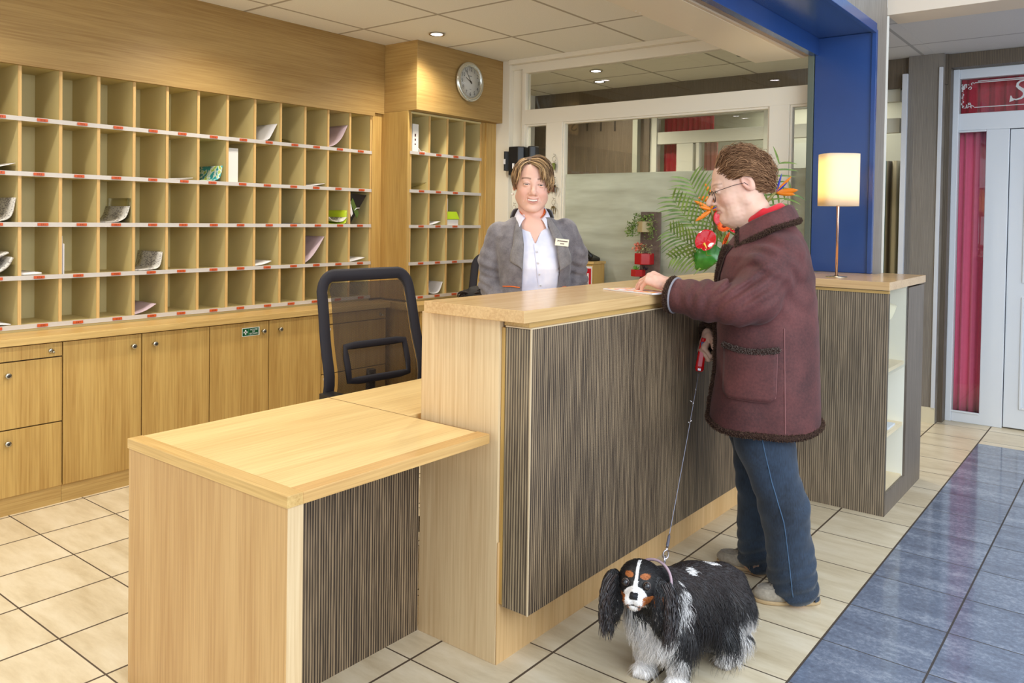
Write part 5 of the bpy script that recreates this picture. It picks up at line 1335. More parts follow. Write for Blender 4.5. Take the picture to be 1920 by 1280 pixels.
# red neckerchief
def sc_fn(P):
    h = (P - np.array((.052, 0, 1.475), np.float32)) @ rot(28).astype(np.float32)
    r_ = np.sqrt((h[..., 0] / 1.05) ** 2 + h[..., 1] ** 2); q = np.sqrt(((r_ - .068) / 1) ** 2 + (h[..., 2] / 2.6) ** 2) - .011
    return q + .0015 * np.sin(h[..., 2] * 160 + 3 * np.sin(h[..., 0] * 30))
V, Q = sparse_mesh(sc_fn, (-.06, -.12, 1.38), (.18, .12, 1.58), .0035); np_mesh('neckerchief', V, Q, mat('bright_red_knit', (206, 16, 34), .8, sheen=.3), vis, frame=FRC)
# jeans
def jeans_fn(P):
    d = None
    for k, (pts, rs) in enumerate(LEG):
        q = chain(P, pts, rs, .03); q = q + fold(P, pts[3], (.35, 0, .94), .048, .0085, .13) + fold(P, pts[2], (.5, 0, .86), .075, .004, .12)
        d = q if d is None else smin(d, q, .012)
    d = d + .003 * np.sin(P[..., 2] * 26 + 3 * np.sin(P[..., 1] * 14 + P[..., 0] * 9)) + .0016 * vnoise(P, 26, 2)
    d = np.maximum(d, .014 + .45 * np.clip(P[..., 0] - np.where(P[..., 1] > 0, -.09, .07), 0, .14) - P[..., 2])
    d = np.maximum(d, P[..., 2] - .86)
    for pts, rs in LEG: d = np.maximum(d, -rcone(P, np.array(pts[3]) - [0, 0, .1], np.array(pts[3]) + [0, 0, .02], rs[3] - .012, rs[3] - .012))
    return d
n = NT('dark_denim'); f = n.noise(n.coords((300, 300, 40)), 1, 2); g = n.noise(n.coords(), 7, 4, .6)
n.l(n.ramp(n.math('ADD', n.math('MULTIPLY', f, .35), n.math('MULTIPLY', g, .65)), [(.36, srgb(15, 23, 34)), (.64, srgb(42, 58, 78))]), n.b.inputs['Base Color']); n.b.inputs['Roughness'].default_value = .85; n.b.inputs['Sheen Weight'].default_value = .2; n.bump(f, .2, .001)
V, Q = sparse_mesh(jeans_fn, (-.24, -.28, -.01), (.26, .28, .87), .0045); jeans = np_mesh('jeans', V, Q, n.m, vis, frame=FRC)
mb = MB(); mb.tube([march(jeans_fn, np.interp(z, [.05, .18, .33, .48, .64], [-.085, -.068, -.048, .0, .036]), z, off=.001) for z in np.linspace(.66, .05, 44)], .0022, 5); np_mesh('side_seam', mb.v, np.array([f for f in mb.f if len(f) == 4]), mat('denim_seam', (70, 96, 124), .8), jeans, frame=FRC)
SUGR = fz_mat('grey_suede', (128, 118, 104), (168, 158, 142), 90, .2, .2, .85, 14)
SOLE = mat('tan_sole', (176, 150, 112), .6)
shoe(vis, FRC, (.048, .152), (-.168, .080), SUGR, SOLE); shoe(vis, FRC, (.225, -.150), (-.03, -.115), SUGR, SOLE)
# hair
HA, HB = np.array(srgb(96, 64, 42)[:3]), np.array(srgb(176, 134, 98)[:3])
def cap_fn(hair):
    def fn(P):
        d = ell(P, (-.022, 0, .042), (.103, .083, .095)) + .003 * vnoise(P, 60, 3)
        if hair == 'v':
            cut1 = (P[..., 0] * .75 - P[..., 2] * .62) - .008          # forehead
            cut2 = np.where(P[..., 0] > -.035, .030 - P[..., 2] - .2 * (P[..., 0]), -.06 - P[..., 2])
        else:
            cut1 = (P[..., 0] * .62 - P[..., 2] * .80) - .004; cut2 = np.where(P[..., 0] > .03, .0 - P[..., 2], -.075 - P[..., 2])
        return smax(smax(d, cut1, .02), cut2, .015)
    return fn
V, Q = sparse_mesh(cap_fn('v'), (-.15, -.11, -.1), (.12, .11, .17), .004)
hair = np_mesh('hair', (V * HV[2]) @ HV[1].T + HV[0], Q, attr_mat('hair', rough=.62, spec=.22), vis, np.tile(HA * 1.1, (len(V), 1)), frame=FRC)
def keep_v(v): x, y, z = v.T; return ((x * .75 - z * .62) < np.where(z < .045, .036, .022)) & (z > np.where(x > -.03, .000 - .1 * x, -.070)) 
def flow_v(q):
    x, y, z = q.T; t = np.stack([-1.0 + 0 * x, .35 * np.sign(y) * np.clip(np.abs(y) / .05, 0, 1), .15 + .0 * z - 1.0 * (x < .02) * np.clip(.03 - x, 0, .1) * 10], 1)
    nrm = q / np.array([.101, .077, .094]) ** 2; nrm /= np.linalg.norm(nrm, axis=1, keepdims=True)
    t = t - nrm * (t * nrm).sum(1, keepdims=True); return t / (np.linalg.norm(t, axis=1, keepdims=True) + 1e-6)
locks('hair_locks', hair, FRC, HV, dome(2600, 11, keep_v), flow_v, lambda R: np.where(R[:, 0] > .02, .125, .06), HA, HB, rad=.0027, lift=.020, curl=.0070, cf=2.6, seed=5, n=4)
locks('hair_locks', hair, FRC, HV, dome(1500, 12, lambda v: keep_v(v) & (v[:, 0] < .06)), flow_v, .05, HA, HB, rad=.0023, lift=.026, curl=.009, cf=3.0, seed=6, n=4)
# glasses
gm = mat('dark_wire', (58, 44, 52), .3, .6)
def toF(p): return np.array(p) * HV[2] @ HV[1].T + HV[0]
gl_mb = MB()
for s_ in (-1, 1):
    pts = [toF((.1065 - .004 * abs(math.cos(a)), s_ * .036 + .028 * math.cos(a), -.006 + .0225 * math.sin(a))) for a in np.linspace(0, 2 * math.pi, 25)]
    gl_mb.tube(pts, .0014, 6); gl_mb.tube([toF((.102, s_ * .062, .006)), toF((.096, s_ * .070, .010)), toF((.03, s_ * .080, .014)), toF((-.012, s_ * .083, .012)), toF((-.028, s_ * .081, -.008))], .0013, 6)
gl_mb.tube([toF((.1065, -.012, .002)), toF((.110, 0, .005)), toF((.1065, .012, .002))], .0011, 6)
gls = np_mesh('glasses', gl_mb.v, np.array([f for f in gl_mb.f if len(f) == 4]), gm, vis, frame=FRC)
for s_ in (-1, 1):
    mb = MB(); pts = [toF((.1035, s_ * .036 + .027 * math.cos(a), -.006 + .0215 * math.sin(a))) for a in np.linspace(0, 2 * math.pi, 25)[:-1]]; mb.add(pts, [tuple(range(24))])
    W = np.array(pts) @ FRC[1].T + FRC[0]; mb2 = MB(); mb2.add(W, [tuple(range(24))]); mb2.build('lens', GLASS, gls)
# ================================================================ THE RECEPTIONIST
FRR = fig_frame((-2.31, 3.10, 0), (.62, -.78))
rec = thing('person', 'smiling woman with short blonde hair in a grey jacket and white shirt behind the counter', 'person', tuple(FRR[0]))
HR = (np.array([.012, -.012, 1.606]), rot(2, 2, -3), 1.06)
JK = Torso([(.90, -.11, .125, .185, 0), (1.0, -.105, .120, .172, 0), (1.13, -.10, .125, .158, .005), (1.22, -.105, .142, .168, .005), (1.30, -.110, .135, .176, 0), (1.37, -.105, .110, .180, -.008), (1.42, -.09, .085, .150, -.010), (1.455, -.06, .055, .095, -.010)])
RAR = ([(-.01, -.165, 1.375), (-.02, -.205, 1.25), (-.03, -.205, 1.13), (.09, -.15, 1.03), (.18, -.08, .99)], [.062, .056, .050, .045, .040])
RAL = ([(-.01, .148, 1.395), (-.02, .200, 1.28), (-.025, .208, 1.15), (.09, .155, 1.04), (.18, .09, .99)], [.062, .056, .050, .045, .040])
RLEG = [([(0, s * .085, .92), (.0, s * .09, .50), (-.01, s * .09, .09)], [.10, .068, .048]) for s in (-1, 1)]
RHA = hand_chains((.20, -.065, .985), (.75, .65, -.1), (.1, -.1, 1), left=False, curls=(25, 30, 20), thumb=(40, 10))
RHB = hand_chains((.20, .075, .985), (.75, -.65, -.1), (.1, .1, 1), left=True, curls=(25, 30, 20), thumb=(40, 10))
def rec_body(P):
    d = JK.sdf(P, -.022)
    for pts, rs in (RAR, RAL): d = smin(d, chain(P, pts, [r - .014 for r in rs], .02), .03)
    for pts, rs in RLEG: d = smin(d, chain(P, pts, [r - .012 for r in rs], .02), .03)
    d = smin(d, rcone(P, (0, -.008, 1.40), (-.005, -.01, 1.52), .056, .052), .03)
    d = smin(d, ell(P, (.035, -.006, 1.405), (.052, .085, .06)), .02)
    h = (P - HR[0].astype(np.float32)) @ HR[1].astype(np.float32) / HR[2]
    m = (h ** 2).sum(-1) < .24 ** 2
    if m.any(): d = d.copy(); d[m] = smin(d[m], head_sdf(h[m], smile=1) * HR[2], .012)
    for ch, wr, el_ in ((RHA, (.20, -.065, .985), (.12, -.12, 1.01)), (RHB, (.20, .075, .985), (.12, .13, 1.01))):
        m = near(P, wr, .22)
        if m.any(): d = d.copy(); d[m] = smin(d[m], smin(hand_sdf(P[m], ch), rcone(P[m], el_, wr, .030, .025), .012), .01)
    for s in (-1, 1): d = smin(d, rcone(P, (-.03, s * .09, .045), (.13, s * .10, .03), .036, .026), .02)
    return d
V, Q = sparse_mesh(rec_body, (-.18, -.30, 0), (.34, .30, 1.80), .0029)
Lh = (V - HR[0]) @ HR[1] / HR[2]; base = np.array(srgb(228, 182, 162)[:3]); cols = np.tile(base, (len(V), 1)); mh = (Lh ** 2).sum(1) < .2 ** 2
cols[mh] = head_cols(Lh[mh], base, smile=1)
np_mesh('body', V, Q, SKIN, rec, cols, frame=FRR)
eye_mesh(rec, HR, srgb(70, 66, 60)[:3], FRR, look=(1, 0, 0))
mb = MB()
for k in range(-3, 4):
    y = k * .0080; w_ = .0042; x = .0915 - 14 * y * y; zc_ = -.0612 + 12 * y * y
    for s_ in (1,): mb.obox((x, y, zc_ + .0005 - .0004 * abs(k)), (.0025, 0, 0), (0, w_, 0), (0, 0, .0050 - .0003 * abs(k)))
W = (np.array(mb.v) * HR[2]) @ HR[1].T + HR[0]; o = np_mesh('teeth', W, np.array(mb.f), mat('tooth_white', (236, 228, 214), .25), rec, frame=FRR, smooth=False)
md = o.modifiers.new('b', 'BEVEL'); md.width = .0012; md.segments = 2
# shirt
def va(z): return np.interp(z, [1.0, 1.335, 1.40, 1.48], [0, 0, .028, .052])
def shirt_fn(P):
    d = JK.sdf(P, -.012)
    d = smin(d, rcone(P, (-.002, -.008, 1.42), (-.006, -.010, 1.485), .062, .060), .02)
    d = d + .0022 * np.sin(P[..., 1] * 60 + 6 * np.sin(P[..., 2] * 9)) * np.clip((1.33 - P[..., 2]) / .1, 0, 1) + .0018 * vnoise(P, 24, 3)
    d = np.maximum(d, P[..., 2] - 1.472)
    d = np.maximum(d, .93 - P[..., 2])
    V_ = np.maximum(np.abs(P[..., 1] - .003) - va(P[..., 2]), .0 - P[..., 0]); V_ = np.maximum(V_, 1.335 - P[..., 2])
    d = np.maximum(d, -V_)
    return np.maximum(d, -(JK.sdf(P, -.0205)))
n = NT('white_shirt_cotton'); f = n.noise(n.coords(), 9, 3, .5); n.l(n.ramp(f, [(.35, srgb(206, 208, 228)), (.65, srgb(238, 234, 242))]), n.b.inputs['Base Color']); n.b.inputs['Roughness'].default_value = .7; SHIRT = n.m
V, Q = sparse_mesh(shirt_fn, (-.14, -.22, .92), (.18, .22, 1.50), .004); shirt = np_mesh('shirt', V, Q, SHIRT, rec, frame=FRR)
WBT = mat('pearl_button', (226, 222, 222), .3)
for k in range(4):
    z = 1.30 - .052 * k; y = .010 + .007 * k; x = JK.front(y, z, -.010); mb = MB(); mb.lathe((x, y, z), [(.0055, 0), (.0055, .0025), (.003, .003)], 12, ax=(1, 0, 0)); np_mesh('button', mb.v, np.array([f for f in mb.f if len(f) == 4]), WBT, shirt, frame=FRR)
mb = MB(); mb.tube([(JK.front(.008 + .13 * (1.33 - z), z, -.0105), .008 + .13 * (1.33 - z) - .012, z) for z in np.linspace(1.335, .96, 16)], .0016, 5); np_mesh('placket', mb.v, np.array([f for f in mb.f if len(f) == 4]), SHIRT, shirt, frame=FRR)
OR_ = mat('orange_collar_lining', (232, 112, 40), .7)
for s in (-1, 1):
    mb = MB(); c0 = -.008
    def leaf(u, v, k=0):
        a = np.array([-.045 + .0 * u, c0 + s * .050, 1.515]) * (1 - u) + np.array([.060, c0 + s * .036, 1.455]) * u; a[1] += s * .020 * math.sin(math.pi * u)
        b = np.array([-.055, c0 + s * .075, 1.475]) * (1 - u) + np.array([.098, c0 + s * .066, 1.405]) * u; b[1] += s * .018 * math.sin(math.pi * u)
        p = a * (1 - v) + b * v; p[2] += .008 * math.sin(math.pi * v); p[0] += .006 * math.sin(math.pi * v); return p
    mb.grid(leaf, 14, 6); o = np_mesh('collar', mb.v, np.array(mb.f), SHIRT, shirt, frame=FRR); md = o.modifiers.new('s', 'SOLIDIFY'); md.thickness = .003
    mb = MB(); mb.grid(lambda u, v: leaf(.25 + .70 * u, -.02 - .40 * v) + np.array([.006, -s * .002, -.016 * v]), 10, 4); o = np_mesh('collar_lining', mb.v, np.array(mb.f), OR_, shirt, frame=FRR); md = o.modifiers.new('s', 'SOLIDIFY'); md.thickness = .002
# jacket
EA = ([.95, 1.13, 1.217, 1.33, 1.46], [-.060, -.056, -.054, -.050, -.066]); EBp = ([.95, 1.13, 1.217, 1.33, 1.46], [.104, .112, .120, .098, .050])
def jacket_fn(P):
    d = JK.sdf(P, .004)
    for pts, rs in (RAR, RAL):
        q = chain(P, pts, rs, .025); q = q + fold(P, pts[2], (.3, 0, .95), .040, .0055, .10) + fold(P, pts[1], (.2, 0, .98), .055, .0028, .09)
        a, b = np.array(pts[-2]), np.array(pts[-1]); ax = (b - a) / np.linalg.norm(b - a); q = np.maximum(q, (P - b.astype(np.float32)) @ ax.astype(np.float32))
        d = smin(d, q, .012)
    d = d + .0016 * vnoise(P, 17, 5) + .0010 * vnoise(P, 45, 1)
    z = P[..., 2]; a_ = np.interp(z, *EA); b_ = np.interp(z, *EBp); op = np.maximum(np.maximum(a_ - P[..., 1], P[..., 1] - b_), -P[..., 0] + .0)
    d = smax(d, -op, .004); d = np.maximum(d, -JK.sdf(P, -.010)); d = np.maximum(d, z - 1.462)
    d = np.maximum(d, -rcone(P, (0, -.008, 1.42), (0, -.008, 1.56), .062, .075)); return np.maximum(d, .94 - z)
GR = fz_mat('grey_jacket_flannel', (92, 86, 90), (128, 122, 124), 240, .25, .2, .85, 24)
V, Q = sparse_mesh(jacket_fn, (-.19, -.31, .93), (.24, .31, 1.50), .004); jk = np_mesh('jacket', V, Q, GR, rec, frame=FRR)
GR2 = fz_mat('grey_lapel_flannel', (104, 98, 98), (138, 132, 130), 240, .3, .2, .85, 24)
for s, E_ in ((-1, EA), (1, EBp)):
    mb = MB()
    def lp(u, v, s=s, E_=E_):
        z = 1.458 - .245 * v; e = np.interp(z, *E_); w_ = np.interp(v, [0, .3, .72, .86, .93, 1], [.018, .040, .062, .060, .034, .004]); y = e + s * w_ * u
        zz = z + .012 * u * (v > .8) * (v - .8) * 5; x = JK.front(min(max(y, -.165), .165), max(z, .98), .011) + .006 * math.sin(math.pi * u)
        if z > 1.40: x = x * (1 - (z - 1.40) / .06 * .25) + .004
        return (x, y, zz)
    mb.grid(lp, 8, 26); o = np_mesh('lapel', mb.v, np.array(mb.f), GR2, jk, frame=FRR); md = o.modifiers.new('s', 'SOLIDIFY'); md.thickness = .005
    mb = MB(); y0, y1 = ((-.145, -.066), (.128, .160))[s > 0]
    mb.tube([(JK.front(y, 1.137, .006) + .001, y, 1.137 - .008 * abs(t - .5)) for t, y in zip(np.linspace(0, 1, 8), np.linspace(y0, y1, 8))], .0028, 6); np_mesh('pocket_piping', mb.v, np.array([f for f in mb.f if len(f) == 4]), OR_, jk, frame=FRR)
# collar of the jacket round the back of the neck
mb = MB(); mb.grid(lambda u, v: (-.012 - .078 * math.sin(math.pi * u) - .020 * v, -.010 + .082 * math.cos(math.pi * u) * (1 + .25 * v), 1.495 + .006 * math.sin(math.pi * u) - .040 * v + .012 * math.sin(math.pi * v)), 20, 6)
o = np_mesh('jacket_collar', mb.v, np.array(mb.f), GR2, jk, frame=FRR); md = o.modifiers.new('s', 'SOLIDIFY'); md.thickness = .005
# name badge
x = JK.front(.128, 1.345, .034); mb = MB(); bd = MB(); A_ = np.array([-.30, .95, -.10]); A_ /= np.linalg.norm(A_); U_ = np.array([.0, .10, .99]); N_ = np.cross(A_, U_)
N_ = N_ if N_[0] > 0 else -N_; cb = np.array([x, .126, 1.345])
bd.obox(cb, A_ * .033, U_ * .0165, N_ * .002); o = np_mesh('name_badge', bd.v, np.array(bd.f), mat('cream_badge', (240, 230, 200), .3), jk, frame=FRR, smooth=False)
tb = MB()
for k in range(11): tb.obox(cb + A_ * (-.022 + .0046 * k) + U_ * .006 + N_ * .0022, A_ * .0017, U_ * (.0026 if k else .004), N_ * .0004)
for k in range(4): tb.obox(cb + A_ * (-.006 + .005 * k) - U_ * .006 + N_ * .0022, A_ * .0018, U_ * .0024, N_ * .0004)
np_mesh('badge_print', tb.v, np.array(tb.f), DIG, o, frame=FRR, smooth=False)
# trousers and shoes (behind the counter)
def tr_fn(P):
    d = None
    for pts, rs in RLEG: q = chain(P, pts, rs, .03); d = q if d is None else smin(d, q, .02)
    d = smin(d, ell(P, (0, 0, .93), (.12, .185, .10)), .04); return np.maximum(np.maximum(d, .03 - P[..., 2]), P[..., 2] - 1.0)
V, Q = sparse_mesh(tr_fn, (-.16, -.22, 0), (.16, .22, 1.02), .006); np_mesh('trousers', V, Q, mat('dark_trousers', (40, 40, 50), .8), rec, frame=FRR)
BLS = mat('black_leather', (24, 22, 22), .35)
shoe(rec, FRR, (.17, -.11), (-.08, -.09), BLS, BLACKP, False); shoe(rec, FRR, (.17, .11), (-.08, .09), BLS, BLACKP, False)
# hair
RA, RB = np.array(srgb(84, 60, 40)[:3]), np.array(srgb(204, 166, 118)[:3])
V, Q = sparse_mesh(cap_fn('r'), (-.15, -.11, -.12), (.12, .11, .17), .004)
hair = np_mesh('hair', (V * HR[2]) @ HR[1].T + HR[0], Q, attr_mat('hair', rough=.62, spec=.22), rec, np.tile(RA * .9, (len(V), 1)), frame=FRR)
PART = -.020      # parting, slightly to her right
def keep_r(v):
    x, y, z = v.T; return ((x * .62 - z * .80) < np.where(y < PART, -.016, .0)) & (z > np.where(x > .02, .01, -.08))
def flow_r(q):
    x, y, z = q.T; side = np.where(y > PART, 1., -1.)
    t = np.stack([.50 * np.clip((x - .0) / .05, 0, 1) * np.clip(z / .06, 0, 1) - .35 * (x < 0), side * np.where(z > .04, 1.0, .12), -1.0 * np.clip((.11 - z) / .08, .1, 1)], 1)
    nrm = q / np.array([.101, .077, .094]) ** 2; nrm /= np.linalg.norm(nrm, axis=1, keepdims=True)
    t = t - nrm * (t * nrm).sum(1, keepdims=True); return t / (np.linalg.norm(t, axis=1, keepdims=True) + 1e-6)
locks('hair_locks', hair, FRR, HR, dome(1700, 21, keep_r), flow_r, lambda R: np.where(R[:, 2] > .04, .095, .060), RA, RB, rad=.0032, lift=.016, curl=.006, cf=1.8, seed=8, n=4)
g_ = np.random.default_rng(4); fr_roots = np.stack([.052 + .010 * g_.random(170), PART + g_.uniform(.002, .04, 170), .072 + .004 * g_.random(170)], 1)
locks('fringe', hair, FRR, HR, fr_roots, flow_r, .095, RA, RB, rad=.0032, lift=.014, curl=.003, cf=1.2, seed=9)
mb = MB(); c_ = (np.array([-.018, -.086, -.040]) * HR[2]) @ HR[1].T + HR[0]; mb.lathe(c_ - [0, 0, .006], [(.001, 0), (.006, .003), (.0075, .0065), (.006, .010), (.001, .013)], 14); np_mesh('earring', mb.v, np.array([f for f in mb.f if len(f) == 4]), mat('pearl', (240, 236, 228), .15), rec, frame=FRR)

# ---- someone crouching behind the counter: only the dark hair shows
FRK = fig_frame((-2.80, 3.26, 0), (.62, -.78))
kn = thing('person', 'crouching person behind the counter, only the top of dark hair showing', 'person', tuple(FRK[0]))
HK = (np.array([.10, 0, .955]), rot(38, 0, 0), 1.0)
def kn_fn(P):
    d = chain(P, [(-.12, 0, .42), (-.06, 0, .60), (.03, 0, .78)], [.15, .14, .12], .05); d = smin(d, rcone(P, (.04, 0, .80), (.08, 0, .90), .055, .05), .03)
    for s in (-1, 1):
        d = smin(d, chain(P, [(-.10, s * .09, .38), (.22, s * .13, .42), (.05, s * .13, .08)], [.09, .065, .045], .02), .02)
        d = smin(d, rcone(P, (.05, s * .13, .045), (.19, s * .14, .03), .038, .028), .02)
        d = smin(d, chain(P, [(.03, s * .15, .78), (.05, s * .22, .58), (.24, s * .14, .50)], [.055, .045, .035], .02), .02)
    for ch, wr in ((KH1, (.25, -.13, .50)), (KH2, (.25, .13, .50))):
        m = near(P, wr, .2)
        if m.any(): d = d.copy(); d[m] = smin(d[m], hand_sdf(P[m], ch), .01)
    h = (P - HK[0].astype(np.float32)) @ HK[1].astype(np.float32); m = (h ** 2).sum(-1) < .24 ** 2
    if m.any(): d = d.copy(); d[m] = smin(d[m], head_sdf(h[m]), .012)
    return d
KH1 = hand_chains((.25, -.13, .50), (.9, .4, -.1), (0, 0, 1), left=False, curls=(25, 30, 20)); KH2 = hand_chains((.25, .13, .50), (.9, -.4, -.1), (0, 0, 1), left=True, curls=(25, 30, 20))
V, Q = sparse_mesh(kn_fn, (-.32, -.32, 0), (.42, .32, 1.12), .005); 
cl = np.where(((V[:, 2] < .84) & (V[:, 0] < .23))[:, None], np.array(srgb(50, 52, 62)[:3]), np.array(srgb(214, 170, 146)[:3])); np_mesh('body', V, Q, SKIN, kn, cl, frame=FRK)
DA, DB = np.array(srgb(22, 18, 16)[:3]), np.array(srgb(66, 54, 46)[:3])
V, Q = sparse_mesh(cap_fn('r'), (-.15, -.11, -.12), (.12, .11, .17), .005); kh = np_mesh('hair', V @ HK[1].T + HK[0], Q, attr_mat('hair', rough=.62, spec=.22), kn, np.tile(DA, (len(V), 1)), frame=FRK)
locks('hair_locks', kh, FRK, HK, dome(500, 31, keep_r), flow_r, .09, DA, DB, rad=.0050, lift=.022, curl=.010, cf=2.2, seed=12)
# ================================================================ THE DOG
FRD = fig_frame((-1.13, 2.46, 0), (-.42, -.91))
dog = thing('dog', 'small tricolour long eared spaniel standing on the tiles looking up', 'dog', tuple(FRD[0]))
HD = (np.array([.292, .058, .339]), rot(-13, 46, -2), 1.0)
DL = {'fr': [(.165, -.050, .17), (.185, -.040, .09), (.195, -.028, .018)], 'fl': [(.150, .060, .17), (.150, .074, .09), (.152, .080, .018)],
      'hl': [(-.090, .050, .19), (-.035, .060, .135), (-.125, .056, .078), (-.085, .050, .018)], 'hr': [(-.100, -.055, .19), (-.050, -.065, .14), (-.140, -.060, .080), (-.105, -.060, .018)]}
def to_head(P): return ((P - HD[0].astype(np.float32)) @ HD[1].astype(np.float32))
EARX = [np.array([.000, s * .058, .022]) for s in (-1, 1)]
def ear_world(s): return HD[1] @ np.array([-.006, s * .066, .015]) + HD[0]
def dog_fn(P):
    d = chain(P, [(.165, 0, .225), (.03, 0, .230), (-.085, 0, .226)], [.096, .092, .086], .05)
    d = smin(d, ell(P, (.185, .012, .190), (.075, .078, .095)), .04); d = smin(d, rcone(P, (.165, .01, .27), (.255, .045, .325), .075, .058), .04)
    for k, pts in DL.items():
        rs = [.050, .030, .026] if k[0] == 'f' else [.070, .045, .027, .026]
        d = smin(d, chain(P, pts, rs, .02), .03)
        pw = np.array(pts[-1]); dr = np.array([.8, .6, 0]) if k[0] == 'f' else np.array([.9, .3, 0])
        q = ell(P, pw + dr * .016 + [0, 0, .003], (.036, .029, .022)); 
        sd = np.array([-dr[1], dr[0], 0]); 
        for t in (-1.5, -.5, .5, 1.5): q = smin(q, ell(P, pw + dr * .040 + sd * t * .0115 - [0, 0, .003], (.014, .0075, .013)), .004)
        d = smin(d, q, .012)
    d = smin(d, chain(P, [(-.15, 0, .25), (-.195, -.03, .20), (-.205, -.05, .15)], [.028, .02, .012], .02), .02)
    d = np.maximum(d, .001 - P[..., 2])
    m = near(P, HD[0], .30)
    if m.any():
        H = to_head(P[m]); Q = np.stack([H[..., 0], np.abs(H[..., 1]), H[..., 2]], -1)
        h = ell(H, (-.010, 0, .014), (.064, .060, .058)); h = smin(h, ell(H, (.030, 0, -.012), (.040, .045, .038)), .02)
        h = smin(h, ell(Q, (.066, .013, -.030), (.026, .021, .021)), .010); h = smin(h, rcone(H, (.045, 0, .004), (.086, 0, -.016), .018, .012), .010)
        h = smin(h, ell(H, (.055, 0, -.048), (.026, .020, .014)), .008)
        h = smax(h, -ell(Q, (.066, .0335, .012), (.016, .0135, .0125)), .008)
        h = np.maximum(h, -ell(Q, (.0535, .0325, .0120), (.0118, .0118, .0118)))
        h = smin(h, ell(H, (.0930, 0, -.0150), (.0085, .0115, .0080)), .002); h = np.maximum(h, -ell(Q, (.1010, .0050, -.0155), (.004, .0022, .0022)))
        h = smax(h, -rcone(H, (.094, 0, -.030), (.090, 0, -.040), .0015, .0015), .003)
        h = smax(h, -rcone(Q, (.090, .0, -.041), (.066, .028, -.049), .0016, .0016), .003)
        d = d.copy(); dd = smin(d[m], h, .03)
        for s in (-1, 1):
            c = ear_world(s); e = ell(P[m], c + np.array([.006, s * .012, -.062]), (.030, .026, .078)); dd = smin(dd, e, .012)
        d[m] = dd
    return d
V, Q = sparse_mesh(dog_fn, (-.30, -.16, 0), (.44, .26, .45), .0026)
BLK, BRN, WHT, TAN = (np.array(srgb(*c)[:3]) for c in ((22, 19, 20), (52, 38, 34), (232, 228, 226), (160, 92, 44)))
def dog_col(L):
    n_ = len(L); c = np.tile(BLK, (n_, 1)); x, y, z = L.T; nz = vnoise(L, 38, 4) * .012
    H = (L - HD[0]) @ HD[1]; hx, hy, hz = H.T; ay = np.abs(hy)
    inh = ((H ** 2).sum(1) < .115 ** 2)
    brown = np.clip((z - .22) / .12 + .4 + 6 * nz, 0, 1)[:, None] * .6; c = c * (1 - brown) + BRN * brown
    wh = (z + nz * 2 < .125) | ((x + nz * 2 > .195) & (z < .30)) | ((x + y * .8 + nz > .262) & (z < .285) & (x > .15))
    wh |= (x < -.045) & (z + nz * 2 < .205) & (z > .03)
    wh |= (((x + .045) / .030) ** 2 + ((z - .33) / .025) ** 2 + ((y + .01) / .025) ** 2 < 1) | (((x - .065) / .014) ** 2 + ((z - .335) / .03) ** 2 + ((y - .03) / .02) ** 2 < 1)
    wh |= ((x - .150) ** 2 / .035 ** 2 + (z - .275) ** 2 / .050 ** 2 < 1) & (y > .03) & (vnoise(L, 90, 6) > -.1)
    blk = (x < -.11) & (z > .06) & (y > .05) & (z < .13) & (vnoise(L, 60, 2) > 0); wh &= ~blk
    c[wh] = WHT
    c[inh] = BLK
    f = inh & (hx > .0)
    mz = f & (((hx - .075) / .052) ** 2 + (hy / .036) ** 2 + ((hz + .028) / .034) ** 2 < 1.15); c[mz] = WHT
    tanc = f & (hz < -.018) & (ay > .026) & (hx > .015) & (hz > -.066); c[tanc] = TAN
    tc2 = f & (hz < -.040) & (hz > -.056) & (ay > .013) & (ay < .03) & (hx > .06); c[tc2] = TAN * .8 + WHT * .2
    wlow = inh & (hz < -.056) & (hx > -.02); c[wlow] = WHT
    br = f & (((ay - .024) / .014) ** 2 + ((hz - .035) / .008) ** 2 < 1) & (hx > .02); c[br] = TAN
    bz = inh & (ay < .0045 + .004 * np.clip((.03 - hz) / .03, 0, 1)) & (hz > -.005) & (hx > -.0); c[bz] = WHT
    nose = inh & (hx > .0845) & (ay < .0125) & (hz > -.0245) & (hz < -.0050); c[nose] = (.010, .009, .012)
    lip_ = inh & (np.abs(hz + .041 + ay * .28) < .0022) & (hx > .06) & (ay < .026); c[lip_] = (.02, .014, .014)
    eyr = f & (np.sqrt(((ay - .0325) / .0145) ** 2 + ((hz - .012) / .0125) ** 2) < 1); c[eyr] = (.008, .007, .007)
    return c
DOGM = attr_mat('dog_coat', rough=.55, spec=.35)
body = np_mesh('body', V, Q, DOGM, dog, dog_col(V), frame=FRD)
for s_ in (-1, 1):
    lk = np.array([.92, .06 * s_ + .05, .12]); lk /= np.linalg.norm(lk); a = np.cross(lk, [0, 0, 1.]); a /= np.linalg.norm(a); b = np.cross(lk, a)
    u, v = np.meshgrid(np.linspace(0, np.pi, 25), np.linspace(0, 2 * np.pi, 33), indexing='ij')
    Pn = np.cos(u)[..., None] * lk + (np.sin(u) * np.cos(v))[..., None] * a + (np.sin(u) * np.sin(v))[..., None] * b
    Lp = np.array([.0530, .0325 * s_, .0120]) + .0114 * Pn.reshape(-1, 3); uu = u.reshape(-1); cc = np.tile(np.array(srgb(40, 24, 20)[:3]), (len(Lp), 1)); cc[uu < .72] = (.006, .005, .008); cc[uu > 1.22] = np.array(srgb(190, 176, 168)[:3])
    i = np.arange(24)[:, None] * 33; j = np.arange(32)[None]; Qe = np.stack([i + j, i + j + 1, i + 34 + j, i + 33 + j], -1).reshape(-1, 4)
    np_mesh('eye', Lp @ HD[1].T + HD[0], Qe, attr_mat('dog_eye', rough=.04, spec=.8), dog, cc, frame=FRD)
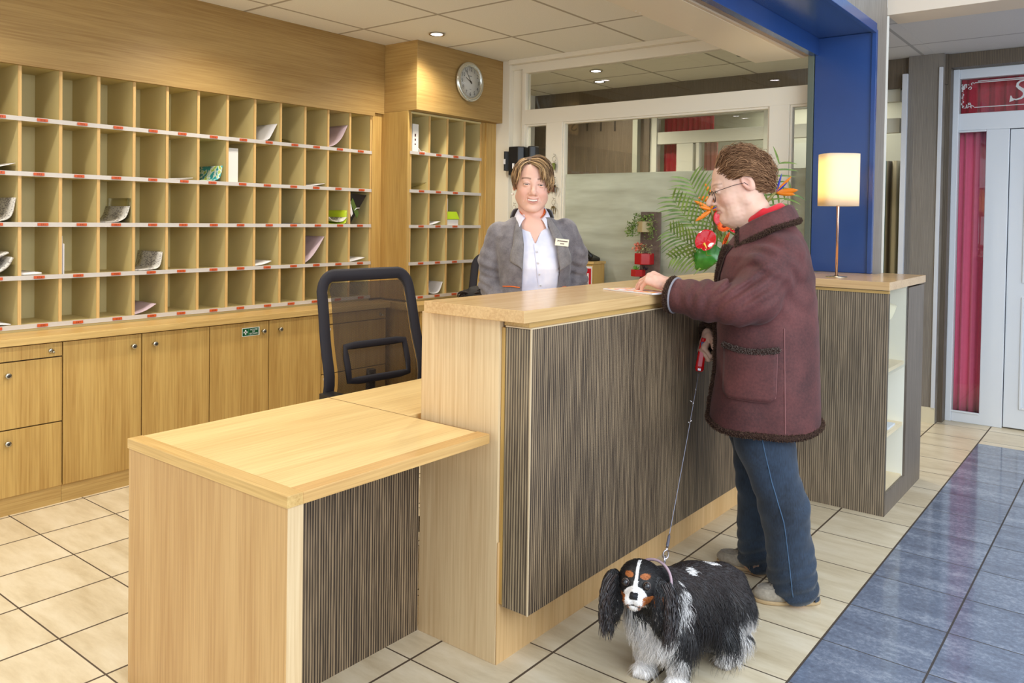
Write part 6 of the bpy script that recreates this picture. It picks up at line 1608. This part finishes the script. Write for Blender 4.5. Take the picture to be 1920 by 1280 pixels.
# coat of hair strands
def surf_sample(V, Q, n_, g):
    A, B, C_, D = (V[Q[:, k]] for k in range(4)); nr = np.cross(C_ - A, D - B); ar = np.linalg.norm(nr, axis=1); nr = nr / (ar[:, None] + 1e-12)
    k = g.choice(len(Q), n_, p=ar / ar.sum()); u, v = g.random((2, n_, 1)); p = (A[k] * (1 - u) + B[k] * u) * (1 - v) + (D[k] * (1 - u) + C_[k] * u) * v
    return p, nr[k]
g_ = np.random.default_rng(17); Pn, Nn = surf_sample(V, Q, 30000, g_)
def fur_layer(name, P, N, length, dirf, wave, rad, cols, S=6, seed=1, spread=.25, n=3):
    g = np.random.default_rng(seed); K = len(P); d = dirf(P, N); d = d + g.normal(size=(K, 3)) * spread; d -= N * (d * N).sum(1, keepdims=True) * .9
    d /= np.linalg.norm(d, axis=1, keepdims=True) + 1e-9; L_ = length * g.uniform(.65, 1.25, K); pts = np.zeros((K, S, 3)); ph = g.uniform(0, 6.28, (K, 1))
    clump = vnoise(P, 55, 3)[:, None] * 2.2
    side = np.cross(d, N)
    for k in range(S):
        u = k / (S - 1); pts[:, k] = P + N * (L_ * (.30 * u * (1 - .55 * u)))[:, None] + d * (L_ * u)[:, None] + side * (L_ * wave * u)[:, None] * np.sin(clump + u * 6.5 + .25 * ph)
        pts[:, k, 2] -= L_ * .30 * u * u * np.clip(L_ / .04, 0, 1)
    pts[..., 2] = np.maximum(pts[..., 2], .002)
    R_ = rad * g.uniform(.7, 1.2, (K, 1)) * np.linspace(1, .12, S)[None]
    V2, Q2 = strands(pts, R_, n, .6); sh = g.uniform(.75, 1.35, (K, 1)); dk = (cols.mean(1, keepdims=True) < .06) * g.random((K, 1)) ** 3; cols = cols * sh * (1 - dk * .6) + dk * .6 * np.array([.060, .062, .072]); cc = np.repeat(cols, S * n, 0)  # random bluish-grey strands put the black coat's sheen into the colour
    np_mesh(name, V2, Q2, attr_mat('dog_hair', rough=.34, spec=.6), dog, cc, frame=FRD)
Hh = (Pn - HD[0]) @ HD[1]; face = ((Hh ** 2).sum(1) < .112 ** 2) & (Hh[:, 0] > .0)
eyez = face & (np.sqrt(((np.abs(Hh[:, 1]) - .0325) / .019) ** 2 + ((Hh[:, 2] - .012) / .017) ** 2) < 1) & (Hh[:, 0] > .03); nosez = face & (Hh[:, 0] > .083) & (np.abs(Hh[:, 1]) < .015) & (Hh[:, 2] > -.027)
earm = np.zeros(len(Pn), bool)
for s in (-1, 1):
    c = ear_world(s) + np.array([.006, s * .012, -.062]); earm |= ((((Pn - c) / np.array([.036, .032, .084])) ** 2).sum(1) < 1.15) & (Pn[:, 2] < .375)
head_all = ((Hh ** 2).sum(1) < .105 ** 2) & ~earm
ok = ~eyez & ~nosez
m = head_all & ok & face
def dir_face(P, N): H = (P - HD[0]) @ HD[1]; d = np.stack([-.9 + 0 * H[:, 0], H[:, 1] * 9, -.25 - 4 * np.clip(-H[:, 2], 0, .1)], 1); return d @ HD[1].T
fur_layer('face_hair', Pn[m], Nn[m], .009, dir_face, .05, .0009, dog_col(Pn[m]), 4, 2)
m = head_all & ~face & ok
fur_layer('crown_hair', Pn[m], Nn[m], .015, dir_face, .08, .0012, dog_col(Pn[m]), 5, 3)
bodym = ~head_all & ~earm & ok
z = Pn[:, 2]
def dir_body(P, N): return np.stack([-.75 + 0 * P[:, 0], .25 * np.sign(P[:, 1]), -.55 - 1.2 * np.clip(np.abs(N[:, 1]), 0, 1)], 1)
m = bodym & (z > .13)
Lb = np.where(z[m] > .27, .024, .042)
fur_layer('body_hair', Pn[m], Nn[m], Lb, dir_body, .17, .0015, dog_col(Pn[m]), 6, 4)
m2 = bodym & (z > .13) & (z < .24) & (np.abs(Nn[:, 1]) > .5) & (Pn[:, 0] < .16) & (Pn[:, 0] > -.05)
fur_layer('flank_feathering', Pn[m2], Nn[m2], .085, lambda P, N: np.stack([-.25 + 0 * P[:, 0], .12 * np.sign(P[:, 1]), -1 + 0 * P[:, 0]], 1), .16, .0016, np.where(dog_col(Pn[m2]) > .5, dog_col(Pn[m2]), dog_col(Pn[m2])), 7, 5, .14)
m3 = bodym & (Pn[:, 0] > .15) & (z > .11) & (z < .33)
fur_layer('chest_hair', Pn[m3], Nn[m3], .055, lambda P, N: np.stack([.1 + 0 * P[:, 0], .1 * np.sign(P[:, 1]), -1 + 0 * P[:, 0]], 1), .16, .0016, dog_col(Pn[m3]), 7, 6, .22)
m4 = bodym & (z <= .13)
fur_layer('leg_hair', Pn[m4], Nn[m4], np.where(z[m4] < .035, .012, .038), lambda P, N: np.stack([-.35 + 0 * P[:, 0], 0 * P[:, 0], -1 + 0 * P[:, 0]], 1), .12, .0014, dog_col(Pn[m4]), 5, 7, .2)
m5 = earm
ci = np.where(np.ones((m5.sum(), 1), bool), BLK * 1.3, BLK)
fur_layer('ear_hair', Pn[m5], Nn[m5], .030, lambda P, N: np.stack([0 * P[:, 0], 0 * P[:, 0], -1 + 0 * P[:, 0]], 1), .14, .0016, ci, 6, 8, .12)
# long wavy ear fringes
for s in (-1, 1):
    c = ear_world(s); K = 1000; g = np.random.default_rng(40 + s); a = g.uniform(0, 2 * np.pi, K); r_ = np.sqrt(g.random(K)); S = 9
    ux = HD[1][:, 0]; uy = HD[1][:, 1] * s
    root = c + np.outer(.030 * r_ * np.cos(a), ux) + np.outer(.012 + .018 * r_ * np.sin(a), uy) + np.array([0, 0, 1]) * g.uniform(-.075, .008, K)[:, None]
    Lr = g.uniform(.080, .135, K); spreadx = (r_ * np.cos(a))[:, None]; ph = g.uniform(0, 6.28, (K, 1)); pts = np.zeros((K, S, 3))
    for k in range(S):
        u = k / (S - 1)
        pts[:, k] = root + np.array([0, 0, -1.]) * (Lr * u)[:, None] + ux * spreadx * .052 * u + uy * (.024 * math.sin(u * 2.4)) * (r_ * 1.0)[:, None] + ux * (.0085 * (.3 + u) * np.sin(spreadx * 7 + u * 12 + .5 * ph)) + uy * (.005 * u * np.cos(spreadx * 6 + u * 8))
    V2, Q2 = strands(pts, .0021 * g.uniform(.7, 1.2, (K, 1)) * np.array([.8, 1, 1, 1, .95, .85, .7, .5, .15])[None], 4, .6)
    mm = g.random((K, 1)); m3_ = g.random((K, 1)) ** 3; cc = np.repeat((BLK * (1 - mm) + BRN * 1.3 * mm) * (1 - m3_) + m3_ * np.array([.075, .072, .080]), S * 4, 0); np_mesh('ear_fringe', V2, Q2, attr_mat('dog_hair', rough=.34, spec=.6), dog, cc, frame=FRD)  # paler grey strands carry the ear's highlights in their colour
cl = MB(); cn = np.array([.225, .030, .318]); ax = np.array([.82, .30, .48]); ax /= np.linalg.norm(ax); a1 = np.cross(ax, [0, 0, 1]); a1 /= np.linalg.norm(a1); a2 = np.cross(ax, a1)
cl.tube([cn + .072 * (math.cos(t) * a1 + math.sin(t) * a2) for t in np.linspace(0, 2 * math.pi, 40)], .0045, 8); np_mesh('dog_collar', cl.v, np.array([f for f in cl.f if len(f) == 4]), mat('lilac_strap', (176, 150, 160), .5), dog, frame=FRD)

# ================================================================ LEASH
def VL(p): return np.array(FRC[0]) + FRC[1] @ np.array(p)
hT, hB = VL((.297, -.085, .962)), VL((.314, -.085, .822))
RDH = mat('red_leash_plastic', (208, 18, 24), .22); SIL = mat('silver_clip', (206, 200, 204), .18, 1); GCORD = mat('grey_cord', (132, 132, 146), .6)
le = thing('dog_leash', 'thin grey dog leash with red plastic handle running from hand to the spaniel', 'leash', tuple(hB))
d_ = hB - hT; ln = np.linalg.norm(d_); d_ /= ln; sx = np.cross(d_, [.4, -.9, 0]); sx /= np.linalg.norm(sx); sy = np.cross(d_, sx)
m = MB(); secs = [(0, .009, .012), (.15, .012, .014), (.5, .016, .016), (.8, .018, .018), (.93, .019, .018), (1, .014, .014)]
rings = []
for t, wx, wy in secs:
    c = hT + d_ * ln * t; rings += [c + sx * wx * math.copysign(abs(math.cos(a)) ** .5, math.cos(a)) + sy * wy * math.copysign(abs(math.sin(a)) ** .5, math.sin(a)) for a in [2 * math.pi * k / 16 for k in range(16)]]
fs = [(i * 16 + j, i * 16 + (j + 1) % 16, (i + 1) * 16 + (j + 1) % 16, (i + 1) * 16 + j) for i in range(5) for j in range(16)] + [tuple(range(16)), tuple(range(80, 96))]
m.add(rings, fs, 0, True); m.build('handle', RDH, le)
m = MB(); cf = hT + d_ * ln * .55 - sy * .0 ; vd = np.array([0, 0, 1.45]) - cf; fy = sy if sy @ vd > 0 else -sy
m.obox(hT + d_ * ln * .58 + fy * .0165, sx * .0085, fy * .0025, d_ * ln * .26); m.build('grip_plate', mat('light_red_plate', (226, 120, 130), .25), le, bevel=.002)
m = MB(); m.obox(hT + d_ * ln * .17 + fy * .0135, sx * .008, fy * .0025, d_ * .010); m.build('lock_button', mat('navy_button', (40, 50, 110), .3), le, bevel=.001)
m = MB(); m.obox(hT + d_ * ln * .93 + fy * .018, sx * .007, fy * .003, d_ * .005); m.build('cord_outlet', SIL, le, bevel=.001)
tt = np.linspace(0, 2 * math.pi, 80); rp = cn + .080 * (np.cos(tt)[:, None] * a1 + np.sin(tt)[:, None] * a2); cT = np.array(FRD[0]) + FRD[1] @ rp[np.argmax(rp[:, 2] + .3 * rp[:, 1])]; cdir = cT - hB; cl_ = np.linalg.norm(cdir); cdir /= cl_
e0 = hB + cdir * (cl_ - .104)
m = MB(); m.tube([hB + (e0 - hB) * t + np.array([0, 0, -.006 * math.sin(math.pi * t)]) for t in np.linspace(0, 1, 24)], .0013, 6); m.build('cord', GCORD, le)
m = MB(); m.tube([e0 - cdir * .012, e0, e0 + cdir * .035, e0 + cdir * .045], [.0015, .0045, .005, .0035], 10); m.build('cord_sleeve', mat('dark_grey_sleeve', (84, 82, 92), .5), le)
m = MB(); s0 = e0 + cdir * .045; px_ = np.cross(cdir, [.3, -.9, .2]); px_ /= np.linalg.norm(px_)
m.tube([s0, s0 + cdir * .012], .004, 10); m.tube([s0 + cdir * .012 + cdir * .018 * (1 - math.cos(t)) + px_ * .0085 * math.sin(t) for t in np.linspace(0, 6.0, 22)], .0026, 8); m.build('snap_hook', SIL, le)
m = MB(); s1 = s0 + cdir * .050; q_ = np.cross(cdir, px_)
m.tube([s1 + cdir * .012 * math.cos(t) + q_ * .011 * math.sin(t) for t in np.linspace(0, 2 * math.pi, 22)], .002, 6); m.build('collar_ring', SIL, le)
for t, s_ in ((.14, .006), (.235, .012), (.365, .012)):
    m = MB(); c = hB + (e0 - hB) * t; g = random.Random(int(t * 1000))
    for k in range(5 if s_ > .01 else 2):
        v = np.array([g.uniform(-1, 1) for _ in range(3)]) * s_; m.tube([c, c + v * .6, c + v], [.0012, .0028, .0006], 6)
    m.build('glitter_charm', SIL, le)

# ================================================================ FLOWERS
vx, vy = -1.615, 3.82
bq = thing('flower_arrangement', 'tall bouquet of palm fronds, orange bird of paradise and red anthurium on the counter', 'flowers', (vx, vy, 1.1655))
LEAF = fz_mat('palm_green', (64, 96, 30), (138, 160, 66), 30, 0, .1, .5, 8); MON = fz_mat('monstera_green', (22, 96, 30), (70, 150, 50), 20, 0, .1, .25, 6)
MB().lathe((vx, vy, 1.166), [(.035, 0), (.043, .01), (.047, .06), (.040, .10), (.044, .115), (.040, .115), (.036, .10), (.042, .06), (.039, .014), (.0, .012)], 28, cap=False).build('vase', mat('pale_vase', (222, 220, 204), .25), bq)
def leaflet(mb, a, b, sag, w_, n_=7):
    a, b = np.array(a), np.array(b); d = b - a; L_ = np.linalg.norm(d); s = np.cross(d, [.35, -.9, .1]); s /= np.linalg.norm(s) + 1e-9; up = np.array([-.2, .5, .2]); vs = []
    for i in range(n_):
        t = i / (n_ - 1); c = a + d * t + np.array([0, 0, -sag * t * t + sag * .5 * t]); ww = w_ * (math.sin(math.pi * min(1, .12 + t * .88)) ** .7) * (1 - .3 * t)
        if i == n_ - 1: ww = w_ * .05
        vs += [c - s * ww, c + up * ww * .35, c + s * ww]
    fs = []
    for i in range(n_ - 1): fs += [(i * 3, i * 3 + 1, i * 3 + 4, i * 3 + 3), (i * 3 + 1, i * 3 + 2, i * 3 + 5, i * 3 + 4)]
    mb.add(vs, fs, 0, True)
def frond(base, mid, tip, nl, ln_, droop, seed, w_=.0055, sides=(-1, 1)):
    P0, P1, P2 = map(np.array, (base, mid, tip)); g = random.Random(seed); mb = MB(); bez = lambda t: P0 * (1 - t) ** 2 + 2 * P1 * t * (1 - t) + P2 * t * t
    mb.tube([bez(t) for t in np.linspace(0, 1, 14)], [.0035 * (1 - .8 * t) for t in np.linspace(0, 1, 14)], 6)
    pn = np.array([.35, -.9, .1]); pn /= np.linalg.norm(pn)
    for i in range(nl):
        t = .22 + .76 * i / (nl - 1); c = bez(t); tg = bez(min(1, t + .02)) - bez(t - .02); tg /= np.linalg.norm(tg); sd = np.cross(tg, pn)
        for s in sides:
            L_ = ln_ * (.55 + .9 * math.sin(math.pi * (.12 + .8 * t))) * g.uniform(.85, 1.1) * .75; d = sd * s * .80 + tg * .62; d /= np.linalg.norm(d)
            leaflet(mb, c, c + d * L_ + pn * g.uniform(-.01, .03), droop * L_ * g.uniform(.6, 1.2), w_)
    mb.build('palm_frond', LEAF, bq)
frond((vx + .01, vy - .02, 1.26), (-1.745, 3.76, 1.48), (-1.800, 3.70, 1.66), 15, .17, .30, 1)
frond((vx, vy - .02, 1.25), (-1.775, 3.72, 1.40), (-1.865, 3.64, 1.57), 14, .13, .35, 2)
frond((vx, vy - .03, 1.24), (-1.77, 3.71, 1.31), (-1.86, 3.62, 1.40), 13, .12, .45, 3)
frond((vx, vy - .03, 1.22), (-1.77, 3.70, 1.29), (-1.835, 3.60, 1.27), 10, .085, .3, 4)
frond((vx + .02, vy + .02, 1.26), (-1.62, 3.90, 1.48), (-1.46, 4.02, 1.76), 13, .15, .25, 5)
frond((vx + .02, vy + .02, 1.26), (-1.58, 3.92, 1.42), (-1.40, 4.02, 1.60), 12, .13, .35, 6)
frond((vx + .01, vy + .03, 1.26), (-1.68, 3.90, 1.55), (-1.63, 3.95, 1.80), 13, .14, .2, 7)
# monstera leaf
mb = MB()
def mon(u, v):
    a = (u - .5) * 2; t = v; wd = .076 * math.sin(math.pi * min(1, .10 + t * .9)) ** .55 * (1 - .35 * t); nt = 1 - .10 * abs(math.sin(t * 16)) * abs(a) ** 3
    ax_ = np.array([-.088, -.04, -.120]); sd = np.array([.80, .15, -.55]); c = np.array([-1.668, 3.735, 1.335]) + ax_ * t
    return c + sd * wd * a * nt + np.array([.0, -.03, .01]) * (math.sin(math.pi * t) - a * a * .6)
mb.grid(mon, 25, 25); mb.build('monstera_leaf', MON, bq, solid=.0012)
def spathe(c, nrm, up, r_, label='anthurium'):
    c, nrm, up = (np.array(q, float) for q in (c, nrm, up)); nrm /= np.linalg.norm(nrm); up -= nrm * (up @ nrm); up /= np.linalg.norm(up); s = np.cross(up, nrm); mb = MB()
    def fn(u, v):
        a = 2 * math.pi * u; hr = r_ * (1.0 + .18 * math.cos(a)) * (1 - .25 * math.exp(-((a - math.pi) / .35) ** 2)) ; rr = hr * v
        return c + up * rr * math.cos(a) + s * rr * .88 * math.sin(a) + nrm * (.22 * r_ * v * v - .06 * r_ * math.sin(a * 2) * v + .02 * r_ * math.sin(a * 9) * v)
    mb.grid(fn, 49, 10)
    ob = mb.build('anthurium', mat('anthurium_red', (206, 14, 34), .08, spec=.8, bump=.5, nscale=70), bq, solid=.0012)
    m2 = MB(); b0 = c - up * r_ * .25 + nrm * .004; m2.tube([b0, b0 + nrm * .012 + up * r_ * .35 * .4 + s * .004, b0 + nrm * .022 - up * -r_ * .0 + s * r_ * .55 - up * r_ * .25], [.0045, .0045, .002], 8); m2.build('spadix', mat('spadix_yellow', (240, 214, 90), .5), ob)
    m3 = MB(); m3.tube([c - nrm * .002, c - nrm * .03 - np.array([0, 0, .05]), (vx, vy, 1.28)], .0025, 6); m3.build('stem', LEAF, bq)
spathe((-1.687, 3.65, 1.348), (.15, -.95, .35), (.35, 0, 1), .056); spathe((-1.640, 3.76, 1.460), (.2, -.9, .3), (-.6, 0, 1), .050); spathe((-1.590, 3.78, 1.425), (.3, -.8, .5), (.8, 0, .4), .042)
def gerbera(c, nrm, r_):
    c, nrm = np.array(c), np.array(nrm, float); nrm /= np.linalg.norm(nrm); a = np.cross(nrm, [0, 0, 1.]); a /= np.linalg.norm(a); b = np.cross(nrm, a); mb = MB()
    for ring, (k, rr, lift) in enumerate(((26, r_, .10), (22, r_ * .78, .35))):
        for i in range(k):
            t = 2 * math.pi * (i + ring * .5) / k; d = math.cos(t) * a + math.sin(t) * b; s = np.cross(nrm, d); p0 = c + d * r_ * .22; p1 = c + d * rr * .7 + nrm * rr * lift * .5; p2 = c + d * rr + nrm * rr * lift * .55; w_ = r_ * .115
            mb.add([p0 - s * w_ * .6, p0 + s * w_ * .6, p1 + s * w_, p1 - s * w_, p2 + s * w_ * .3, p2 - s * w_ * .3], [(0, 1, 2, 3), (3, 2, 4, 5)])
    ob = mb.build('gerbera', mat('gerbera_orange', (236, 92, 20), .5), bq, solid=.0008)
    m2 = MB(); m2.lathe(c + nrm * .002, [(r_ * .28, 0), (r_ * .25, r_ * .10), (.001, r_ * .14)], 18, ax=nrm); m2.build('flower_heart', mat('gerbera_heart', (120, 40, 20), .8, bump=.5, nscale=300), ob)
    m3 = MB(); m3.tube([c, c - nrm * .03 + [0, 0, -.04], (vx, vy, 1.28)], .003, 6); m3.build('stem', LEAF, bq)
gerbera((-1.613, 3.70, 1.430), (.2, -.8, .55), .033); gerbera((-1.592, 3.68, 1.365), (-.75, -.5, .4), .042)
ORP = mat('strelitzia_orange', (232, 128, 22), .4); BLP = mat('strelitzia_blue', (44, 50, 160), .4); BEAK = fz_mat('strelitzia_beak', (150, 96, 60), (110, 140, 60), 20, 0, .1, .4, 6)
def petal(mb, a, b, w_, bow=.003):
    a, b = np.array(a, float), np.array(b, float); d = b - a; s = np.cross(d, [.3, -.9, .0]); s /= np.linalg.norm(s); n_ = 8; vs = []
    for i in range(n_):
        t = i / (n_ - 1); ww = w_ * math.sin(math.pi * (.08 + .90 * t)) ** .8 * (1 if t < .98 else .1); c = a + d * t; vs += [c - s * ww, c + np.array([.2, -1, .1]) * bow * math.sin(math.pi * t), c + s * ww]
    fs = []
    for i in range(n_ - 1): fs += [(i * 3, i * 3 + 1, i * 3 + 4, i * 3 + 3), (i * 3 + 1, i * 3 + 2, i * 3 + 5, i * 3 + 4)]
    mb.add(vs, fs, 0, True)
def strel(head, tips, blue, stem_to):
    hd = np.array(head); mb = MB()
    for t, w_ in tips: petal(mb, hd, t, w_)
    ob = mb.build('bird_of_paradise', ORP, bq, solid=.001)
    if blue: m2 = MB(); [petal(m2, hd, t, .005) for t in blue]; m2.build('blue_petal', BLP, ob, solid=.001)
    m3 = MB(); m3.tube([hd + [0, -.002, .004], hd + (np.array(stem_to) - hd) * .25, stem_to, (vx, vy, 1.27)], [.006, .009, .008, .006], 8); m3.build('bract_stem', BEAK, ob)
strel((-1.700, 3.745, 1.510), [((-1.775, 3.70, 1.555), .010), ((-1.765, 3.70, 1.452), .011), ((-1.745, 3.70, 1.525), .009), ((-1.640, 3.74, 1.525), .010), ((-1.690, 3.73, 1.570), .008)], [(-1.655, 3.74, 1.530)], (-1.690, 3.79, 1.40))
strel((-1.735, 3.85, 1.560), [((-1.800, 3.80, 1.572), .015), ((-1.785, 3.84, 1.650), .010), ((-1.745, 3.85, 1.640), .008)], None, (-1.715, 3.83, 1.45))
strel((-1.455, 3.95, 1.600), [((-1.345, 3.95, 1.612), .015), ((-1.360, 3.95, 1.590), .012), ((-1.380, 3.95, 1.680), .008)], [(-1.428, 3.95, 1.695), (-1.40, 3.95, 1.650)], (-1.56, 3.90, 1.48))

# ---- vertical planter on the glass
pl = thing('wall_planter', 'narrow brown hanging panel with one beige and two red plant pots on the frosted glass', 'planter', (-2.73, 5.03, .9))
MB().box(-2.815, -2.655, 5.026, 5.040, .90, 1.515).build('panel', fz_mat('brown_panel', (88, 72, 64), (118, 102, 92), 40, 0, .1, .7, 5), pl, bevel=.006)
REDP = mat('red_pot', (178, 32, 36), .2); BEI = mat('beige_pot', (176, 158, 116), .5)
def pot(x0, x1, z0, z1, d, m_): return MB().prism([(x0, 5.026), (x0, 5.026 - d * .75), (x0 + (x1 - x0) * .6, 5.026 - d), (x1, 5.026 - d * .55), (x1, 5.026)], lambda u, v, q: (u, v, q), z0, z1).build('pot', m_, pl, bevel=.004)
p1_ = pot(-2.80, -2.715, 1.372, 1.448, .09, BEI); p2_ = pot(-2.81, -2.70, 1.148, 1.226, .11, REDP); p3_ = pot(-2.845, -2.765, 1.062, 1.110, .09, REDP)
def ivy(parent, c, n_, spread, hang, m_, seed, sz=.016):
    g = random.Random(seed); mb = MB()
    for k in range(n_):
        a = g.uniform(0, 6.28); r_ = spread * math.sqrt(g.random()); hgt = g.uniform(-hang, .045); p = np.array([c[0] + r_ * math.cos(a) * 1.25, c[1] - abs(math.sin(a)) * spread * .5, c[2] + hgt]); d = np.array([g.uniform(-1, 1), g.uniform(-1, .1), g.uniform(-.9, .6)]); d /= np.linalg.norm(d); s = np.cross(d, [g.uniform(-1, 1), g.uniform(-1, 1), 1]); s /= np.linalg.norm(s); q = sz * g.uniform(.7, 1.3)
        nn = np.cross(d, s); mb.add([p, p + d * q * .45 + s * q * .42 + nn * .002, p + d * q * 1.2, p + d * q * .45 - s * q * .42 + nn * .002, p + d * q * .5], [(0, 1, 4), (1, 2, 4), (2, 3, 4), (3, 0, 4)])
        if k % 4 == 0: mb.tube([np.array(c), (np.array(c) + p) / 2 + [0, 0, .02], p], .0012, 4)
    mb.build('leaves', m_, parent)
IVY = fz_mat('ivy_green', (64, 96, 34), (150, 176, 90), 60, 0, .1, .5, 20)
ivy(pl, (-2.76, 4.99, 1.455), 110, .075, .03, IVY, 1); ivy(pl, (-2.845, 4.98, 1.395), 120, .045, .05, IVY, 2); ivy(pl, (-2.70, 4.99, 1.40), 60, .05, .08, IVY, 3, .014)
ivy(pl, (-2.785, 4.96, 1.255), 50, .035, .01, mat('coral_bloom', (222, 120, 96), .6), 4); ivy(pl, (-2.74, 4.96, 1.245), 60, .05, .015, fz_mat('sage_leaf', (112, 116, 70), (176, 168, 120), 60, 0, .1, .6, 20), 5, .013)
def succ(c, m_, n_=22, L_=.035):
    g = random.Random(9); mb = MB()
    for k in range(n_):
        a = g.uniform(0, 6.28); e = g.uniform(.3, 1.3); d = np.array([math.cos(a) * math.cos(e), -abs(math.sin(a)) * math.cos(e) * .8, math.sin(e)]); mb.tube([c, np.array(c) + d * L_ * .5, np.array(c) + d * L_], [.003, .0045, .0006], 5)
    mb.build('succulent', m_, pl)
succ((-2.81, 4.975, 1.108), fz_mat('succulent_green', (60, 120, 40), (130, 190, 80), 60, 0, .1, .4, 20)); succ((-2.745, 4.99, 1.108), mat('dark_succulent', (52, 34, 44), .5), 14, .03)
